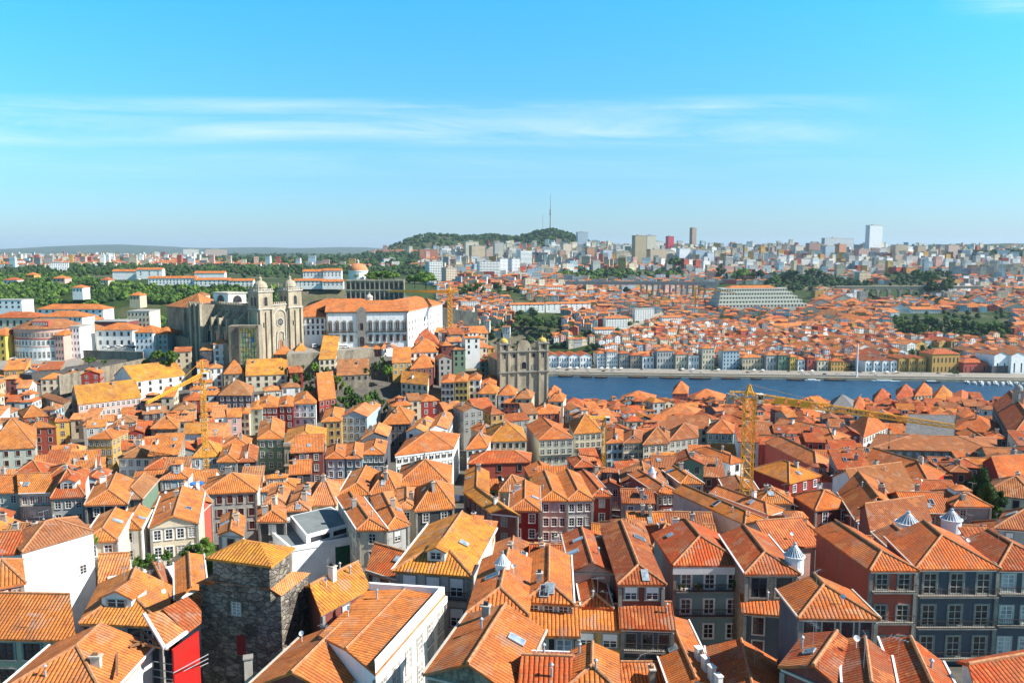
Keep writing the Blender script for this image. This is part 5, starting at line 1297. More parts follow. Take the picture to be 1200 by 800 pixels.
# ---- dark stone tower house in front
st = empty('tower_house', (-40, 92, 90), 'dark rubble-stone tower house of two tiers under golden pyramid roofs', 'house')
st_z = 110.6
def qz(pix, z): return [Vector((on_plane(*q, z).x, on_plane(*q, z).y, 0)) for q in pix]
U4 = qz([(247, 652), (316, 661), (340, 642), (284, 633)], st_z); st.location = (U4[0].x, U4[0].y, 88)
LZ = 106.2
L4 = qz([(233, 683), (329, 697), (361, 672), (276, 662)], LZ)
mb = MB(st.location)
mb.prism([(p.x, p.y) for p in L4], 84, LZ); mb.prism([(p.x, p.y) for p in inset_quad(U4, -.12)], LZ - .05, st_z)
stw = mb.build('wall', 'rubble', st)
mb = MB(st.location); roof_mesh(mb, U4, st_z, 'hip_lr', .42, None, .25, .45); r1 = mb.build('roof', 'roof_tile', st, color=TONEC['y'])
mb = MB(st.location)
A4 = inset_quad(L4, .25); B4 = inset_quad(U4, .05)
for i in (0, 1, 3):
    k = (i + 1) % 4
    mb.slope([Vector((A4[i].x, A4[i].y, LZ + .05)), Vector((A4[k].x, A4[k].y, LZ + .05)), Vector((B4[k].x, B4[k].y, LZ + 1.6)), Vector((B4[i].x, B4[i].y, LZ + 1.6))])
mb.build('skirt_roof', 'roof_tile', st, color=TONEC['p'])
n = perp_out(L4[0], L4[1]); dr = (L4[1] - L4[0]).normalized(); p = L4[0].lerp(L4[1], .46)
add_window(st, Vector((p.x, p.y, LZ - 2.4)) + n * .01, math.atan2(dr.y, dr.x), 1.1, 1.5, 'curtain', True, st.location)
mb = MB(st.location); p = L4[0].lerp(L4[1], .5); mb.face([Vector((*(p - dr * .6 + n * .02).xy, LZ - 8)), Vector((*(p + dr * .6 + n * .02).xy, LZ - 8)), Vector((*(p + dr * .6 + n * .02).xy, LZ - 5.6)), Vector((*(p - dr * .6 + n * .02).xy, LZ - 5.6))]); mb.build('blocked_doorway', 'red_sash', st)
d2 = (L4[2] - L4[1]).normalized(); n2 = perp_out(L4[1], L4[2])
for t in (.3, .62, .85):
    for z in (LZ - 1.6, LZ - 4.5):
        mb = MB(st.location); p = L4[1].lerp(L4[2], t) + n2 * .02; mb.face([(*(p - d2 * .16).xy, z - .6), (*(p + d2 * .16).xy, z - .6), (*(p + d2 * .16).xy, z + .5), (*(p - d2 * .16).xy, z + .5)]); mb.build('slit', 'iron', st)
cpt = on_plane(291, 778, 102.5); mb = MB(st.location); mb.box((cpt.x, cpt.y, 101), (.8, .8, 4.4), .3, 0); mb.box((cpt.x, cpt.y, 103.3), (1.0, 1.0, .15), .3, 1); mb.build('chimney', ['trim_stone', 'granite_trim'], r1)

# ---- roofless red building with a timber frame and scaffolding
rz = 101.0
BLK_ = 0
sc = empty('ruined_house', (on_plane(180, 790, rz).x, on_plane(180, 790, rz).y, 90), 'roofless red-walled house under repair with timber truss, sheet roof and scaffold rails', 'house')
so = sc.location
a1, a2, a3 = on_plane(122, 790, rz), on_plane(203, 790, rz), on_plane(234, 742, rz + 2)
mb = MB(so)
w0, w1 = on_plane(203, 762, rz + 3), on_plane(233, 740, rz + 3)
mb.hexa([(w0.x, w0.y, 86), (w1.x, w1.y, 86), (w1.x - .2, w1.y + .4, 86), (w0.x - .3, w0.y + .3, 86)], [(w0.x, w0.y, rz + 3), (w1.x, w1.y, rz + 3), (w1.x - .2, w1.y + .4, rz + 3), (w0.x - .3, w0.y + .3, rz + 3)])
v0, v1 = on_plane(126, 752, rz + 3), on_plane(160, 735, rz + 3)
mb.build('wall', 'red_paint', sc)
mb = MB(so)
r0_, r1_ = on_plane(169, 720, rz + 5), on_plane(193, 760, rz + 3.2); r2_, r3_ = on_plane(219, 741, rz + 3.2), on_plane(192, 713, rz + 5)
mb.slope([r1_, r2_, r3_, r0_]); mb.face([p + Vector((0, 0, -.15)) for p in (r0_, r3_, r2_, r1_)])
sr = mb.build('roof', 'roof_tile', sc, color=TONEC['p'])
mb = MB(so)
for a, b in ((r1_, r2_), (r0_, r1_)): mb.beam(a + Vector((0, 0, .1)), b + Vector((0, 0, .1)), .22, 4)
mb.build('fascia', 'white_metal', sr)
mb = MB(so)
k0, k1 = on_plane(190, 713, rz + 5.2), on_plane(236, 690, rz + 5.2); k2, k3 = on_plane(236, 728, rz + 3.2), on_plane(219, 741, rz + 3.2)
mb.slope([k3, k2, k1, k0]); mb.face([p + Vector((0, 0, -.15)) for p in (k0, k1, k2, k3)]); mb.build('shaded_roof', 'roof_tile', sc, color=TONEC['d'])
mb = MB(so)
for (x, y), (x2, y2) in (((137, 747), (197, 760)), ((137, 747), (137, 790)), ((165, 740), (168, 756)), ((168, 752), (152, 757)), ((165, 738), (190, 758)), ((165, 738), (138, 748))):
    mb.beam(on_plane(x, y, rz + 3), on_plane(x2, y2, rz + 3), .16, 4)
mb.build('timber_truss', 'wood', sc)
mb = MB(so)
for k in range(5):
    a, b = on_plane(135, 768 + k * 8, rz - k * .6), on_plane(203, 778 + k * 9, rz - k * .6); mb.beam(a, b, .05)
for x in (150, 178, 203): mb.beam(on_plane(x, 764, rz + .5), on_plane(x, 764, rz + .5) + Vector((0, 0, -9)), .05)
for k in range(3): mb.beam(on_plane(203, 796 - k * 4, rz - 1 + k), on_plane(244, 776 - k * 5, rz - 1 + k), .05)
mb.build('scaffold', 'metal_grey', sc)
mb = MB(so); a, b = on_plane(140, 775, rz - 4), on_plane(205, 790, rz - 4)
mb.prism([(p.x, p.y) for p in (on_plane(128, 800, rz - 5), on_plane(203, 806, rz - 5), on_plane(236, 760, rz - 5), on_plane(140, 745, rz - 5))], 86, rz - 5.2); mb.build('floor_slab', 'slate', sc)

# ---- extras for hand-placed houses: filled in after the houses are built
def house_extras():
    for h, px, py, r, hc in LANT:
        if 'obj' in h: lantern(h, px, py, r, hc, zoff=.6)
    for h in DORM:
        if h[0] == 'chim':
            if 'obj' not in h[1]: continue
            o = h[1]['obj'].location; p = on_plane(h[2], h[3], h[1]['ze'] + 1.2); mb = MB(o)
            mb.box((p.x, p.y, p.z), (.55, .8, 1.9), .3); mb.box((p.x, p.y, p.z + 1.0), (.7, .95, .12), .3); mb.build('chimney', 'white_paint', h[1]['obj'])
        elif 'obj' in h[0]: dormer(h[0], h[1], h[2], h[3], h[4])
    if 'obj' in hL: lantern(hL, 1064, 612, 1.9, 1.5, 1.0, z=hL['ze'] + 1.9); lantern(hL, 1115, 608, 1.7, 1.4, 1.0, z=hL['ze'] + .9)
    if 'obj' in hB: lantern(hB, 931, 651, 1.25, 1.3, z=hB['ze'] + 1.5)
    d = next(s for s in SPECS if str(s.get('look', '')).startswith('long bright'))
    if 'obj' in d:
        P, o = d['P'], d['obj'].location; I = inset_quad(P, -.45)
        for i in (0, 1):
            k = i + 1; mb = MB(o); z0, z1 = d['ze'] - .3, d['ze'] + 1.0
            mb.hexa([(P[i].x, P[i].y, z0), (P[k].x, P[k].y, z0), (I[k].x, I[k].y, z0), (I[i].x, I[i].y, z0)], [(P[i].x, P[i].y, z1), (P[k].x, P[k].y, z1), (I[k].x, I[k].y, z1), (I[i].x, I[i].y, z1)]); mb.build('parapet', 'white_paint', d['obj'])
    # upper storey and shutter of the modern block
    if 'obj' in hM:
        root = hM['obj']; o = root.location; z = hM['ze'] + 1.9
        Q = [on_plane(*q, z) for q in ((359, 627), (418, 611), (388, 593), (340, 604))]
        mb = MB(o); mb.prism([(p.x, p.y) for p in Q], hM['ze'], z); up = mb.build('upper_storey', 'white_paint', root)
        mb = MB(o); mb.prism([(p.x, p.y) for p in inset_quad([Vector((p.x, p.y, 0)) for p in Q], -.4)], z + .003, z + .05); mb.build('upper_roof', 'flat_grey', up)
        a, b = Vector((Q[0].x, Q[0].y, 0)), Vector((Q[1].x, Q[1].y, 0)); n = perp_out(a, b)
        mb = MB(o); 
        for t0, t1 in ((.08, .45), (.52, .92)):
            q0, q1 = a.lerp(b, t0) + n * .02, a.lerp(b, t1) + n * .02; mb.face([(q0.x, q0.y, z - 1.5), (q1.x, q1.y, z - 1.5), (q1.x, q1.y, z - .6), (q0.x, q0.y, z - .6)])
        mb.build('ribbon_window', 'glass', up)
        P = hM['P']; a, b = P[0], P[1]; n = perp_out(a, b); dr = (b - a).normalized()
        mb = MB(o); q0, q1 = a.lerp(b, .58) + n * .03, a.lerp(b, .93) + n * .03; ln = (q1 - q0).length
        mb.face([(q0.x, q0.y, hM['ze'] - 7), (q1.x, q1.y, hM['ze'] - 7), (q1.x, q1.y, hM['ze'] - .9), (q0.x, q0.y, hM['ze'] - .9)])
        for k in range(14): q = q0.lerp(q1, (k + .5) / 14); mb.box((q.x + n.x * .05, q.y + n.y * .05, hM['ze'] - 4), (ln / 28, .1, 6), math.atan2(dr.y, dr.x))
        mb.build('slatted_shutter', 'green_sash', root)
    if 'obj' in hY:
        root = hY['obj']; o = root.location; P = hY['P']; a, b = P[0], P[1]; n = perp_out(a, b)
        for nm, t0, t1, m in (('yellow_end_wall', 0.0, .5, 'crane_yellow'), ('red_end_wall', .5, 1.0, 'red_paint')):
            q0, q1 = a.lerp(b, t0) + n * .04, a.lerp(b, t1) + n * .04; mb = MB(o)
            mb.face([(q0.x, q0.y, hY['ze'] - 6), (q1.x, q1.y, hY['ze'] - 6), (q1.x, q1.y, hY['ze'] - .4), (q0.x, q0.y, hY['ze'] - .4)]); mb.build(nm, m, root)
    if 'obj' in hArch:
        root = hArch['obj']; P = hArch['P']; a, b = P[0], P[1]; dr = (b - a).normalized(); F = Fr((a.x, a.y, hArch['zg']), math.atan2(dr.y, dr.x)); ln = (b - a).length; hh = hArch['ze'] - hArch['zg']
        for k in range(3):
            for z in (hh - 5.6, hh - 11.2): arch_part(F, root, 'arched_window', ln * (k + .5) / 3, -.02, z, 1.9, 3.5, ('trim_stone', 'glass'))
        mb = MB(root.location); F.box(mb, -.2, -.35, hh - 6.9, ln + .2, 0, hh - 6.4); F.box(mb, -.2, -.3, hh - .2, ln + .2, .3, hh + 1.0); mb.build('parapet', 'trim_stone', root)
    if 'obj' in hW:
        root = hW['obj']; P = hW['P']; a, b = P[0], P[1]; n = perp_out(a, b); dr = (b - a).normalized()
        p = a.lerp(b, .82) + n * .01; zz = hW['ze'] - 5.2
        add_window(root, (p.x, p.y, zz), math.atan2(dr.y, dr.x), 1.0, 1.35, 'white', True, root.location)
    # planted balcony
    if 'obj' in hA:
        root = hA['obj']; o = root.location; P = hA['P']; a, b = P[0], P[1]; n = perp_out(a, b)
        zb = hA['ze'] - 1.35 - 2.0 + .1
        for t, s_ in ((.06, .45), (.12, .4), (.3, .5), (.36, .3), (.82, .9), (.88, .8), (.93, .6)):
            p = a.lerp(b, t) + n * .55; mb = MB(o); mb.lathe((p.x, p.y, zb - .12), [(.13, 0), (.18, .28)], 8, 0)
            leafball(mb, Vector((p.x, p.y, zb + .3 + s_ * .5)), s_ * .55, s_ * .7, 70, .13, 1); mb.build('potted_plant', ['mortar', 'foliage_mid'], root)
def leafball(mb, c, r, h, n, size, mi=0, seed=None):
    rr = random.Random(seed) if seed is not None else rnd
    for _ in range(n):
        t, f = rr.uniform(0, 6.283), math.acos(rr.uniform(-1, 1)); q = rr.uniform(.45, 1.) ** .6
        p = c + Vector((r * q * math.sin(f) * math.cos(t), r * q * math.sin(f) * math.sin(t), h * q * math.cos(f)))
        a = Vector((rr.uniform(-1, 1), rr.uniform(-1, 1), rr.uniform(-.6, .9))).normalized(); b = a.cross(Vector((rr.uniform(-1, 1), rr.uniform(-1, 1), rr.uniform(-1, 1)))).normalized()
        s = size * rr.uniform(.6, 1.3)
        mb.face([p - a * s, p + b * s * .7, p + a * s, p - b * s * .7], mi)
# ------------------------------------------------------------------ build the houses
for d in KEEPH: build_house(d, BV)
mb = MB()
for d in REST:
    tc = TONEC[d['tone']]; j = .8 + .35 * rnd.random(); wc = WALLC[d['wall']]; k = .85 + .2 * rnd.random()
    far = d['dep'] > 120 and d['vis'] > 0
    coarse(mb, d, 1, 0, tuple(x * k for x in wc), tint_xy((min(.85, tc[0] * j), tc[1] * j, tc[2] * j), d['c'].x, d['c'].y), windows=far)
o = mb.build('crowded_old_town_houses', ['roof_tile_far', 'plaster_far', 'glass']); o['kind'] = 'stuff'; o['label'] = 'small crowded old town houses with orange tiled roofs filling in between the larger ones'
for n_, d in enumerate(KEEPH): d['obj']['group'] = 'houses of the old town'; d['obj']['category'] = 'house'
house_extras()

# ------------------------------------------------------------------ terrain, river, quay
mb = MB()
us = [-1.7, -1.3, -1.0] + [-.9 + .03 * i for i in range(61)] + [1.0, 1.3, 1.7]
ys = [-60, -20, 20, 50, 80]; y = 80
while y < 1300: y += 14; ys.append(y)
while y < 26000: y *= 1.045; ys.append(y)
grid = []
for y in ys:
    row = []
    for u in us:
        x = u * (max(y, 0) + 60); z = ground(x, max(y, 40))
        if 150 < y < 740 and False: pass
        row.append((x, y, z))
    grid.append(row)
verts = [p for r_ in grid for p in r_]; W_ = len(us)
faces = [[j * W_ + i, j * W_ + i + 1, (j + 1) * W_ + i + 1, (j + 1) * W_ + i] for j in range(len(ys) - 1) for i in range(W_ - 1)]
me = bpy.data.meshes.new('terrain'); me.from_pydata(verts, [], faces); me.materials.append(MATS['ground_cover']); me.polygons.foreach_set('use_smooth', [True] * len(me.polygons)); me.update()
o = bpy.data.objects.new('terrain', me); COL.objects.link(o); o['kind'] = 'structure'
mb = MB(); n = 60
for i in range(n):
    x0, x1 = -900 + i * 45, -900 + (i + 1) * 45
    mb.face([(x0, 700, 0), (x1, 700, 0), (x1, bank_y(x1) + 14, 0), (x0, bank_y(x0) + 14, 0)])
mb.build('river', 'river_water')['kind'] = 'structure'
mb = MB()
for i in range(50):
    x0, x1 = -40 + i * 22, -40 + (i + 1) * 22; y0, y1 = bank_y(x0), bank_y(x1)
    mb.hexa([(x0, y0, -6), (x1, y1, -6), (x1, y1 + 5, -6), (x0, y0 + 5, -6)], [(x0, y0 + .8, 3.2), (x1, y1 + .8, 3.2), (x1, y1 + 5, 3.2), (x0, y0 + 5, 3.2)])
mb.build('quay_wall', 'quay_stone')['kind'] = 'structure'
mb = MB()
for i in range(50):
    x0, x1 = -40 + i * 22, -40 + (i + 1) * 22; y0, y1 = bank_y(x0), bank_y(x1)
    mb.hexa([(x0, y0 + 5, 2), (x1, y1 + 5, 2), (x1, y1 + 34, 2), (x0, y0 + 34, 2)], [(x0, y0 + 5, 4.6), (x1, y1 + 5, 4.6), (x1, y1 + 34, 5.4), (x0, y0 + 34, 5.4)])
mb.build('quay_promenade', 'cobbles')['kind'] = 'structure'
# cathedral square and the road on the far left
def sheet(name, pix, z, mat, lift=0):
    mb = MB(); q = [on_plane(*p, z) for p in pix]; mb.prism([(p.x, p.y) for p in q], z - 12, z - .05, 1); mb.prism([(p.x, p.y) for p in q], z - .04, z + lift, 0); o = mb.build(name, [mat, 'granite']); o['kind'] = 'structure'; return o
sheet('cathedral_square', [(336, 415), (400, 411), (470, 405), (492, 399), (380, 396), (344, 404)], 93.6, 'cobbles')
def ribbon(name, pts, w, mat, z_off=.25, thick=2):
    mb = MB()
    for a, b in zip(pts, pts[1:]):
        d = Vector((b[0] - a[0], b[1] - a[1], 0)).normalized(); n = Vector((-d.y, d.x, 0)) * w / 2
        q = [Vector(a) - n, Vector(b) - n, Vector(b) + n, Vector(a) + n]
        mb.hexa([p + Vector((0, 0, z_off - thick)) for p in q], [p + Vector((0, 0, z_off)) for p in q])
    o = mb.build(name, mat); o['kind'] = 'structure'; return o
sheet('street_square', [(-25, 434), (50, 433), (92, 428), (100, 418), (75, 416), (-25, 420)], 86.5, 'cobbles')
lft = [on_plane(x, y, 86) for x, y in ((30, 440), (100, 430), (168, 417))]
ribbon('city_road', [(p.x, p.y, 86) for p in lft], 9, 'asphalt', .7, 8)
def wallstrip(name, pts, h, t, mat, label, cat='wall'):
    mb = MB()
    for a, b in zip(pts, pts[1:]):
        a, b = Vector(a), Vector(b); d = (b - a); d.z = 0; d.normalize(); n = Vector((-d.y, d.x, 0)) * t / 2
        mb.hexa([a - n + Vector((0, 0, -h)), b - n + Vector((0, 0, -h)), b + n + Vector((0, 0, -h)), a + n + Vector((0, 0, -h))], [a - n, b - n, b + n, a + n])
    return tag(mb.build(name, mat), label, cat)
w = [on_plane(x, y, 87.3) for x, y in ((68, 440), (110, 432), (168, 420), (190, 418))]
wallstrip('retaining_wall', w, 9, 1.0, 'granite', 'long granite retaining wall below the road on the cathedral hill')
w = [on_plane(x, y, 91) for x, y in ((98, 410), (130, 411), (168, 412))]
wallstrip('terrace_wall', w, 5, 1.0, 'granite', 'short curved stone wall under the parked cars beside the cathedral')
w = [on_plane(x, y, 106) for x, y in ((60, 700), (110, 684), (118, 692), (178, 668))]
w = [on_plane(x, y, 97) for x, y in ((126, 676), (178, 668), (212, 660))]
wallstrip('garden_wall', w, 8, .5, 'white_paint', 'pale rendered wall along the small garden with trees')
g0 = [on_plane(x, y, 85) for x, y in ((150, 672), (262, 655), (250, 640), (165, 648))]
mb = MB(); mb.prism([(p.x, p.y) for p in g0], 78, 85); mb.build('lawn', 'foliage_mid')['kind'] = 'structure'

# ------------------------------------------------------------------ trees
def crown_mesh(n_clump, per, size, seed, flat=1.0, mat='foliage_mid', core=True, drop=0.):
    r = random.Random(seed); mb = MB()
    for k in range(n_clump):
        t, f = r.uniform(0, 6.283), math.acos(r.uniform(-.75, 1)); q = r.uniform(.35, .82)
        c = Vector((q * math.sin(f) * math.cos(t), q * math.sin(f) * math.sin(t), q * math.cos(f) * flat)); rr = r.uniform(.2, .36)
        if core: ico(mb, c, rr * .8, r)
        leafball(mb, c, rr, rr * .85, per, size, 0, r.random())
    o = mb.build('crown', mat); me = o.data; bpy.data.objects.remove(o); return me
def ico(mb, c, r, rr):
    t = (1 + 5 ** .5) / 2
    V = [Vector(v).normalized() for v in ((-1, t, 0), (1, t, 0), (-1, -t, 0), (1, -t, 0), (0, -1, t), (0, 1, t), (0, -1, -t), (0, 1, -t), (t, 0, -1), (t, 0, 1), (-t, 0, -1), (-t, 0, 1))]
    Fc = ((0, 11, 5), (0, 5, 1), (0, 1, 7), (0, 7, 10), (0, 10, 11), (1, 5, 9), (5, 11, 4), (11, 10, 2), (10, 7, 6), (7, 1, 8), (3, 9, 4), (3, 4, 2), (3, 2, 6), (3, 6, 8), (3, 8, 9), (4, 9, 5), (2, 4, 11), (6, 2, 10), (8, 6, 7), (9, 8, 1))
    V = [c + v * r * rr.uniform(.75, 1.2) for v in V]
    k = len(mb.v); mb.v += V
    for f in Fc: mb.f.append([k + i for i in f]); mb.mi.append(0); mb.uv.append(None); mb.col.append(None)
CROWNS = {}
for mt in ('foliage_dark', 'foliage_mid', 'foliage_light'):
    CROWNS[(mt, 'far')] = [crown_mesh(14, 26, .12, s, .9, mt) for s in (1, 2, 3)]
    CROWNS[(mt, 'near')] = [crown_mesh(26, 110, .05, s + 5, .95, mt) for s in (1, 2)]
def trunk_mesh():
    mb = MB(); mb.beam((0, 0, 0), (0, 0, 1.2), .12, 6, r2=.07)
    for a in range(4): mb.beam((0, 0, .7 + a * .1), (math.cos(a * 1.7) * .5, math.sin(a * 1.7) * .5, 1.5), .05, 4, r2=.02)
    o = mb.build('trunk', 'bark'); me = o.data; bpy.data.objects.remove(o); return me
TRUNK = trunk_mesh()
TREES = []
def tree(x, y, z, r, h, mat='foliage_mid', lod='far', label=None, group=None, name='tree'):
    """crown radius r, total height h"""
    root = empty(name, (x, y, z), label, 'tree', group, rz=rnd.uniform(0, 6.28))
    ch = h * .5
    c = bpy.data.objects.new('crown', rnd.choice(CROWNS[(mat, lod)])); COL.objects.link(c); c.parent = root; c.location = (0, 0, h - ch); c.scale = (r * 1.12, r * rnd.uniform(.95, 1.2), ch)
    t = bpy.data.objects.new('trunk', TRUNK); COL.objects.link(t); t.parent = root; t.scale = (r * .5, r * .5, (h - ch) * .8)
    TREES.append(root); return root
def ptree(px, base, wpx, hpx=None, mat='foliage_mid', Y=None, lod='far', label=None, group=None, zlift=0):
    p = at_dist(px, base, Y) if Y else hit_ground(px, base)
    s = p.y / 950.0 * 1.02; r = wpx * s / 2; h = (hpx or wpx) * s
    return tree(p.x, p.y, p.z - .5 + zlift, r, h + .5, mat, lod, label, group)
# garden trees, near left
for i, (x, b, w, hh, m, lb) in enumerate([(161, 668, 12, 19, 'foliage_mid', 'slim green garden tree nearest the pale orange roof'), (176, 670, 21, 24, 'foliage_mid', 'bushy garden tree, second from the pale orange roof'),
        (196, 662, 14, 20, 'foliage_mid', 'small garden tree with a thin stem on the lawn'), (221, 661, 19, 24, 'foliage_mid', 'round garden tree in front of the cream gabled house'), (240, 657, 26, 30, 'foliage_light', 'big light green garden tree beside the dark stone tower house'),
        (110, 640, 14, 14, 'foliage_light', 'small leafy bush in the yard behind the blank white wall')]):
    p = at_dist(x, b, 122 if i < 5 else 120); tree(p.x, p.y, p.z, w * .066, hh * .135, m, 'near', lb, 'garden trees')
# evergreen group, right
for x, b, w, hh, m, lb in [(1133, 622, 22, 50, 'foliage_dark', 'small dark evergreen low in the courtyard by the conical lanterns'), (1148, 606, 34, 64, 'foliage_dark', 'tall dark evergreen rising over the right-hand roofs'),
        (1163, 616, 26, 34, 'foliage_mid', 'leafy bush tree behind the tall dark evergreen'), (1148, 632, 24, 28, 'foliage_light', 'rounded olive-green tree below the dark evergreens'), (1122, 600, 16, 26, 'foliage_mid', 'slender tree at the foot of the dark evergreens'), (1170, 600, 18, 28, 'foliage_dark', 'dark crown beside the brown roofed right-hand houses')]:
    p = at_dist(x, b, 165); tree(p.x, p.y, p.z, w * .095, hh * .18, m, 'near', lb, 'courtyard evergreens')
for i, (x, b, w) in enumerate([(402, 470, 16), (416, 468, 20), (430, 474, 20), (437, 463, 14), (393, 478, 12), (362, 452, 10), (447, 470, 12), (282, 434, 12), (420, 480, 14), (408, 458, 14), (352, 431, 12), (368, 430, 14), (384, 431, 12), (330, 432, 10), (402, 428, 14), (414, 427, 12), (440, 425, 12), (455, 433, 14), (346, 441, 12), (362, 440, 12), (448, 418, 9), (310, 428, 10), (428, 433, 14), (395, 446, 16)]):
    p = hit_roof(x, b); tree(p.x, p.y, p.z - 6, w * .2, w * .38 + 4, ['foliage_mid', 'foliage_dark', 'foliage_light'][i % 3], 'far', None, 'trees on the cathedral slope')
for i, (x, b, w, h_) in enumerate([(184, 426, 20, 20), (200, 428, 18, 27), (194, 431, 14, 16), (104, 425, 16, 12), (172, 428, 12, 12), (122, 425, 8, 7)]):
    p = at_dist(x, b, 396); tree(p.x, p.y, p.z - 1, w * .21, h_ * .42, 'foliage_mid', 'far', None, 'trees by the hill road')
p = at_dist(500, 337, 900); 
for i, (x, b, w, h_, m, Y) in enumerate([(486, 338, 18, 18, 'foliage_mid', 930), (499, 340, 30, 24, 'foliage_light', 925), (420, 329, 22, 14, 'foliage_light', 960), (433, 330, 24, 15, 'foliage_light', 955), (447, 330, 24, 15, 'foliage_light', 950), (461, 331, 20, 14, 'foliage_light', 945),
        (548, 346, 14, 16, 'foliage_mid', 1150), (560, 346, 16, 18, 'foliage_mid', 1140), (583, 344, 10, 14, 'foliage_dark', 1150), (541, 348, 14, 14, 'foliage_dark', 1120),
        (528, 400, 14, 20, 'foliage_dark', 980), (540, 398, 20, 25, 'foliage_dark', 990), (552, 395, 18, 26, 'foliage_dark', 1000), (563, 396, 16, 18, 'foliage_dark', 990), (1071, 437, 0, 0, '', 0)]):
    if w: q = at_dist(x, b, Y); tree(q.x, q.y, q.z, w * Y / 1900, h_ * Y / 950, m, 'far', None, 'monastery hill trees')
# trees across the river
for i, (x, b, w, h_, m) in enumerate([(1054, 388, 20, 20, 'foliage_mid'), (1072, 391, 24, 24, 'foliage_dark'), (1088, 390, 22, 24, 'foliage_mid'), (1103, 393, 22, 22, 'foliage_dark'), (1118, 393, 24, 23, 'foliage_mid'), (1134, 395, 24, 22, 'foliage_dark'), (1150, 397, 24, 24, 'foliage_mid'), (1165, 398, 24, 25, 'foliage_mid'), (1177, 396, 18, 20, 'foliage_dark'),
        (1082, 396, 22, 18, 'foliage_mid'), (1126, 399, 24, 16, 'foliage_dark'), (1143, 400, 22, 14, 'foliage_dark'), (1100, 398, 20, 14, 'foliage_dark'), (1064, 393, 18, 14, 'foliage_mid'),
        (1100, 352, 28, 26, 'foliage_dark'), (1088, 340, 20, 24, 'foliage_mid'), (1112, 344, 22, 22, 'foliage_dark'), (1093, 358, 22, 16, 'foliage_dark'), (1074, 330, 16, 16, 'foliage_mid'), (1135, 356, 14, 12, 'foliage_mid'), (1030, 362, 10, 8, 'foliage_mid'),
        (790, 318, 20, 18, 'foliage_mid'), (870, 331, 24, 18, 'foliage_light'), (845, 330, 16, 18, 'foliage_dark'), (886, 332, 16, 18, 'foliage_dark'), (858, 332, 12, 14, 'foliage_mid'), (928, 332, 24, 18, 'foliage_dark'), (905, 335, 18, 12, 'foliage_mid'), (955, 325, 22, 14, 'foliage_mid'),
        (610, 342, 14, 10, 'foliage_mid'), (727, 340, 10, 8, 'foliage_dark'), (617, 386, 18, 16, 'foliage_dark'), (630, 388, 20, 18, 'foliage_mid'), (642, 390, 20, 16, 'foliage_dark'), (607, 378, 12, 12, 'foliage_mid'),
        (869, 434, 14, 9, 'foliage_dark'), (962, 435, 10, 7, 'foliage_dark'), (975, 435, 10, 7, 'foliage_mid'), (996, 434, 9, 8, 'foliage_dark'), (1014, 434, 9, 8, 'foliage_dark'), (1119, 441, 8, 8, 'foliage_mid'), (787, 395, 10, 9, 'foliage_dark'), (1036, 414, 10, 8, 'foliage_mid'), (734, 347, 10, 12, 'foliage_dark')]):
    ptree(x, b, w, h_, m, group='trees across the river')
def poly_in(px, py, poly):
    c = False
    for i in range(len(poly)):
        (x1, y1), (x2, y2) = poly[i - 1], poly[i]
        if (y1 > py) != (y2 > py) and px < (x2 - x1) * (py - y1) / (y2 - y1) + x1: c = not c
    return c
WOODS = [('hillside_woodland', 'dense green woodland and scrub on the steep hillside behind the cathedral', 'foliage_mid', [(-10, 322), (70, 321), (100, 325), (125, 334), (200, 338), (345, 340), (350, 380), (232, 384), (205, 394), (150, 386), (120, 372), (60, 358), (-10, 360)], 1900, 14),
         ('ridge_woodland', 'rows of dark green trees along the ridge above the long white barracks', 'foliage_dark', [(78, 311), (345, 313), (500, 314), (500, 322), (345, 322), (150, 320), (84, 322)], 420, 13),
         ('distant_woodland', 'far dark woods between the scattered suburbs', 'foliage_dark', [(280, 296), (400, 296), (500, 298), (490, 312), (350, 312), (230, 308)], 420, 20),
         ('mast_hill_woodland', 'dark forest covering the distant hills below the slender mast', 'foliage_dark', [(450, 250), (700, 250), (692, 287), (455, 287)], 900, 13),
         ('park_woodland', 'broad belt of green park trees in front of the apartment towers', 'foliage_mid', [(655, 322), (680, 318), (800, 317), (805, 327), (720, 331), (655, 328)], 110, 13),
         ('valley_woodland', 'dark green woodland around the arched viaduct', 'foliage_dark', [(900, 322), (950, 322), (1018, 332), (1018, 346), (960, 342), (900, 338)], 130, 12),
         ('upper_valley_woodland', 'dark trees above the arched viaduct', 'foliage_dark', [(1028, 322), (1075, 318), (1115, 320), (1118, 334), (1040, 334)], 60, 13),
         ('skyline_woodland', 'far dark tree line on the horizon', 'foliage_dark', [(1130, 296), (1215, 298), (1215, 304), (1130, 302)], 60, 22)]
FOREST = [w[3] for w in WOODS]
HILLS = [(-400, 4150, 330, 480), (-100, 4300, 160, 350), (175, 3900, 190, 330)]
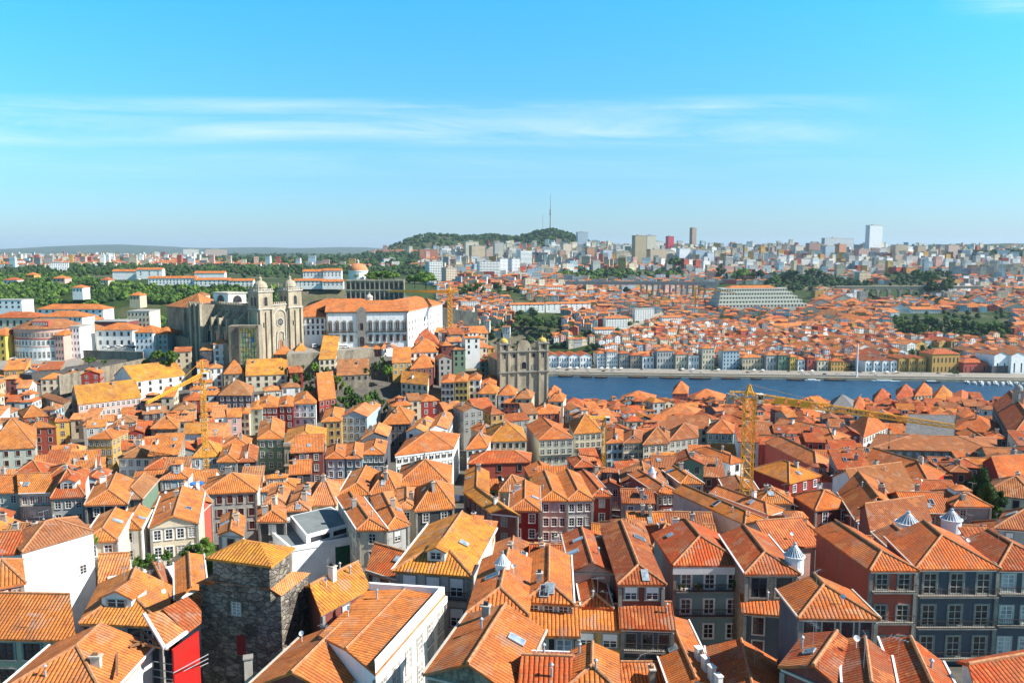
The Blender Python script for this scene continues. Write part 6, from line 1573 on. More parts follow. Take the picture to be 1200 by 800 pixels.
for name, label, mat, poly, cnt, rad in WOODS:
    mb = MB(); r = random.Random(name); k = 0; tries = 0
    xs = [p[0] for p in poly]; yss = [p[1] for p in poly]
    while k < cnt and tries < cnt * 60:
        tries += 1
        if name.startswith('mast'):
            hx, hy, sx, sy = r.choice(HILLS); p = Vector((hx + r.gauss(0, .55) * sx, hy - abs(r.gauss(0, .6)) * sy, 0)); p.z = ground(p.x, p.y)
            if p.z < 150: continue
        else:
            px, py = r.uniform(min(xs), max(xs)), r.uniform(min(yss), max(yss))
            if not poly_in(px, py, poly): continue
            p = hit_ground(px, py, ymin=450 if name.startswith('hillside') else 800)
            if p.y < 452: continue
        s = rad * r.uniform(.5, 1.15) * (.55 if name.startswith('hillside') else 1)
        if s < 2: s = 2
        if name.startswith('hillside') and noise.noise(Vector((p.x / 55, p.y / 75, 1))) < -.28: k += .1; continue
        c = p + Vector((0, 0, s * .25)); sq = r.uniform(.65, 1.0); i0 = len(mb.f); mt = r.choice((0, 0, 1, 1, 2))
        ico(mb, c, s * .6, r); nl = 34
        for _ in range(3): ico(mb, c + Vector((r.uniform(-.5, .5) * s, r.uniform(-.5, .5) * s, r.uniform(-.1, .45) * s)), s * r.uniform(.25, .42), r)
        leafball(mb, c, s * .8, s * sq * .75, nl, s * .14, 0, r.random()); k += 1
        for i in range(i0, len(mb.f)): mb.mi[i] = mt
    o = mb.build(name, {'foliage_dark': ['foliage_dark', 'foliage_dark', 'foliage_mid']}.get(mat, ['foliage_mid', 'foliage_dark', 'foliage_light'])); o['kind'] = 'stuff'; o['label'] = label

# ------------------------------------------------------------------ the town across the river and beyond
FARW = ['W', 'W', 'W', 'w', 'C', 'C', 'c', 'g', 'O', 'P', 'r', 'G', 'B', 'C']
EXCL = [[(600, 352), (660, 356), (660, 395), (600, 392)], [(1040, 366), (1190, 366), (1190, 402), (1040, 398)], [(838, 334), (958, 334), (958, 364), (838, 364)],
        [(640, 404), (700, 404), (700, 440), (640, 440)], [(1050, 405), (1130, 405), (1130, 442), (1050, 442)], [(575, 338), (620, 345), (620, 354), (575, 350)], [(1010, 334), (1085, 334), (1085, 354), (1010, 354)],
        [(640, 396), (690, 388), (740, 378), (775, 366), (790, 370), (740, 396), (690, 404)]]
def far_house(mb, x, y, z, w, dth, h, a, wall, tone, roof='hip_lr', pitch=.42, win=True):
    ca, sa = math.cos(a), math.sin(a)
    P = [Vector((x + u * ca - v * sa, y + u * sa + v * ca, 0)) for u, v in ((-w / 2, -dth / 2), (w / 2, -dth / 2), (w / 2, dth / 2), (-w / 2, dth / 2))]
    d = dict(P=P, ze=z + h, zg=z, roof=roof, pitch=pitch); j = rnd.uniform(.75, 1.1); k = rnd.uniform(.85, 1.1); tc = TONEC[tone]; wc = WALLC[wall]
    coarse(mb, d, 1, 0, tuple(min(.85, c * k) for c in wc), (tc[0] * j, tc[1] * j, tc[2] * j), .4, 6, win)
mb = MB(); mb2 = MB(); rf = random.Random(42); occ = {}
def free(x, y, r):
    k = (int(x // 14), int(y // 14))
    for i in (-1, 0, 1):
        for j in (-1, 0, 1):
            for (a, b, c) in occ.get((k[0] + i, k[1] + j), ()):
                if (a - x) ** 2 + (b - y) ** 2 < (.72 * (c + r)) ** 2: return False
    occ.setdefault(k, []).append((x, y, r)); return True
n = 0
for t in range(60000):
    if n > 6500: break
    px = rf.uniform(515, 1215) if t % 4 else rf.uniform(-15, 560); base = rf.uniform(289, 436) if t % 4 else rf.uniform(294.5, 314)
    if px < 515 and base > 313: continue
    if 515 < px < 650 and base > (368 if px > 600 else 392): continue
    if px < 560 and 455 < px and base < 292: continue
    if any(poly_in(px, base, q) for q in FOREST + EXCL): continue
    p = hit_ground(px, base)
    if p.y > 9000 or p.y < 800: continue
    if p.y > 880 and p.x > -20 and p.y < bank_y(p.x) + 64: continue
    if p.y < 1150:
        # lodges near the river: long low parallel roofs on the right
        if px > 850 and rf.random() < .5: w, dd, h_, rfk = rf.uniform(14, 20), rf.uniform(26, 44), rf.uniform(5, 7), 'gable_fb'
        else: w, dd, h_, rfk = rf.uniform(6, 11), rf.uniform(8, 12), rf.uniform(7, 13), rf.choice(['hip_lr', 'gable_lr', 'gable_fb', 'hip_fb'])
    elif p.y < 1500:
        w, dd, h_, rfk = rf.uniform(7, 15), rf.uniform(8, 12), rf.uniform(6, 12), rf.choice(['hip_lr', 'gable_lr', 'gable_fb', 'hip_fb'])
        if px > 880 and rf.random() < .3: w, dd, h_ = rf.uniform(30, 55), rf.uniform(14, 20), 6
    else:
        w, dd, h_, rfk = rf.uniform(8, 17), rf.uniform(8, 12), rf.uniform(6, 13), rf.choice(['hip_lr', 'gable_lr', 'hip_fb'])
        if px < 515: h_ = rf.uniform(5, 9)
        if rf.random() < ((.26 if p.y < 2000 else .45) if px > 515 else .12): w, dd, h_, rfk = rf.uniform(10, 24), rf.uniform(9, 14), rf.uniform(10, 22 if p.y < 2000 else 34), 'flat'
    zx, zy = int(p.x // 150), int(p.y // 150); za = R((zx * 37 + zy * 53) % 41 - 12)
    if p.y > 1000:
        ca_, sa_ = math.cos(za), math.sin(za); uu, vv = p.x * ca_ + p.y * sa_, -p.x * sa_ + p.y * ca_; vv = round(vv / 17) * 17
        p = Vector((uu * ca_ - vv * sa_, uu * sa_ + vv * ca_, 0)); p.z = ground(p.x, p.y)
    if not free(p.x, p.y, max(w, min(dd, 14)) * .5): continue
    a = za + R(rf.uniform(-3, 3))
    if p.y < 1000: a = R(4 + rf.uniform(-3, 6))
    far_house(mb if p.y < 1600 else mb2, p.x, p.y, p.z, w, dd, h_, a, rf.choice(FARW), rf.choice('oooorrrbpd' if px > 800 else 'ooorrbpo') if rfk != 'flat' else 's', rfk); n += 1
print('far houses', n)
o = mb.build('riverside_town_houses', ['roof_tile_far', 'plaster_far', 'glass']); o['kind'] = 'stuff'; o['label'] = 'hundreds of small orange-roofed houses climbing the slope across the river'
o = mb2.build('distant_suburb_houses', ['roof_tile_far', 'plaster_far', 'glass']); o['kind'] = 'stuff'; o['label'] = 'pale distant suburbs of tiny houses spread below the horizon'
# bushes and small trees between the far houses
mb = MB()
for t in range(1100):
    px, base = rf.uniform(520, 1210), rf.uniform(298, 420)
    p = hit_ground(px, base)
    if p.y < 930 or p.y > 3500 or p.x < -60 and p.y < 1000 or p.y < bank_y(p.x) + 40: continue
    s = rf.uniform(2.5, 5.5) * (1 + p.y / 4000); c = p + Vector((0, 0, s * .7)); ico(mb, c, s * .7, rf); leafball(mb, c, s, s * .8, 22, s * .16, 0, rf.random())
for t in range(700):
    px, base = rf.uniform(0, 460), rf.uniform(295, 326); p = hit_ground(px, base)
    if p.y < 1200 or p.y > 5000: continue
    s = rf.uniform(4, 9); c = p + Vector((0, 0, s * .6)); ico(mb, c, s * .7, rf); leafball(mb, c, s, s * .7, 16, s * .18, 0, rf.random())
o = mb.build('scattered_shrubbery', 'foliage_dark'); o['kind'] = 'stuff'; o['label'] = 'scattered shrubs and small trees between the far houses'

# apartment blocks
APT = []
def facade_box(o3, fr, w, d, h, root, wall, floors, bays, wincol='glass', balc=False, roofcol='concrete'):
    wb = MB(o3); fr.box(wb, 0, 0, -8, w, d, h)
    mb = MB(o3); fr.box(mb, -.4, -.4, h + .01, w + .4, d + .4, h + .8); fr.box(mb, w * .3, d * .3, h + .8, w * .6, d * .7, h + 3.4); mb.build('roof', roofcol, root)
    mb = wb; fh = h / floors
    for f in range(floors):
        z = fh * f + fh * .3
        for b in range(bays):
            x = w * (b + .5) / bays; ww = w / bays * .3
            mb.face([fr(x - ww, -.06, z), fr(x + ww, -.06, z), fr(x + ww, -.06, z + fh * .5), fr(x - ww, -.06, z + fh * .5)], 1)
        nb = max(1, int(d / 4))
        for b in range(nb):
            y = d * (b + .5) / nb
            mb.face([fr(w + .06, y - .8, z), fr(w + .06, y + .8, z), fr(w + .06, y + .8, z + fh * .5), fr(w + .06, y - .8, z + fh * .5)], 1)
            mb.face([fr(-.06, y + .8, z), fr(-.06, y - .8, z), fr(-.06, y - .8, z + fh * .5), fr(-.06, y + .8, z + fh * .5)], 1)
    mb.build('wall', ['plaster', wincol], root, color=wall)
    if balc:
        mb = MB(o3)
        for f in range(1, floors): fr.box(mb, 0, -1.2, fh * f, w, 0, fh * f + .9)
        mb.build('balcony_band', 'white_paint', root)
AP = [  # x0, x1, top, base, Y or None, colour, balconies, words
 (546, 562, 283, 309, 0, (.62, .55, .43), 0, 'tall beige tower with a paler twin in front'), (553, 571, 288, 311, 0, (.5, .4, .28), 0, 'tan tower block partly hiding the tall beige one'), (580, 591, 284, 307, 0, (.5, .48, .45), 0, 'slim grey tower block with darker window lines'),
 (518, 530, 291, 304, 0, (.75, .74, .72), 0, 'white block left of the beige towers'), (492, 514, 292, 304, 0, (.45, .2, .12), 0, 'brick-coloured slab at the edge of the woods'), (503, 521, 307, 334, 0, (.72, .72, .72), 1, 'curved white block with stacked balconies behind the round tree'),
 (523, 537, 314, 336, 0, (.6, .5, .38), 0, 'beige block beside the white balconied one'), (562, 588, 307, 328, 0, (.78, .78, .78), 1, 'stepped white block with balconies'), (586, 597, 303, 324, 0, (.74, .74, .76), 0, 'slim white block behind the stepped one'), (450, 472, 303, 309, 0, (.75, .73, .7), 0, 'long low white slab on the far plain'),
 (744, 760, 276, 310, 0, (.42, .34, .22), 0, 'tallest tan tower of the far town'), (758, 770, 276, 302, 0, (.68, .63, .5), 0, 'cream tower right behind the tallest tan one'), (762, 790, 292, 309, 0, (.45, .36, .26), 0, 'broad brown block beside the tallest tan tower'), (779, 792, 294, 308, 0, (.66, .6, .46), 0, 'cream block with a light flank next to the broad brown one'),
 (796, 812, 291, 311, 0, (.74, .76, .8), 0, 'white slab above the park with blue shading'), (815, 828, 293, 311, 0, (.42, .52, .64), 0, 'bluish slab second beyond the park'), (829, 839, 296, 311, 0, (.5, .56, .65), 0, 'pale blue slab third beyond the park'), (811, 818, 267, 281, 3300, (.38, .26, .2), 0, 'lone brown tower standing on the skyline'),
 (707, 719, 293, 308, 0, (.5, .58, .66), 0, 'blue-grey glass block'), (688, 698, 290, 307, 0, (.5, .27, .17), 0, 'terracotta tower with a stepped top'), (631, 643, 296, 311, 0, (.06, .08, .1), 0, 'dark glass block amid white towers'), (610, 626, 294, 316, 0, (.76, .76, .76), 1, 'white tower with stacked balconies near the dark glass block'),
 (600, 611, 303, 323, 0, (.72, .72, .74), 0, 'white block at the end of the tower group'), (644, 656, 299, 311, 0, (.72, .7, .66), 0, 'pale block with a low orange roof'), (660, 672, 286, 300, 0, (.6, .5, .4), 0, 'light tan block beneath the mast hill'), (677, 690, 272, 286, 3200, (.42, .5, .58), 0, 'blue-grey slab on the slope of the mast hill'),
 (656, 664, 294, 308, 0, (.5, .3, .22), 0, 'narrow reddish block'), (722, 734, 292, 304, 0, (.66, .62, .58), 0, 'pale block left of the tallest tan tower'), (730, 741, 287, 298, 0, (.7, .68, .62), 0, 'cream block higher up behind the tan tower'), (768, 779, 283, 292, 0, (.68, .66, .62), 0, 'small pale block above the broad brown one'),
 (783, 791, 277, 284, 2900, (.6, .06, .1), 0, 'crimson little block on the skyline'), (597, 606, 290, 303, 0, (.6, .56, .5), 0, 'grey-beige tower beside the slim grey one'), (570, 579, 292, 306, 0, (.55, .45, .38), 0, 'brown block between beige towers'), (535, 544, 295, 309, 0, (.6, .5, .42), 0, 'low tan block left of the beige tower'),
 (967, 983, 288, 304, 0, (.36, .44, .52), 0, 'blue-grey block before the big slab'), (983, 997, 286, 303, 0, (.5, .24, .15), 0, 'terracotta block beside the blue-grey one'), (966, 1022, 279, 294, 2900, (.42, .46, .5), 0, 'very long grey-blue slab below the white tower'), (1018, 1041, 264, 299, 2700, (.7, .73, .76), 0, 'gleaming white high-rise, tallest on the skyline'),
 (1006, 1025, 292, 307, 0, (.5, .32, .28), 0, 'pinkish brown block in front of the white high-rise'), (1025, 1037, 301, 315, 0, (.78, .78, .78), 0, 'white twin block, first of the pair'), (1039, 1049, 302, 315, 0, (.78, .78, .78), 0, 'white twin block, second of the pair'), (1010, 1026, 306, 320, 0, (.4, .42, .42), 0, 'grey block below the white high-rise'),
 (1049, 1062, 298, 311, 0, (.55, .42, .34), 0, 'tan block behind the white pair'), (1063, 1079, 300, 312, 0, (.6, .5, .46), 0, 'rosy block beyond the white pair'), (1049, 1069, 287, 300, 2700, (.46, .38, .28), 0, 'tan slab on the skyline'), (1075, 1089, 288, 302, 2650, (.42, .32, .22), 0, 'brown tower on the skyline, middle of three'), (1090, 1102, 292, 302, 2600, (.62, .52, .46), 0, 'low pinkish block between skyline towers'),
 (1111, 1128, 287, 302, 2550, (.58, .42, .36), 0, 'pink-brown tower ending the skyline group'), (1101, 1110, 290, 301, 2700, (.5, .36, .28), 0, 'narrow brown tower next to the pink-brown one'), (912, 932, 300, 312, 0, (.76, .76, .74), 0, 'white cubic block among trees'), (939, 957, 303, 314, 0, (.76, .76, .74), 0, 'white broad block beside the cubic one'),
 (948, 964, 285, 301, 0, (.46, .3, .26), 0, 'brown block left of the long slab'), (932, 946, 288, 300, 0, (.6, .56, .5), 0, 'pale grey block on the rise'), (1127, 1142, 293, 303, 2500, (.12, .17, .24), 0, 'dark blue glass block at the skyline end'), (1144, 1169, 296, 306, 2450, (.1, .14, .18), 0, 'long dark glass block at the skyline end'), (1150, 1170, 303, 313, 0, (.4, .16, .1), 0, 'dark red low block'),
 (1050, 1062, 313, 321, 0, (.5, .08, .04), 0, 'bright red low block'), (1062, 1080, 313, 321, 0, (.6, .28, .12), 0, 'orange low block beside the red one'), (1007, 1024, 319, 331, 0, (.62, .48, .34), 0, 'beige block above the valley trees'), (1168, 1200, 306, 314, 0, (.5, .55, .56), 0, 'wide grey-green hall near the right edge'), (991, 1003, 309, 320, 0, (.64, .6, .54), 0, 'pale block in the trees'),
 (215, 232, 292, 302, 0, (.72, .68, .62), 0, 'pale slab on the far plain'), (241, 265, 292, 302, 0, (.6, .48, .4), 0, 'brownish slab on the far plain'), (59, 78, 308, 318, 0, (.78, .78, .78), 0, 'white block on the edge of the green hillside')]
for x0, x1, top, base, Y, colr, balc, words_ in AP:
    p0 = hit_ground((x0 + x1) / 2, base) if not Y else at_dist((x0 + x1) / 2, base, Y)
    if Y: p0.z = min(p0.z, ground(p0.x, p0.y) + 0)
    Y = p0.y; a = at_dist(x0, base, Y); b = at_dist(x1, base, Y); w = b.x - a.x; h_ = at_dist(x0, top, Y).z - p0.z
    rot = rf.uniform(.3, .6); fr = Fr((a.x, Y, p0.z), rot)
    root = empty('apartment_block', fr.o, words_ if len(words_.split()) > 3 else words_ + ' across the river', 'apartment block', 'apartment blocks of the far town')
    facade_box(fr.o, fr, w, min(w, 22) * rf.uniform(.6, .9), h_, root, colr, max(3, int(h_ / 3.1)), max(3, int(w / 3.4)), balc=balc)

# ------------------------------------------------------------------ special buildings beyond
def simple_building(name, label, cat, fr, w, d, h, wall, tone, roof='hip_lr', winrows=((.5, 1.2),), bays=6, mat='plaster', wcol='glass', group=None, pitch=.4, wall_mat=None):
    root = empty(name, fr.o, label, cat, group)
    mb = MB(fr.o); fr.box(mb, 0, 0, -3 if name == 'barracks' else -8, w, d, h)
    Q = fr.quad(0, 0, w, d)
    for t in gable_tris(Q, fr.o.z + h, roof, pitch): mb.face(t)
    mb.build('wall', wall_mat or 'plaster', root, color=WALLC[wall] if isinstance(wall, str) else wall)
    if roof != 'flat':
        mb = MB(fr.o); roof_mesh(mb, Q, fr.o.z + h, roof, pitch, None, .3, .6); mb.build('roof', 'roof_tile', root, color=TONEC[tone])
    else:
        mb = MB(fr.o); fr.box(mb, -.2, -.2, h + .01, w + .2, d + .2, h + .5); mb.build('roof', 'concrete', root)
    for z, wh in winrows:
        for b in range(bays):
            x = w * (b + .5) / bays; mb = MB(fr.o); ww = min(1.6, w / bays * .32)
            mb.face([fr(x - ww / 2, -.07, z), fr(x + ww / 2, -.07, z), fr(x + ww / 2, -.07, z + wh), fr(x - ww / 2, -.07, z + wh)]); mb.build('window', wcol, root)
    return root
def fpx(x, base, Y, ang=0):
    p = at_dist(x, base, Y); return Fr((p.x, p.y, p.z), R(ang))
def pxlen(x0, x1, Y): return (x1 - x0) * Y / 950 * 1.0
# barracks on the monastery hill
for x0, x1, b, t, Y, bays, lb in [(132, 160, 325, 318, 1040, 0, 'short orange-roofed wing at the far end of the hilltop barracks'), (160, 189, 324, 316, 1030, 3, 'white gabled wing of the hilltop barracks'), (174, 228, 334, 326, 1000, 14, 'long white barracks range with a row of small windows'), (228, 268, 335, 328, 1000, 8, 'lower white barracks range behind the cathedral'),
        (228, 262, 326, 320, 1040, 0, 'upper orange roofed barracks range'), (268, 296, 336, 329, 995, 6, 'white barracks range just left of the cathedral towers'), (345, 378, 336, 329, 990, 7, 'white barracks range just right of the cathedral towers'), (355, 379, 325, 318, 1020, 6, 'two-storey white range up on the monastery hill'), (379, 400, 325, 317, 1015, 5, 'two-storey white range next to the monastery church'), (378, 402, 336, 330, 985, 5, 'low white range under the monastery church')]:
    fr = fpx(x0, b, Y, 7); simple_building('barracks', lb, 'barracks', fr, pxlen(x0, x1, Y), 12, (b - t) * Y / 950, 'W', 'o', 'gable_lr', ((1.8, 1.6), (4.6, 1.6)) if bays else (), max(1, bays), group='hilltop barracks')
# circular church and its arcaded cloister
p = at_dist(420, 332, 960); rc = empty('round_church', p, 'round monastery church with a ribbed orange dome and lantern', 'church')
s_ = 960 / 950
mb = MB(p); mb.lathe(p, [(13.5 * .83, -12), (11.2, 14), (11.8, 14.3), (11.8, 15.4)], 24); mb.build('drum', 'plaster', rc, color=(.72, .71, .68))
mb = MB(p); mb.lathe((p.x, p.y, p.z + 15.2), [(11.6, 0)] + [(11.4 * math.cos(t * math.pi / 18), 8.4 * math.sin(t * math.pi / 18)) for t in range(1, 8)] + [(1.6, 8.2)], 24); mb.build('dome', 'plaster', rc, color=(.55, .22, .1))
mb = MB(p); mb.lathe((p.x, p.y, p.z + 23.2), [(1.6, 0), (1.6, 3), (1.9, 3.1), (.2, 5)], 10); mb.build('lantern', 'trim_stone', rc)
fr = fpx(405, 352, 930, 3); w_ = pxlen(405, 473, 930)
root = empty('arcaded_cloister', fr.o, 'ruined-looking stone cloister with two rows of tall openings on the cliff edge', 'cloister')
mb = MB(fr.o); hh_ = (352 - 328) * 930 / 950; fr.box(mb, 0, 1.2, -10, w_, 16, hh_); mb.build('wall', 'granite', root)
mb = MB(fr.o)
for k in range(13): x = (w_ - 1) * k / 12; fr.box(mb, x, 0, -10, x + 1.0, 1.2, hh_)
for z in (-2, hh_ * .47, hh_ - 1.4): fr.box(mb, 0, -.1, z, w_, 1.25, z + 1.5)
mb.build('arcade', 'granite_pale', root)
for row, z in enumerate((1.0, hh_ * .47 + 1.8)):
    for k in range(12):
        x = (w_ - 1) * (k + .5) / 12 + .5; mb = MB(fr.o); mb.face([fr(x - 1.6, 1.15, z), fr(x + 1.6, 1.15, z), fr(x + 1.6, 1.15, z + hh_ * .3), fr(x - 1.6, 1.15, z + hh_ * .3)]); mb.build('opening', 'glass', root)
w = [at_dist(x, y, Y) for x, y, Y in ((405, 351, 930), (440, 356, 920), (473, 355, 915), (500, 358, 910), (560, 366, 915))]
wallstrip('cliff_wall', [tuple(q) for q in w], 20, 2, 'granite', 'high stone wall along the cliff beneath the monastery')
# terraced white hotel
ht = fpx(842, 361, 1330, 9)
root = empty('terraced_hotel', ht.o, 'wide terraced white building stepping up the slope in rows of windows', 'hotel')
wH = pxlen(842, 954, 1330)
for k in range(5):
    z0_, z1_ = k * 6.2, k * 6.2 + 6.2; y0_ = k * 7.0
    ins = k * 4
    mb = MB(ht.o); ht.box(mb, ins, y0_, -6 if k == 0 else z0_, wH - ins * 1.4, 50, z1_); tr = mb.build('terrace_floor', 'plaster', root, color=(.42, .43, .37))
    for b in range(26):
        x = ins + (wH - ins * 2.4) * (b + .5) / 26; mb = MB(ht.o); mb.face([ht(x - 1.4, y0_ - .08, z0_ + 1.6), ht(x + 1.4, y0_ - .08, z0_ + 1.6), ht(x + 1.4, y0_ - .08, z0_ + 4.4), ht(x - 1.4, y0_ - .08, z0_ + 4.4)]); mb.build('window', 'glass', tr)
mb = MB(ht.o); roof_mesh(mb, ht.quad(30, 30, wH - 40, 50), ht.o.z + 31.2, 'hip_lr', .4, None, .3, .5); mb.build('roof', 'roof_tile', root, color=TONEC['o'])
# arched viaduct
vf = fpx(1016, 352, 1560, 2); root = empty('arched_viaduct', vf.o, 'pale stone viaduct with tall round arches among dark trees', 'viaduct')
wV = pxlen(1016, 1082, 1560); hv = (352 - 336) * 1560 / 950
mb = MB(vf.o); vf.box(mb, -60, 0, hv - 4, wV + 120, 9, hv); vf.box(mb, -60, -.6, hv, wV + 120, 9.6, hv + 1.4); mb.build('deck', 'quay_stone', root)
na = 5; sp_ = wV / na
for k in range(na + 1): part_box(vf, root, 'pier', 'quay_stone', k * sp_ - 1.8, .4, -14, k * sp_ + 1.8, 8.6, hv - 4)
for k in range(na):
    mb = MB(vf.o); x0_ = k * sp_ + 1.8; x1_ = (k + 1) * sp_ - 1.8; r_ = (x1_ - x0_) / 2; xm_ = (x0_ + x1_) / 2; zc_ = hv - 4 - r_
    for i in range(10):
        a0, a1 = math.pi * i / 10, math.pi * (i + 1) / 10
        q = [(xm_ + r_ * math.cos(a0), zc_ + r_ * math.sin(a0)), (xm_ + r_ * math.cos(a1), zc_ + r_ * math.sin(a1)), (xm_ + r_ * math.cos(a1), hv - 4), (xm_ + r_ * math.cos(a0), hv - 4)]
        for yy in (.45, 8.5): mb.face([vf(x, yy, z) for x, z in q])
        mb.face([vf(q[0][0], .45, q[0][1]), vf(q[1][0], .45, q[1][1]), vf(q[1][0], 8.5, q[1][1]), vf(q[0][0], 8.5, q[0][1])])
    mb.build('arch', 'quay_stone', root)
# long road bridge
bf = fpx(662, 336, 1480, -4); root = empty('road_bridge', bf.o, 'long grey road bridge on slab piers crossing the valley of roofs', 'bridge'); wB = pxlen(662, 838, 1480)
mb = MB(bf.o); bf.box(mb, 0, 0, 4, wB, 14, 9); bf.box(mb, 0, -.4, 9, wB, .2, 10.4); mb.build('deck', 'concrete', root)
for k in range(12): part_box(bf, root, 'pier', 'concrete', wB * (.5 + k * .038), 1, -14, wB * (.5 + k * .038) + 2.2, 12, 4)
# riverfront
def front(x0, x1, base, top, wall, tone, roof='hip_lr', bays=4, rows=2, lb=None, cat='riverside house', d=14, name='riverside_house', group='riverside houses across the river'):
    xm_ = (x0 + x1) / 2; p = None; Y = 950
    for _ in range(4): Y = bank_y((xm_ - 600) / 950 * Y) + 36
    fr = fpx(x0, base, Y, 9); fr.o.z = 4.5; h_ = max(4, at_dist(xm_, top, Y).z - 4.5); w_ = pxlen(x0, x1, Y)
    rws = tuple((1 + k * (h_ - 1) / rows + .5, (h_ / rows) * .5) for k in range(rows))
    return simple_building(name, lb, cat, fr, w_ - .2, d, h_, wall, tone, roof, rws, bays, group=group)
FRT = [(700, 710, 427, 414, 'W', 'o', 3, 4, 'white slim riverside house'), (711, 725, 427, 412, 'W', 'o', 5, 4, 'white riverside house with five bays of small dark windows'), (726, 738, 427, 414, 'G', 'r', 4, 3, 'grey riverside house with red roof'), (739, 752, 428, 416, 'S', 'r', 4, 3, 'stone riverside house with wide red roof'),
       (753, 767, 428, 417, 'W', 'r', 3, 2, 'low white riverside house with a hipped roof'), (770, 791, 426, 411, 'g', 'o', 6, 3, 'wide light grey riverside house'), (792, 806, 427, 415, 'C', 'r', 4, 2, 'cream riverside house with two window rows'), (807, 820, 428, 416, 'W', 'b', 4, 2, 'white riverside house with a brown roof'),
       (823, 838, 428, 408, 'C', 'o', 4, 4, 'tall cream riverside house'), (847, 868, 429, 411, 'B', 'b', 5, 5, 'tallest grey-blue riverside house with five window rows'), (870, 896, 429, 419, 'c', 'o', 7, 2, 'long sand-coloured riverside house'), (898, 911, 429, 416, 'g', 'o', 3, 2, 'light grey riverside house near the tower crane'),
       (912, 925, 430, 416, 'N', 'b', 3, 3, 'green riverside house with a white ground floor'), (926, 934, 430, 418, 'Y', 'o', 3, 3, 'narrow yellow riverside house'), (935, 944, 430, 421, 'W', 'o', 2, 2, 'small white riverside house beside the yellow one'), (946, 956, 431, 419, 'r', 'd', 2, 2, 'small red riverside house'), (958, 972, 431, 422, 'C', 'o', 3, 2, 'cream low riverside house behind young trees'),
       (974, 990, 431, 423, 'O', 'r', 4, 2, 'ochre low riverside house behind young trees')]
for x0, x1, b, t, wl, tn, by, rw, lb in FRT: front(x0, x1, b, t, wl, tn, 'hip_lr', by, rw, lb)
for i, (x0, x1) in enumerate([(643, 655), (655, 667), (667, 680), (680, 694)]):
    front(x0, x1, 427, 417, 'w', 'r', 'gable_fb', 4, 2, ['white gabled warehouse nearest the church towers', 'white gabled warehouse second along the quay', 'white gabled warehouse third along the quay', 'white gabled warehouse last of four along the quay'][i], 'warehouse', 30, 'warehouse', 'white gabled warehouses')
for i, (x0, x1) in enumerate([(1014, 1023), (1024, 1033), (1034, 1043), (1044, 1052)]):
    front(x0, x1, 432, 423, 'w', 'd', 'gable_fb', 2, 2, ['small white gable, first past the tall white pole', 'small white gable, second past the tall white pole', 'small white gable, third past the tall white pole', 'small white gable next to the yellow warehouses'][i], 'warehouse', 26, 'warehouse', 'small white gabled warehouses')
for i, (x0, x1) in enumerate([(1053, 1064), (1065, 1075), (1076, 1086)]):
    front(x0, x1, 433, 420, 'O', 'r', 'gable_fb', 3, 2, ['ochre gabled warehouse, first of the three', 'ochre gabled warehouse in the middle of the three', 'ochre gabled warehouse beside the arched ochre palace'][i], 'warehouse', 24, 'warehouse', 'ochre gabled warehouses')
front(1092, 1128, 433, 415, 'O', 'r', 'hip_lr', 7, 2, 'large ochre riverside palace with two rows of white-framed windows', 'warehouse', 24, 'warehouse', None)
front(1129, 1160, 434, 425, 'r', 'r', 'hip_lr', 5, 1, 'low red market hall by the marina', 'warehouse', 18, 'warehouse', None)
front(1162, 1196, 438, 429, 'k', 's', 'flat', 4, 1, 'dark boxy pavilion above the marina', 'pavilion', 16, 'pavilion', None)
front(1165, 1184, 424, 416, 'w', 'b', 'gable_fb', 2, 1, 'white gabled shed with an arched end above the marina', 'warehouse', 30, 'warehouse', 'white sheds above the marina'); front(1185, 1204, 424, 416, 'w', 'b', 'gable_fb', 2, 1, 'white gabled shed at the picture edge above the marina', 'warehouse', 30, 'warehouse', 'white sheds above the marina')
# long low white range on the slope, px 600-700
for x0, x1, b, t, Y, lb in [(598, 640, 366, 357, 1150, 'long white building range on the green bank'), (640, 695, 366, 356, 1140, 'long white range with a dark arcade below'), (697, 722, 397, 386, 1010, 'white house low on the slope road'), (710, 737, 387, 373, 1060, 'white block with regular windows on the slope road'), (744, 768, 378, 362, 1120, 'pale angular house at the bend of the road'),
        (776, 800, 384, 372, 1090, 'tan four-storey block behind the road bend'), (640, 660, 345, 336, 1350, 'small white villa on the upper slope'), (541, 562, 366, 354, 1030, 'modern white cube house on the cliff top'), (562, 590, 368, 358, 1025, 'white terrace houses on the cliff top'), (648, 672, 398, 392, 1000, 'low white building above the warehouses')]:
    q = hit_ground(x0, b); Y = q.y; fr = Fr(q, R(14)); h_ = at_dist(x0, t, Y).z - fr.o.z
    simple_building('villa', lb, 'house', fr, pxlen(x0, x1, Y), 12, h_, 'W', 'o', 'flat' if 'cube' in lb or 'terrace' in lb or 'angular' in lb else 'gable_lr', tuple((h_ - 2.4 - 3.2 * k, 1.5) for k in range(max(1, int(h_ / 3.3)))), 8)
# slope road with its retaining wall, Gaia
w = []
for x, y in ((650, 404), (690, 398), (735, 385), (765, 372), (790, 362)): q = hit_ground(x, y); w.append((q.x, q.y, q.z + 1))
ribbon('slope_road', w, 9, 'cobbles', 1.5, 4)
wallstrip('slope_road_wall', [(a, b - 5.2, c + 2.2) for a, b, c in w], 8, 1.2, 'quay_stone', 'long sand-coloured retaining wall of the road climbing from the river')

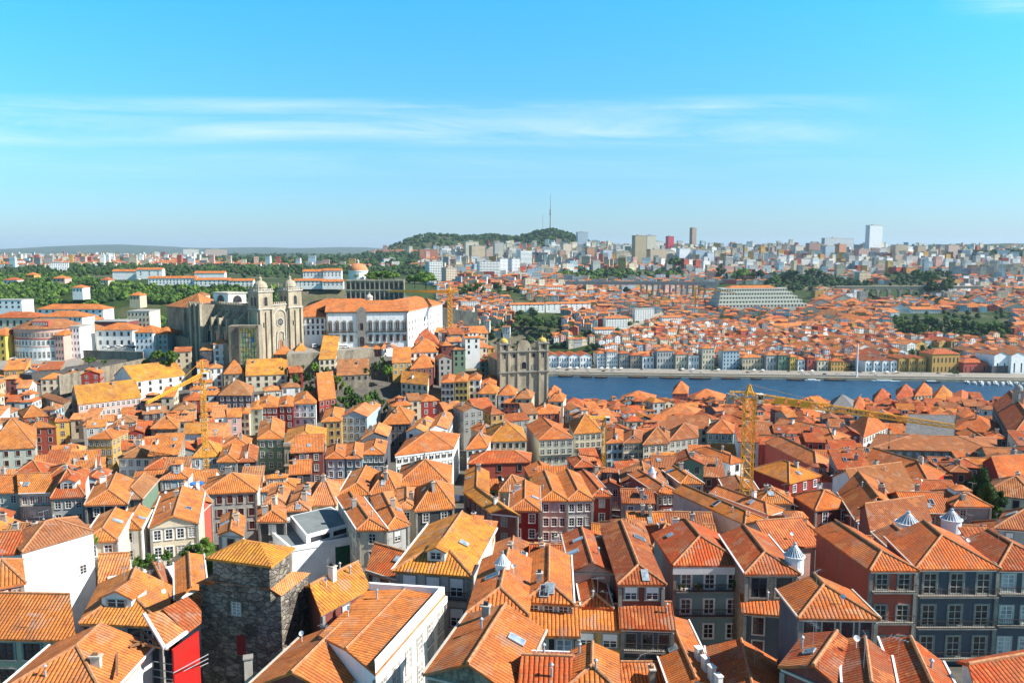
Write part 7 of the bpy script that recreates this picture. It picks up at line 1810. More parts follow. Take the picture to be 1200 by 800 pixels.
# ------------------------------------------------------------------ cranes, mast, boats, cars
def truss(mb, a, b, w0, w1, n, r=.07, up=Vector((0, 0, 1)), h0=None, h1=None):
    a, b = Vector(a), Vector(b); d = (b - a).normalized(); x = d.cross(up).normalized(); y = x.cross(d).normalized()
    h0 = w0 if h0 is None else h0; h1 = w1 if h1 is None else h1
    def ring(t):
        c = a.lerp(b, t); w, h = (w0 + (w1 - w0) * t) / 2, (h0 + (h1 - h0) * t) / 2; return [c + x * w + y * h, c - x * w + y * h, c - x * w - y * h, c + x * w - y * h]
    prev = ring(0)
    for k in range(1, n + 1):
        cur = ring(k / n)
        for i in range(4):
            j = (i + 1) % 4; mb.beam(prev[i], cur[i], r * 1.5, 4, cap=False); mb.beam(prev[i], cur[j], r, 3, cap=False); mb.beam(prev[j], cur[i], r, 3, cap=False); mb.beam(cur[i], cur[j], r, 3, cap=False)
        prev = cur
def crane(name, label, px, top, base, Y, jib, w, cj=8, r=.1, apex=3, nseg=None, jw=None):
    t = at_dist(px, top, Y); b = at_dist(px, base, Y); b.z -= 4; root = empty(name, b, label, 'crane'); H_ = t.z - b.z
    mb = MB(b); truss(mb, (t.x, t.y, b.z), (t.x, t.y, t.z), w, w, int(H_ / (w * 1.1)), r, up=Vector((0, 1, 0))); mb.build('mast', 'crane_yellow', root)
    mb = MB(b); mb.box((t.x + w, t.y - .5, t.z + .2), (1.3, 1.5, 1.9)); cab = mb.build('cab', 'white_paint', root)
    mb = MB(b); mb.face([(t.x + w - .55, t.y - 1.26, t.z), (t.x + w + .55, t.y - 1.26, t.z), (t.x + w + .55, t.y - 1.26, t.z + .9), (t.x + w - .55, t.y - 1.26, t.z + .9)]); mb.build('cab_window', 'glass', cab)
    j = Vector(jib); jl = (j - t).length; d = (j - t).normalized(); jw = jw or w * .7
    mb = MB(b); truss(mb, t + Vector((0, 0, .6)), j, jw, jw * .5, int(jl / 1.8), r * .8); mb.build('jib', 'crane_yellow', root)
    e = t - Vector((d.x, d.y, 0)).normalized() * cj; mb = MB(b); truss(mb, t + Vector((0, 0, .6)), e + Vector((0, 0, .6)), jw, jw, max(2, int(cj / 2)), r * .8); mb.build('counter_jib', 'crane_yellow', root)
    mb = MB(b); mb.box((e.x, e.y, e.z - .2), (1.4, 1.4, 2.2)); mb.build('counterweight', 'concrete', root)
    ap = t + Vector((0, 0, apex + .6)); mb = MB(b); truss(mb, t + Vector((0, 0, .6)), ap, w * .8, .2, 4, r, up=Vector((0, 1, 0))); mb.beam(ap, j.lerp(t, .35), .04); mb.beam(ap, e + Vector((0, 0, 1)), .04); mb.build('apex_frame', 'crane_yellow', root)
    hk = t.lerp(j, .7); mb = MB(b); mb.beam(hk, hk - Vector((0, 0, 6)), .03); mb.box((hk.x, hk.y, hk.z - 6.2), (.3, .3, .6)); mb.build('hook_cable', 'iron', root)
    return root
jt = at_dist(1062, 510, 168)
cr = crane('tower_crane', 'big yellow lattice tower crane with long jib standing among the roofs', 878, 467, 578, 172, (at_dist(878, 467, 172) + Vector((38, -12, -3.5))), 2.1, cj=4, r=.07, apex=2.5, jw=1.5)
t0_ = at_dist(878, 467, 172); mb = MB(cr.location)
dj = Vector((38, -12, -3.5)).normalized()
for k in range(3): c_ = t0_ + dj * (6 + k * 2.6); mb.box((c_.x, c_.y - .85, c_.z + .6), (2.0, .06, 1.1), math.atan2(dj.y, dj.x))
mb.build('banner_panel', 'crane_yellow', cr)
crane('tower_crane', 'small yellow crane with a raised apex and diagonal tie, left of the cathedral foot', 237, 441, 545, 228, at_dist(172, 472, 192), 1.2, cj=5, r=.05, apex=4)
crane('tower_crane', 'distant orange crane behind the palace roof', 527, 343, 398, 470, at_dist(455, 341, 560), 2.2, cj=10, r=.16, apex=3)
crane('tower_crane', 'thin yellow crane mast beside the tiled house row', 708, 492, 560, 262, at_dist(690, 488, 255), 1.1, cj=2, r=.07, apex=1)
crane('tower_crane', 'far yellow crane over the valley near the terraced hotel', 815, 338, 372, 1300, at_dist(862, 343, 1290), 2.2, cj=12, r=.28, apex=4)
# television mast
m0 = Vector((175, 3900, ground(175, 3900))); m0 = at_dist(645, 264, 3900); root = empty('television_mast', m0, 'slender television mast on the wooded hilltop', 'mast')
mb = MB(m0); zt_ = at_dist(645, 228, 3900).z - m0.z
mb.lathe(m0, [(4.2, -30), (3.4, 0), (2.6, zt_ * .35)], 10); mb.build('shaft', 'concrete', root)
mb = MB(m0); mb.lathe(m0, [(6, zt_ * .35), (6, zt_ * .4), (2.6, zt_ * .4), (2.6, zt_ * .45), (5, zt_ * .46), (5, zt_ * .5), (1.6, zt_ * .5)], 10); mb.build('platform', 'concrete', root)
mb = MB(m0); mb.lathe(m0, [(2., zt_ * .5), (1.6, zt_ * .75), (.8, zt_)], 6); mb.build('antenna', 'metal_grey', root)
p = at_dist(636, 266, 3950); mb = MB(p); mb.beam((p.x, p.y, p.z - 20), (p.x, p.y, p.z + 58), 1.2, 5); tag(mb.build('radio_mast', 'metal_grey'), 'thin short radio mast left of the slender television mast', 'mast')
# tall white pole on the quay
p = at_dist(1004, 434, 905); mb = MB(p); mb.beam((p.x, p.y, 3), (p.x, p.y, at_dist(1004, 403, 905).z), 1.0, 8, r2=.8); root = tag(mb.build('chimney_stack', 'white_paint'), 'tall slim white chimney stack on the far quay', 'chimney stack')
# chapel dome tower, right edge
q = at_dist(1191, 492, 330); root = empty('bell_tower', q, 'small stone bell tower with a grey dome at the right edge', 'bell tower')
hq = at_dist(1191, 457, 330).z - q.z; fr = Fr(q, -.2)
mb = MB(q); fr.box(mb, -1.6, -1.6, -8, 1.6, 1.6, hq); fr.box(mb, -1.85, -1.85, hq - .3, 1.85, 1.85, hq); mb.build('shaft', 'granite_pale', root)
arch_part(fr, root, 'bell_opening', 0, -1.62, hq - 3.4, 1.0, 2.4, ('granite_trim', 'white_paint'), t=.2)
mb = MB(q); mb.lathe((q.x, q.y, q.z + hq), [(1.6, 0), (1.6, .5)] + [(1.6 * math.cos(t * math.pi / 12), .6 + 1.8 * math.sin(t * math.pi / 12)) for t in range(1, 6)] + [(.3, 2.4), (.25, 3), (.03, 3.6)], 14); mb.build('dome', 'concrete', root)
# boats
def hull(mb, fr, L_, W_, h_, z=0, sheer=.6, mi=0, n=12):
    ring_t, ring_b = [], []
    for s_ in (1, -1):
        for k in range(n + 1):
            t = k / n if s_ == 1 else 1 - k / n
            if (s_ == -1 and k in (0, n)): continue
            x = (t - .5) * L_; w = W_ / 2 * math.sin(math.pi * min(1, max(0, t)) ** .8) ** .6 if 0 < t < 1 else 0
            zz = h_ + sheer * (abs(t - .5) * 2) ** 3
            ring_t.append(fr(x, -s_ * w, z + zz)); ring_b.append(fr(x * .88, -s_ * w * .6, z - .4))
    m = len(ring_t)
    for i in range(m): j = (i + 1) % m; mb.face([ring_b[i], ring_b[j], ring_t[j], ring_t[i]], mi)
    mb.face(ring_t, mi)
BO = [(662, 438, 14, 'r', 'low dark boat by the warehouse quay'), (686, 439, 11, 'r', 'dark boat with awning, second along the warehouse quay'), (702, 438, 12, 'r', 'dark boat with awning beside the stone jetty'), (746, 440, 18, 'r', 'traditional wooden barrel boat moored mid quay'), (784, 441, 20, 'r', 'traditional wooden barrel boat below the grey-blue house'), (819, 442, 20, 'r', 'traditional wooden barrel boat nearest the tower crane'),
      (855, 442, 18, 'l', 'long low boat behind the tower crane'), (930, 443, 17, 'r', 'dark wooden boat just past the tower crane'), (948, 443, 14, 'w', 'small pale boat beside the dark wooden one'), (977, 444, 20, 'r', 'long low dark boat with a flat deck'), (1036, 445, 26, 'w', 'white passenger boat with a dark hull'), (1090, 446, 16, 'w', 'small boat at the stone slipway'), (880, 440, 10, 'r', 'little dark boat close to the quay wall')]
for i, (x, b, L_, kd, lb) in enumerate(BO):
    q = on_plane(x, b + 1.5, 0); q.y = min(q.y, bank_y(q.x) - 4 - (i % 3) * 2); L_ *= 1.35; fr = Fr((q.x, q.y, 0), R(-5 + rf.uniform(-3, 3))); ln = L_ * q.y / 950; root = empty('river_boat', q, lb, 'boat', 'boats moored at the far quay')
    mb = MB(q); hull(mb, fr, ln, 3.2, 1.0, 0, 1.2 if kd == 'r' else .5); mb.build('hull', 'boat_hull' if kd != 'w' or i % 2 else 'white_paint', root)
    mb = MB(q); fr.box(mb, -ln * .28, -1.1, 1.0, ln * .15, 1.1, 2.1); mb.build('cabin', 'white_paint' if kd == 'w' else 'wood', root)
    if kd == 'w': mb = MB(q); fr.box(mb, -ln * .3, -1.3, 2.1, ln * .2, 1.3, 2.25); mb.build('canopy', 'white_paint', root)
    if kd == 'r':
        mb = MB(q); mb.beam(fr(0, 0, 1), fr(0, 0, 8.5), .12, 5, r2=.06); mb.build('mast', 'wood', root)
# marina boats
for i in range(12):
    x = 1133 + i * 5.2; q = on_plane(x, 444.5, 0); q.x = (x - 600) / 950 * 893; q.y = bank_y(q.x) - 8 - (i % 3) * 5; fr = Fr((q.x, q.y, 0), R(70 + rf.uniform(-15, 15))); root = empty('yacht', q, None, 'yacht', 'white yachts in the marina')
    mb = MB(q); hull(mb, fr, rf.uniform(9, 13), 3.4, 1.4, 0, .5); mb.build('hull', 'white_paint', root)
    mb = MB(q); fr.box(mb, -2.5, -1.1, 1.4, 1.8, 1.1, 2.7); cbn = mb.build('cabin', 'white_paint', root)
    mb = MB(q); fr.box(mb, -2.3, -1.13, 1.9, 1.6, 1.13, 2.3); mb.build('cabin_window', 'glass', cbn)
    root['label'] = 'white motor yacht moored in the marina at the far right of the quay'
# cars
CARM = {}
def car(x, y, z, a, paint, label, group, van=False):
    fr = Fr((x, y, z), a); root = empty('parked_car', (x, y, z), label, 'van' if van else 'car', group)
    H1, H2 = (1.2, 2.2) if van else (.85, 1.45)
    prof = [(-2.2, .35), (2.2, .35), (2.25, .7), (1.9 if van else 1.3, H1), (1.5 if van else .7, H2), (-2.1 if van else -1.2, H2), (-2.2 if van else -1.9, H1), (-2.25, .7)]
    mb = MB(root.location); w = .85
    A = [fr(px_, -w, pz_) for px_, pz_ in prof]; B = [fr(px_, w, pz_) for px_, pz_ in prof]; mb.face(A); mb.face(B[::-1])
    for k in range(len(A)): j = (k + 1) % len(A); mb.face([A[k], B[k], B[j], A[j]])
    mb.build('body', paint, root)
    mb = MB(root.location)
    for s_ in (-1, 1):
        q = [(1.2, H1 + .02), (.68, H2 - .1), (-1.15, H2 - .1), (-1.8, H1 + .02)]; pts = [fr(a_, s_ * (w + .012), b_) for a_, b_ in q]; mb.face(pts if s_ > 0 else pts[::-1])
    mb.build('side_window', 'glass', root)
    for sx in (-1.4, 1.4):
        for sy in (-1, 1): mb = MB(root.location); mb.beam(fr(sx, sy * .9, .33), fr(sx, sy * .68, .33), .33, 10); mb.build('wheel', 'iron', root)
    return root
# cars parked along the far quay
c0_ = None
for i in range(34):
    x = 648 + i * 14.5 + rf.uniform(-4, 4); xx = (x - 600) / 950 * 950; Y = bank_y(xx) + rf.choice((12, 16, 27)); q = at_dist(x, 434, Y)
    lbq = ['white', 'dark', 'silver'][i % 3] + ' car parked on the quay across the river'
    if i < 3: c = car(q.x, q.y, 4.75, R(4), ['white_paint', 'iron', 'white_metal'][i], lbq, ['white', 'dark', 'silver'][i % 3] + ' cars along the far quay'); c0_ = (c0_ or []) + [c]
    else:
        s0 = c0_[i % 3]; c = s0.copy(); COL.objects.link(c); c.location = (q.x, q.y, 4.75)
        for ch in s0.children: k_ = ch.copy(); COL.objects.link(k_); k_.parent = c
# awnings along the far quay
mbk = 0
for i, x in enumerate([655, 668, 676, 690, 705, 712, 720, 728, 800, 812, 842, 884, 894, 940, 952, 1024, 1040, 1050]):
    Y = bank_y((x - 600)) + 24; q = at_dist(x, 432, Y); q.z = 4.9; root = empty('parasol', q, 'white canopy on the far quay promenade', 'parasol', 'white canopies on the far quay')
    mb = MB(q); mb.beam(q, q + Vector((0, 0, 2.6)), .08, 5); mb.build('post', 'metal_grey', root)
    mb = MB(q); mb.lathe((q.x, q.y, q.z + 2.3), [(3.0, 0), (.1, 1.1)], 4, a0=.7); mb.build('canopy', 'white_paint', root)
MATS['car_silver'] = MATS['white_metal']
CA = [(17, 416, 'white_paint', 'white van parked beside the round-cornered red building', True), (34, 421, 'white_paint', 'white delivery van in the middle of the square', True), (16, 422, 'white_metal', 'silver car in the street square', False), (124, 408, 'white_paint', 'white car on the terrace beside the cathedral', False), (133, 408, 'metal_grey', 'grey car on the terrace beside the cathedral', False),
      (140, 407, 'white_paint', 'second white car on the cathedral terrace', False), (149, 407, 'metal_grey', 'second grey car on the cathedral terrace', False), (159, 408, 'iron', 'black car at the end of the cathedral terrace', False), (151, 418, 'white_metal', 'pale car driving along the hill road', False)]
for x, b, pt, lb, vn in CA: q = on_plane(x, b, 86.6 if b > 410 else 91.1); car(q.x, q.y, q.z, R(10) if x > 100 else R(60), pt, lb, 'cars on the cathedral hill', vn)
for i, (x, b, pt, lb) in enumerate([(386, 400, 'white_paint', 'white van on the palace square by the wing'), (388, 402.5, 'cloth_blue', 'dark blue car on the palace square'), (397, 396.6, 'iron', 'black car parked under the palace windows'), (402, 396.6, 'white_paint', 'white car parked under the palace windows'), (419, 396.4, 'white_metal', 'silver car near the palace portal'), (424, 396.4, 'white_paint', 'white car near the palace portal'), (470, 396.6, 'metal_grey', 'grey car at the palace corner')]):
    q = on_plane(x, b, 93.7); q.y = min(q.y, PF.o.y - 3); car(q.x, q.y, 93.7, R(12), pt, lb, 'cars on the palace square', i == 0)
q = on_plane(536, 580, 74); car(q.x, q.y, ground(q.x, q.y) + .3, R(85), 'white_paint', 'white car down in the deep shaded street', None)
# pillory column, wall
q = on_plane(434, 399, 93.7); mb = MB(q); mb.lathe(q, [(1.6, 0), (1.6, .4), (1.0, .4), (.7, 1.2), (.35, 1.4), (.3, 6.5), (.5, 6.8), (.1, 8)], 8); tag(mb.build('pillory_column', 'trim_stone'), 'twisted stone pillory column on the palace square', 'column')
w = [on_plane(x, y, 95.5) for x, y in ((428, 402), (455, 402), (458, 400))]
wallstrip('battlement_wall', [tuple(p) for p in w], 7, 2, 'rubble', 'dark battlemented wall fragment in front of the palace')
# blue pool tarp on a terrace, left; green creeper courtyard
q = hit_roof(231, 569); mb = MB(q); mb.lathe((q.x, q.y, q.z + .4), [(1.6, 0), (1.7, .3), (1.2, .35), (.1, .25)], 12); tag(mb.build('paddling_pool', 'cloth_blue'), 'round bright blue pool on a roof terrace beside the small crane', 'pool')
# laundry
q = on_plane(747, 758, 93.5); 
for i, (dx, m_) in enumerate([(-1.0, 'cloth_blue'), (-.45, 'cloth_blue'), (.05, 'cloth_blue'), (.6, 'white_paint'), (1.2, 'cloth_blue')]):
    mb = MB(q); x = q.x + dx; mb.hexa([(x - .22, q.y, q.z - .6 - i % 2 * .2), (x + .22, q.y, q.z - .55), (x + .22, q.y + .04, q.z - .55), (x - .22, q.y + .04, q.z - .6 - i % 2 * .2)], [(x - .22, q.y + .05, q.z + .3), (x + .22, q.y + .05, q.z + .3), (x + .22, q.y + .09, q.z + .3), (x - .22, q.y + .09, q.z + .3)], bottom=True)
    tag(mb.build('hanging_laundry', m_), ['blue cloth at the outer end of the washing line', 'blue cloth second on the balcony washing line', 'blue cloth in the middle of the washing line', 'white cloth hanging between blue ones', 'blue cloth hanging beside the white one'][i], 'laundry', 'laundry on the balcony line')

# named buildings on the left (Batalha side)
def lb_building(x0, x1, base, top, Y, wall, tone, roof, bays, rows, label, ang=0, d=16, name='house', cat='house', sidewins=False):
    fr = fpx(x0, base, Y, ang); h_ = (base - top) * Y / 950; w_ = pxlen(x0, x1, Y)
    return simple_building(name, label, cat, fr, w_, d, h_, wall, tone, roof, tuple((h_ * (k + .25) / rows, h_ / rows * .5) for k in range(rows)), bays)
# round-cornered red and white building
zb = 86.3; c = at_dist(36, 424, 428); rr = 30 * 428 / 950
root = empty('round_corner_building', (c.x, c.y + rr, zb), 'red and white building with a rounded corner and banded storeys beside the square', 'building'); o3 = root.location
hz = at_dist(36, 388, 420).z - zb; lv = [(-6, 'W'), (hz * .42, 'P'), (hz * .46, 'W'), (hz * .66, 'r'), (hz * .70, 'P'), (hz, None)]
def arcpts(r_, n=22, a0=math.pi * .98, a1=math.pi * 2.02): return [(o3.x + r_ * 1.12 * math.cos(a0 + (a1 - a0) * k / n), o3.y + r_ * .8 * math.sin(a0 + (a1 - a0) * k / n)) for k in range(n + 1)]
ap_ = arcpts(rr)
for (z0_, cl), (z1_, _) in zip(lv, lv[1:]):
    if z1_ - z0_ < 1.5: ring = arcpts(rr * 1.012)
    else: ring = ap_
    mb = MB(o3); poly = ring + [(o3.x + rr * 1.12, o3.y + 14), (o3.x - rr * 1.12, o3.y + 14)]; mb.prism(poly, zb + z0_, zb + z1_); mb.build('wall_band' if z1_ - z0_ > 1.5 else 'string_course', 'plaster', root, color=WALLC[cl])
for f, (z_, hw) in enumerate(((1.6, 3.0), (hz * .5, 1.9), (hz * .76, 1.9))):
    for k in range(0, 22):
        (xa, ya), (xb, yb) = ap_[k], ap_[k + 1]; m_ = Vector(((xa + xb) / 2, (ya + yb) / 2, zb + z_ + hw / 2)); dd_ = Vector((xb - xa, yb - ya, 0)).normalized(); n_ = Vector((dd_.y, -dd_.x, 0))
        add_window(root, m_ + n_ * .03, math.atan2(dd_.y, dd_.x), 1.0, hw, 'sash', False, o3)
mb = MB(o3); poly = arcpts(rr * 1.05) + [(o3.x + rr * 1.15, o3.y + 14), (o3.x - rr * 1.15, o3.y + 14)]; inner = arcpts(rr * .35, 22) + [(o3.x + rr * .6, o3.y + 8), (o3.x - rr * .6, o3.y + 8)]
for k in range(len(poly)):
    j = (k + 1) % len(poly); mb.slope([Vector((*poly[k], zb + hz)), Vector((*poly[j], zb + hz)), Vector((*inner[j], zb + hz + 4.2)), Vector((*inner[k], zb + hz + 4.2))])
mb.face([(*p, zb + hz + 4.2) for p in inner]); rfo = mb.build('roof', 'roof_tile', root, color=TONEC['b'])
mb = MB(o3); mb.box((o3.x + 3, o3.y - rr * .45, zb + hz + 2.6), (9, 4, 2.6)); dmr = mb.build('dormer', 'plaster', root, color=WALLC['r'])
for k in range(5): add_window(dmr, (o3.x - .2 + k * 1.6, o3.y - rr * .45 - 2.02, zb + hz + 2.6), 0, .9, 1.3, 'white', False, o3)
LBD = [(76, 95, 420, 383, 440, 'w', 'b', 'flat', 5, 5, 'white five-storey apartment house beside the round-cornered building'), (66, 76, 424, 392, 432, 'P', 'o', 'hip_lr', 3, 4, 'slim pink house joined to the round-cornered building'), (47, 97, 384, 371, 520, 'W', 'o', 'hip_lr', 9, 2, 'orange hip-roofed house above the square'), (-10, 45, 385, 372, 520, 'C', 'r', 'hip_lr', 7, 1, 'broad red-roofed hall at the left edge'),
       (44, 122, 378, 362, 600, 'w', 'o', 'hip_lr', 10, 3, 'long white building with a flat orange roof on the upper left'), (-10, 26, 362, 352, 640, 'w', 's', 'flat', 5, 2, 'white flat-roofed block near the left edge'), (112, 150, 404, 377, 500, 'm', 'b', 'flat', 5, 2, 'brown concrete-framed building left of the cathedral'), (150, 176, 384, 365, 520, 'C', 's', 'flat', 6, 3, 'cream framed block with a flat roof behind the terrace'),
       (114, 156, 406, 386, 452, 'W', 'o', 'hip_lr', 5, 2, 'long white house with orange roof behind the parked cars'), (159, 180, 410, 389, 436, 'w', 'o', 'hip_lr', 4, 3, 'white house with curved gable next to the cathedral'), (180, 197, 410, 391, 440, 'T', 'o', 'hip_lr', 3, 3, 'glass and teal fronted house next to the cathedral apse'),
       (95, 112, 404, 387, 470, 'S', 'b', 'hip_lr', 3, 2, 'low stone house behind the square'), (-12, 8, 424, 392, 430, 'Y', 'o', 'hip_lr', 3, 4, 'yellow corner house cut by the left edge'), (98, 110, 398, 375, 560, 'w', 'o', 'hip_lr', 3, 4, 'white end house below the green hillside'), (38, 54, 350, 341, 1000, 'P', 'o', 'hip_lr', 3, 1, 'small pink cottage in the hillside scrub'), (20, 37, 349, 343, 980, 'C', 'o', 'hip_lr', 3, 1, 'small cream cottage in the hillside scrub')]
LBD += [(x, x + w_, b, b - h_, Y_, wl, tn, 'hip_lr', 3, 1, lb) for x, w_, b, h_, Y_, wl, tn, lb in ((85, 12, 343, 6, 930, 'W', 'o', 'white cottage in the middle of the wooded slope'), (118, 9, 333, 5, 1000, 'C', 'r', 'cream cottage near the woodland top'), (62, 14, 331, 5, 1020, 'P', 'o', 'pinkish cottage under the white ridge block'), (152, 12, 352, 6, 860, 'c', 'o', 'sand cottage low in the woodland'), (4, 16, 333, 5, 1050, 'W', 'r', 'white farmhouse at the left end of the woodland'), (226, 14, 352, 6, 880, 'c', 'b', 'brown-roofed cottage behind the cathedral'), (30, 10, 326, 4, 1150, 'O', 'o', 'ochre cottage on the far rim of the woodland'))]
for a in LBD: lb_building(*a)
# ------------------------------------------------------------------ labels that single out each house
LM = [('tower crane', 878, 520), ('cathedral', 260, 400), ('white palace', 440, 380), ('twin-towered church', 614, 425), ('dark stone tower house', 290, 700), ('modern grey-roofed block', 365, 620), ('blank white wall', 60, 660),
      ('small yellow crane', 237, 500), ('arched stone house', 357, 540), ('black party wall', 622, 515), ('river', 900, 462), ('conical roof lanterns', 1080, 605), ('courtyard evergreens', 1145, 585), ('wide stone hall', 1090, 520),
      ('garden trees', 205, 655), ('tall brick red house', 50, 525), ('blue-green tiled townhouse', 832, 690), ('golden-roofed townhouse', 520, 640), ('nine-bay white house', 498, 545), ('deep shaded street', 538, 560), ('thin crane mast', 708, 525), ('right edge church flank', 1175, 495), ('planted slope', 420, 465)]
ROOFW = {'hip_fb': 'hipped', 'hip_lr': 'hipped', 'fhip_fb': 'half-hipped', 'gable_fb': 'gabled', 'gable_lr': 'gabled', 'shed': 'lean-to', 'flat': 'flat', 'pyr_lr': 'pyramid', 'pyr_fb': 'pyramid'}
ORD = ['nearest', 'second', 'third', 'fourth', 'fifth', 'sixth', 'seventh', 'eighth', 'ninth', 'tenth', 'eleventh', 'twelfth', 'thirteenth', 'fourteenth', 'fifteenth', 'sixteenth']
grp = {}
used = set()
for d in KEEPH:
    if d.get('look'):
        w = d['look'].split(); lb = d['look'] if len(w) <= 16 else ' '.join(w[:16])
        d['obj']['label'] = lb; used.add(lb); continue
    best = min(LM, key=lambda l: (l[1] - d['px']) ** 2 + ((l[2] - d['py']) * 1.3) ** 2)
    dx, dy = d['px'] - best[1], d['py'] - best[2]
    if abs(dx) > abs(dy) * 1.2: dr = 'right of' if dx > 0 else 'left of'
    else: dr = 'below' if dy > 0 else 'above'
    look = f"{WALLNAME[d['wall']]} house, {ROOFW[d['roof']]} {TONENAME[d['tone']]} roof"
    if 'skylight' in d.get('feats', []): look = look.replace(' roof', ' roof with skylight')
    d['_k'] = (look, dr, best[0]); d['_d'] = math.hypot(dx, dy); grp.setdefault(d['_k'], []).append(d)
for k, ds in grp.items():
    ds.sort(key=lambda d: d['_d'])
    for i, d in enumerate(ds):
        lb = f"{k[0]}, {'' if len(ds) == 1 else (ORD[min(i, 15)] + ' ')}{k[1]} the {k[2]}"
        if len(ds) > 1 and i: lb = lb.replace(ORD[i], ORD[i] + ' such')
        d['obj']['label'] = lb.strip()
# trees that have no label of their own yet
tg = {}
for t in TREES:
    if t.get('label'): continue
    tg.setdefault(t.get('group'), []).append(t)
TW_ = {'foliage_dark': 'dark green', 'foliage_mid': 'mid-green', 'foliage_light': 'light green'}
for g_, ts in tg.items():
    inf = []
    for t in ts:
        cr_ = [c for c in t.children if c.name.startswith('crown')][0]; m_ = cr_.data.materials[0].name; p = project(t.location)
        sz = cr_.scale.x; inf.append([t, m_, p[0], 'tall' if cr_.scale.z > sz * 1.05 else 'round'])
    inf.sort(key=lambda r: r[2])
    by = {}
    for r in inf: by.setdefault((r[1], r[3]), []).append(r)
    for (m_, sh), rs in by.items():
        for i, r in enumerate(rs):
            o_ = 'leftmost' if i == 0 else (ORD[i] + ' from the left' if i < 16 else None)
            if o_ is None: o_ = ORD[len(rs) - 1 - i] + ' from the right' if i < len(rs) - 1 else 'rightmost'
            r[0]['label'] = f"{TW_[m_]} {sh} tree, {o_} among the {g_}"
print('labels', len(KEEPH), 'distinct', len({d['obj']['label'] for d in KEEPH}))

# ------------------------------------------------------------------ air
box = bpy.data.meshes.new('haze'); S = 30000.0; z0_, z1_ = -8.0, 520.0
vs = [(-S, -400, z0_), (S, -400, z0_), (S, S, z0_), (-S, S, z0_), (-S, -400, z1_), (S, -400, z1_), (S, S, z1_), (-S, S, z1_)]
box.from_pydata(vs, [], [[3, 2, 1, 0], [4, 5, 6, 7], [0, 1, 5, 4], [1, 2, 6, 5], [2, 3, 7, 6], [3, 0, 4, 7]])
hm = bpy.data.materials.new('haze_air'); hm.use_nodes = True; nt = hm.node_tree
for n in list(nt.nodes):
    if n.type == 'BSDF_PRINCIPLED': nt.nodes.remove(n)
vol = nt.nodes.new('ShaderNodeVolumePrincipled'); vol.inputs['Color'].default_value = (.62, .8, 1.0, 1); vol.inputs['Density'].default_value = 3.0e-5; vol.inputs['Anisotropy'].default_value = .1
out = [n for n in nt.nodes if n.type == 'OUTPUT_MATERIAL'][0]; nt.links.new(vol.outputs[0], out.inputs['Volume'])
box.materials.append(hm); o = bpy.data.objects.new('haze', box); COL.objects.link(o); o['kind'] = 'stuff'; o['label'] = 'thin bluish air haze over the whole town'

# ------------------------------------------------------------------ sun, sky, camera
SUN_EL, SUN_AZ = R(40), R(98)      # azimuth clockwise from the view direction
sd = Vector((math.sin(SUN_AZ) * math.cos(SUN_EL), math.cos(SUN_AZ) * math.cos(SUN_EL), math.sin(SUN_EL)))
sl = bpy.data.lights.new('sun', 'SUN'); sl.energy = 5.0; sl.angle = R(.5); sl.color = (1, .95, .87)
so_ = bpy.data.objects.new('sun', sl); COL.objects.link(so_); so_.rotation_euler = sd.to_track_quat('Z', 'Y').to_euler()
wd_ = bpy.data.worlds.new('World'); scene.world = wd_; wd_.use_nodes = True; nt = wd_.node_tree
bg = nt.nodes['Background']; bg.inputs['Strength'].default_value = .075
sky = nt.nodes.new('ShaderNodeTexSky'); sky.sky_type = 'NISHITA'; sky.sun_disc = False; sky.sun_elevation = SUN_EL; sky.sun_rotation = SUN_AZ
sky.altitude = 100; sky.air_density = 1.0; sky.dust_density = .6; sky.ozone_density = 1.0
tc = N(nt, 'ShaderNodeTexCoord'); sep = N(nt, 'ShaderNodeSeparateXYZ'); L(nt, tc, 'Generated', sep, 0)
# cirrus: direction projected on a high plane
zc_ = math_node(nt, 'MAXIMUM', sep.outputs[2], .02)
cx = math_node(nt, 'DIVIDE', sep.outputs[0], zc_); cy = math_node(nt, 'DIVIDE', sep.outputs[1], zc_)
comb = N(nt, 'ShaderNodeCombineXYZ'); nt.links.new(math_node(nt, 'MULTIPLY', cx, .16), comb.inputs[0]); nt.links.new(math_node(nt, 'MULTIPLY', cy, .62), comb.inputs[1])
f1 = N(nt, 'ShaderNodeTexNoise'); f1.inputs['Scale'].default_value = 1.15; f1.inputs['Detail'].default_value = 8; f1.inputs['Roughness'].default_value = .68; f1.inputs['Distortion'].default_value = .6; cmb2 = N(nt, 'ShaderNodeCombineXYZ')
el0 = math_node(nt, 'DIVIDE', sep.outputs[2], math_node(nt, 'MAXIMUM', sep.outputs[1], .05))
f2 = N(nt, 'ShaderNodeTexNoise'); f2.inputs['Scale'].default_value = .55; f2.inputs['Detail'].default_value = 3; L(nt, comb, 0, f2, 0)
el = math_node(nt, 'ADD', el0, math_node(nt, 'MULTIPLY', math_node(nt, 'SUBTRACT', f2.outputs['Fac'], .5), .07))
def band(c, w, amp):
    d_ = math_node(nt, 'ABSOLUTE', math_node(nt, 'SUBTRACT', el, c)); return rampf(nt, d_, 0, w, amp, 0)
side = math_node(nt, 'DIVIDE', sep.outputs[0], math_node(nt, 'MAXIMUM', sep.outputs[1], .05))
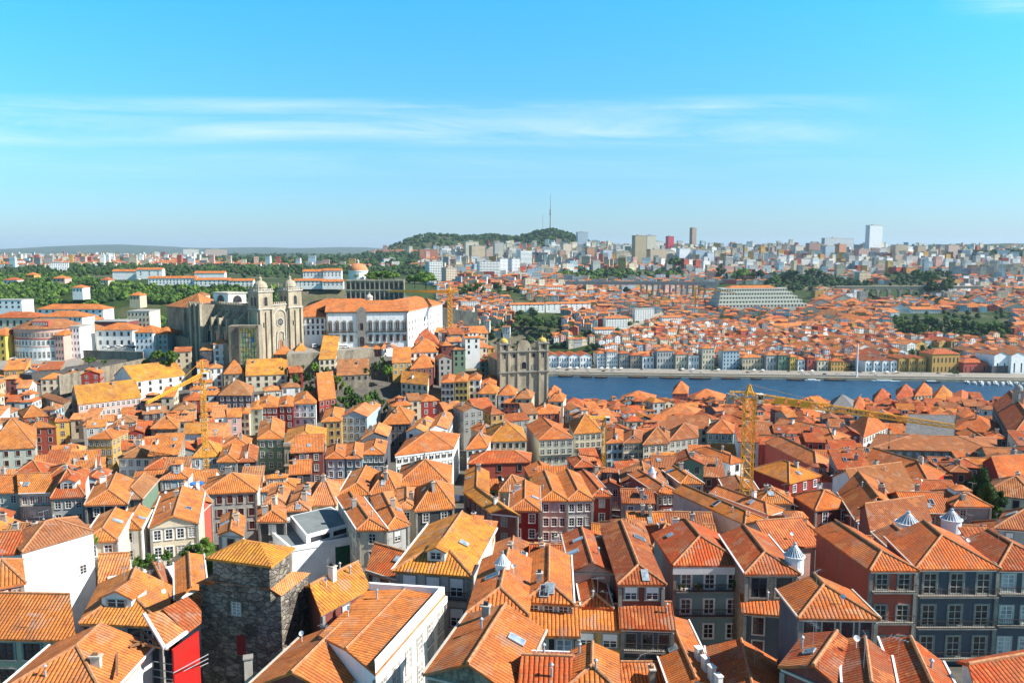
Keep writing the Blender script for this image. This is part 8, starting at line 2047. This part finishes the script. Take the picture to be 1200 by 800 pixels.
nt.links.new(math_node(nt, 'MULTIPLY', side, 2.2), cmb2.inputs[0]); nt.links.new(math_node(nt, 'MULTIPLY', math_node(nt, 'ADD', el0, math_node(nt, 'MULTIPLY', side, .02)), 26.), cmb2.inputs[1]); L(nt, cmb2, 0, f1, 0)
fade = math_node(nt, 'MULTIPLY', rampf(nt, side, -2.2, -.9, 0, 1), rampf(nt, side, .25, .52, 1, 0))
bnds = math_node(nt, 'ADD', math_node(nt, 'ADD', band(.172, .018, .85), band(.142, .024, .95)), band(.105, .02, .3))
cl = math_node(nt, 'MULTIPLY', math_node(nt, 'MULTIPLY', bnds, fade), rampf(nt, f1.outputs['Fac'], .38, .66, .08, 1))
corner = math_node(nt, 'MULTIPLY', rampf(nt, side, .5, .58, 0, 1), math_node(nt, 'MULTIPLY', rampf(nt, el, .27, .3, 0, 1), rampf(nt, f1.outputs['Fac'], .4, .7, 0, 1)))
cl = math_node(nt, 'ADD', cl, corner, True)
grade = mixc(nt, rampf(nt, el0, 0, .33), (.62, .8, 1.12), (.29, 1.46, 1.8))
tint = mixc(nt, 1.0, sky.outputs[0], grade, 'MULTIPLY')
skyc = mixc(nt, math_node(nt, 'MULTIPLY', cl, .6), tint, (7.4, 8.2, 9.2))
skyc = mixc(nt, rampf(nt, sep.outputs[2], .36, .62), skyc, mixc(nt, 1.0, sky.outputs[0], (.42, .5, .62), 'MULTIPLY'))  # sky above the view darkened to cut the fill light in shade
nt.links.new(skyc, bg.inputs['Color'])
cam = bpy.data.cameras.new('camera'); cam.sensor_width = 36; cam.lens = 36 * 950 / 1200; cam.clip_start = .5; cam.clip_end = 60000
co = bpy.data.objects.new('camera', cam); COL.objects.link(co); co.location = CAM; co.rotation_euler = (math.pi / 2 - PITCH, 0, 0)
scene.camera = co
scene.view_settings.view_transform = 'Standard'; scene.view_settings.look = 'None'; scene.view_settings.exposure = .95; scene.view_settings.gamma = 1; scene.view_settings.use_curve_mapping = False
cy_ = scene.cycles; cy_.use_denoising = True; cy_.max_bounces = 6; cy_.diffuse_bounces = 3; cy_.glossy_bounces = 2; cy_.transmission_bounces = 2; cy_.volume_bounces = 0; cy_.transparent_max_bounces = 4; cy_.sample_clamp_indirect = 4
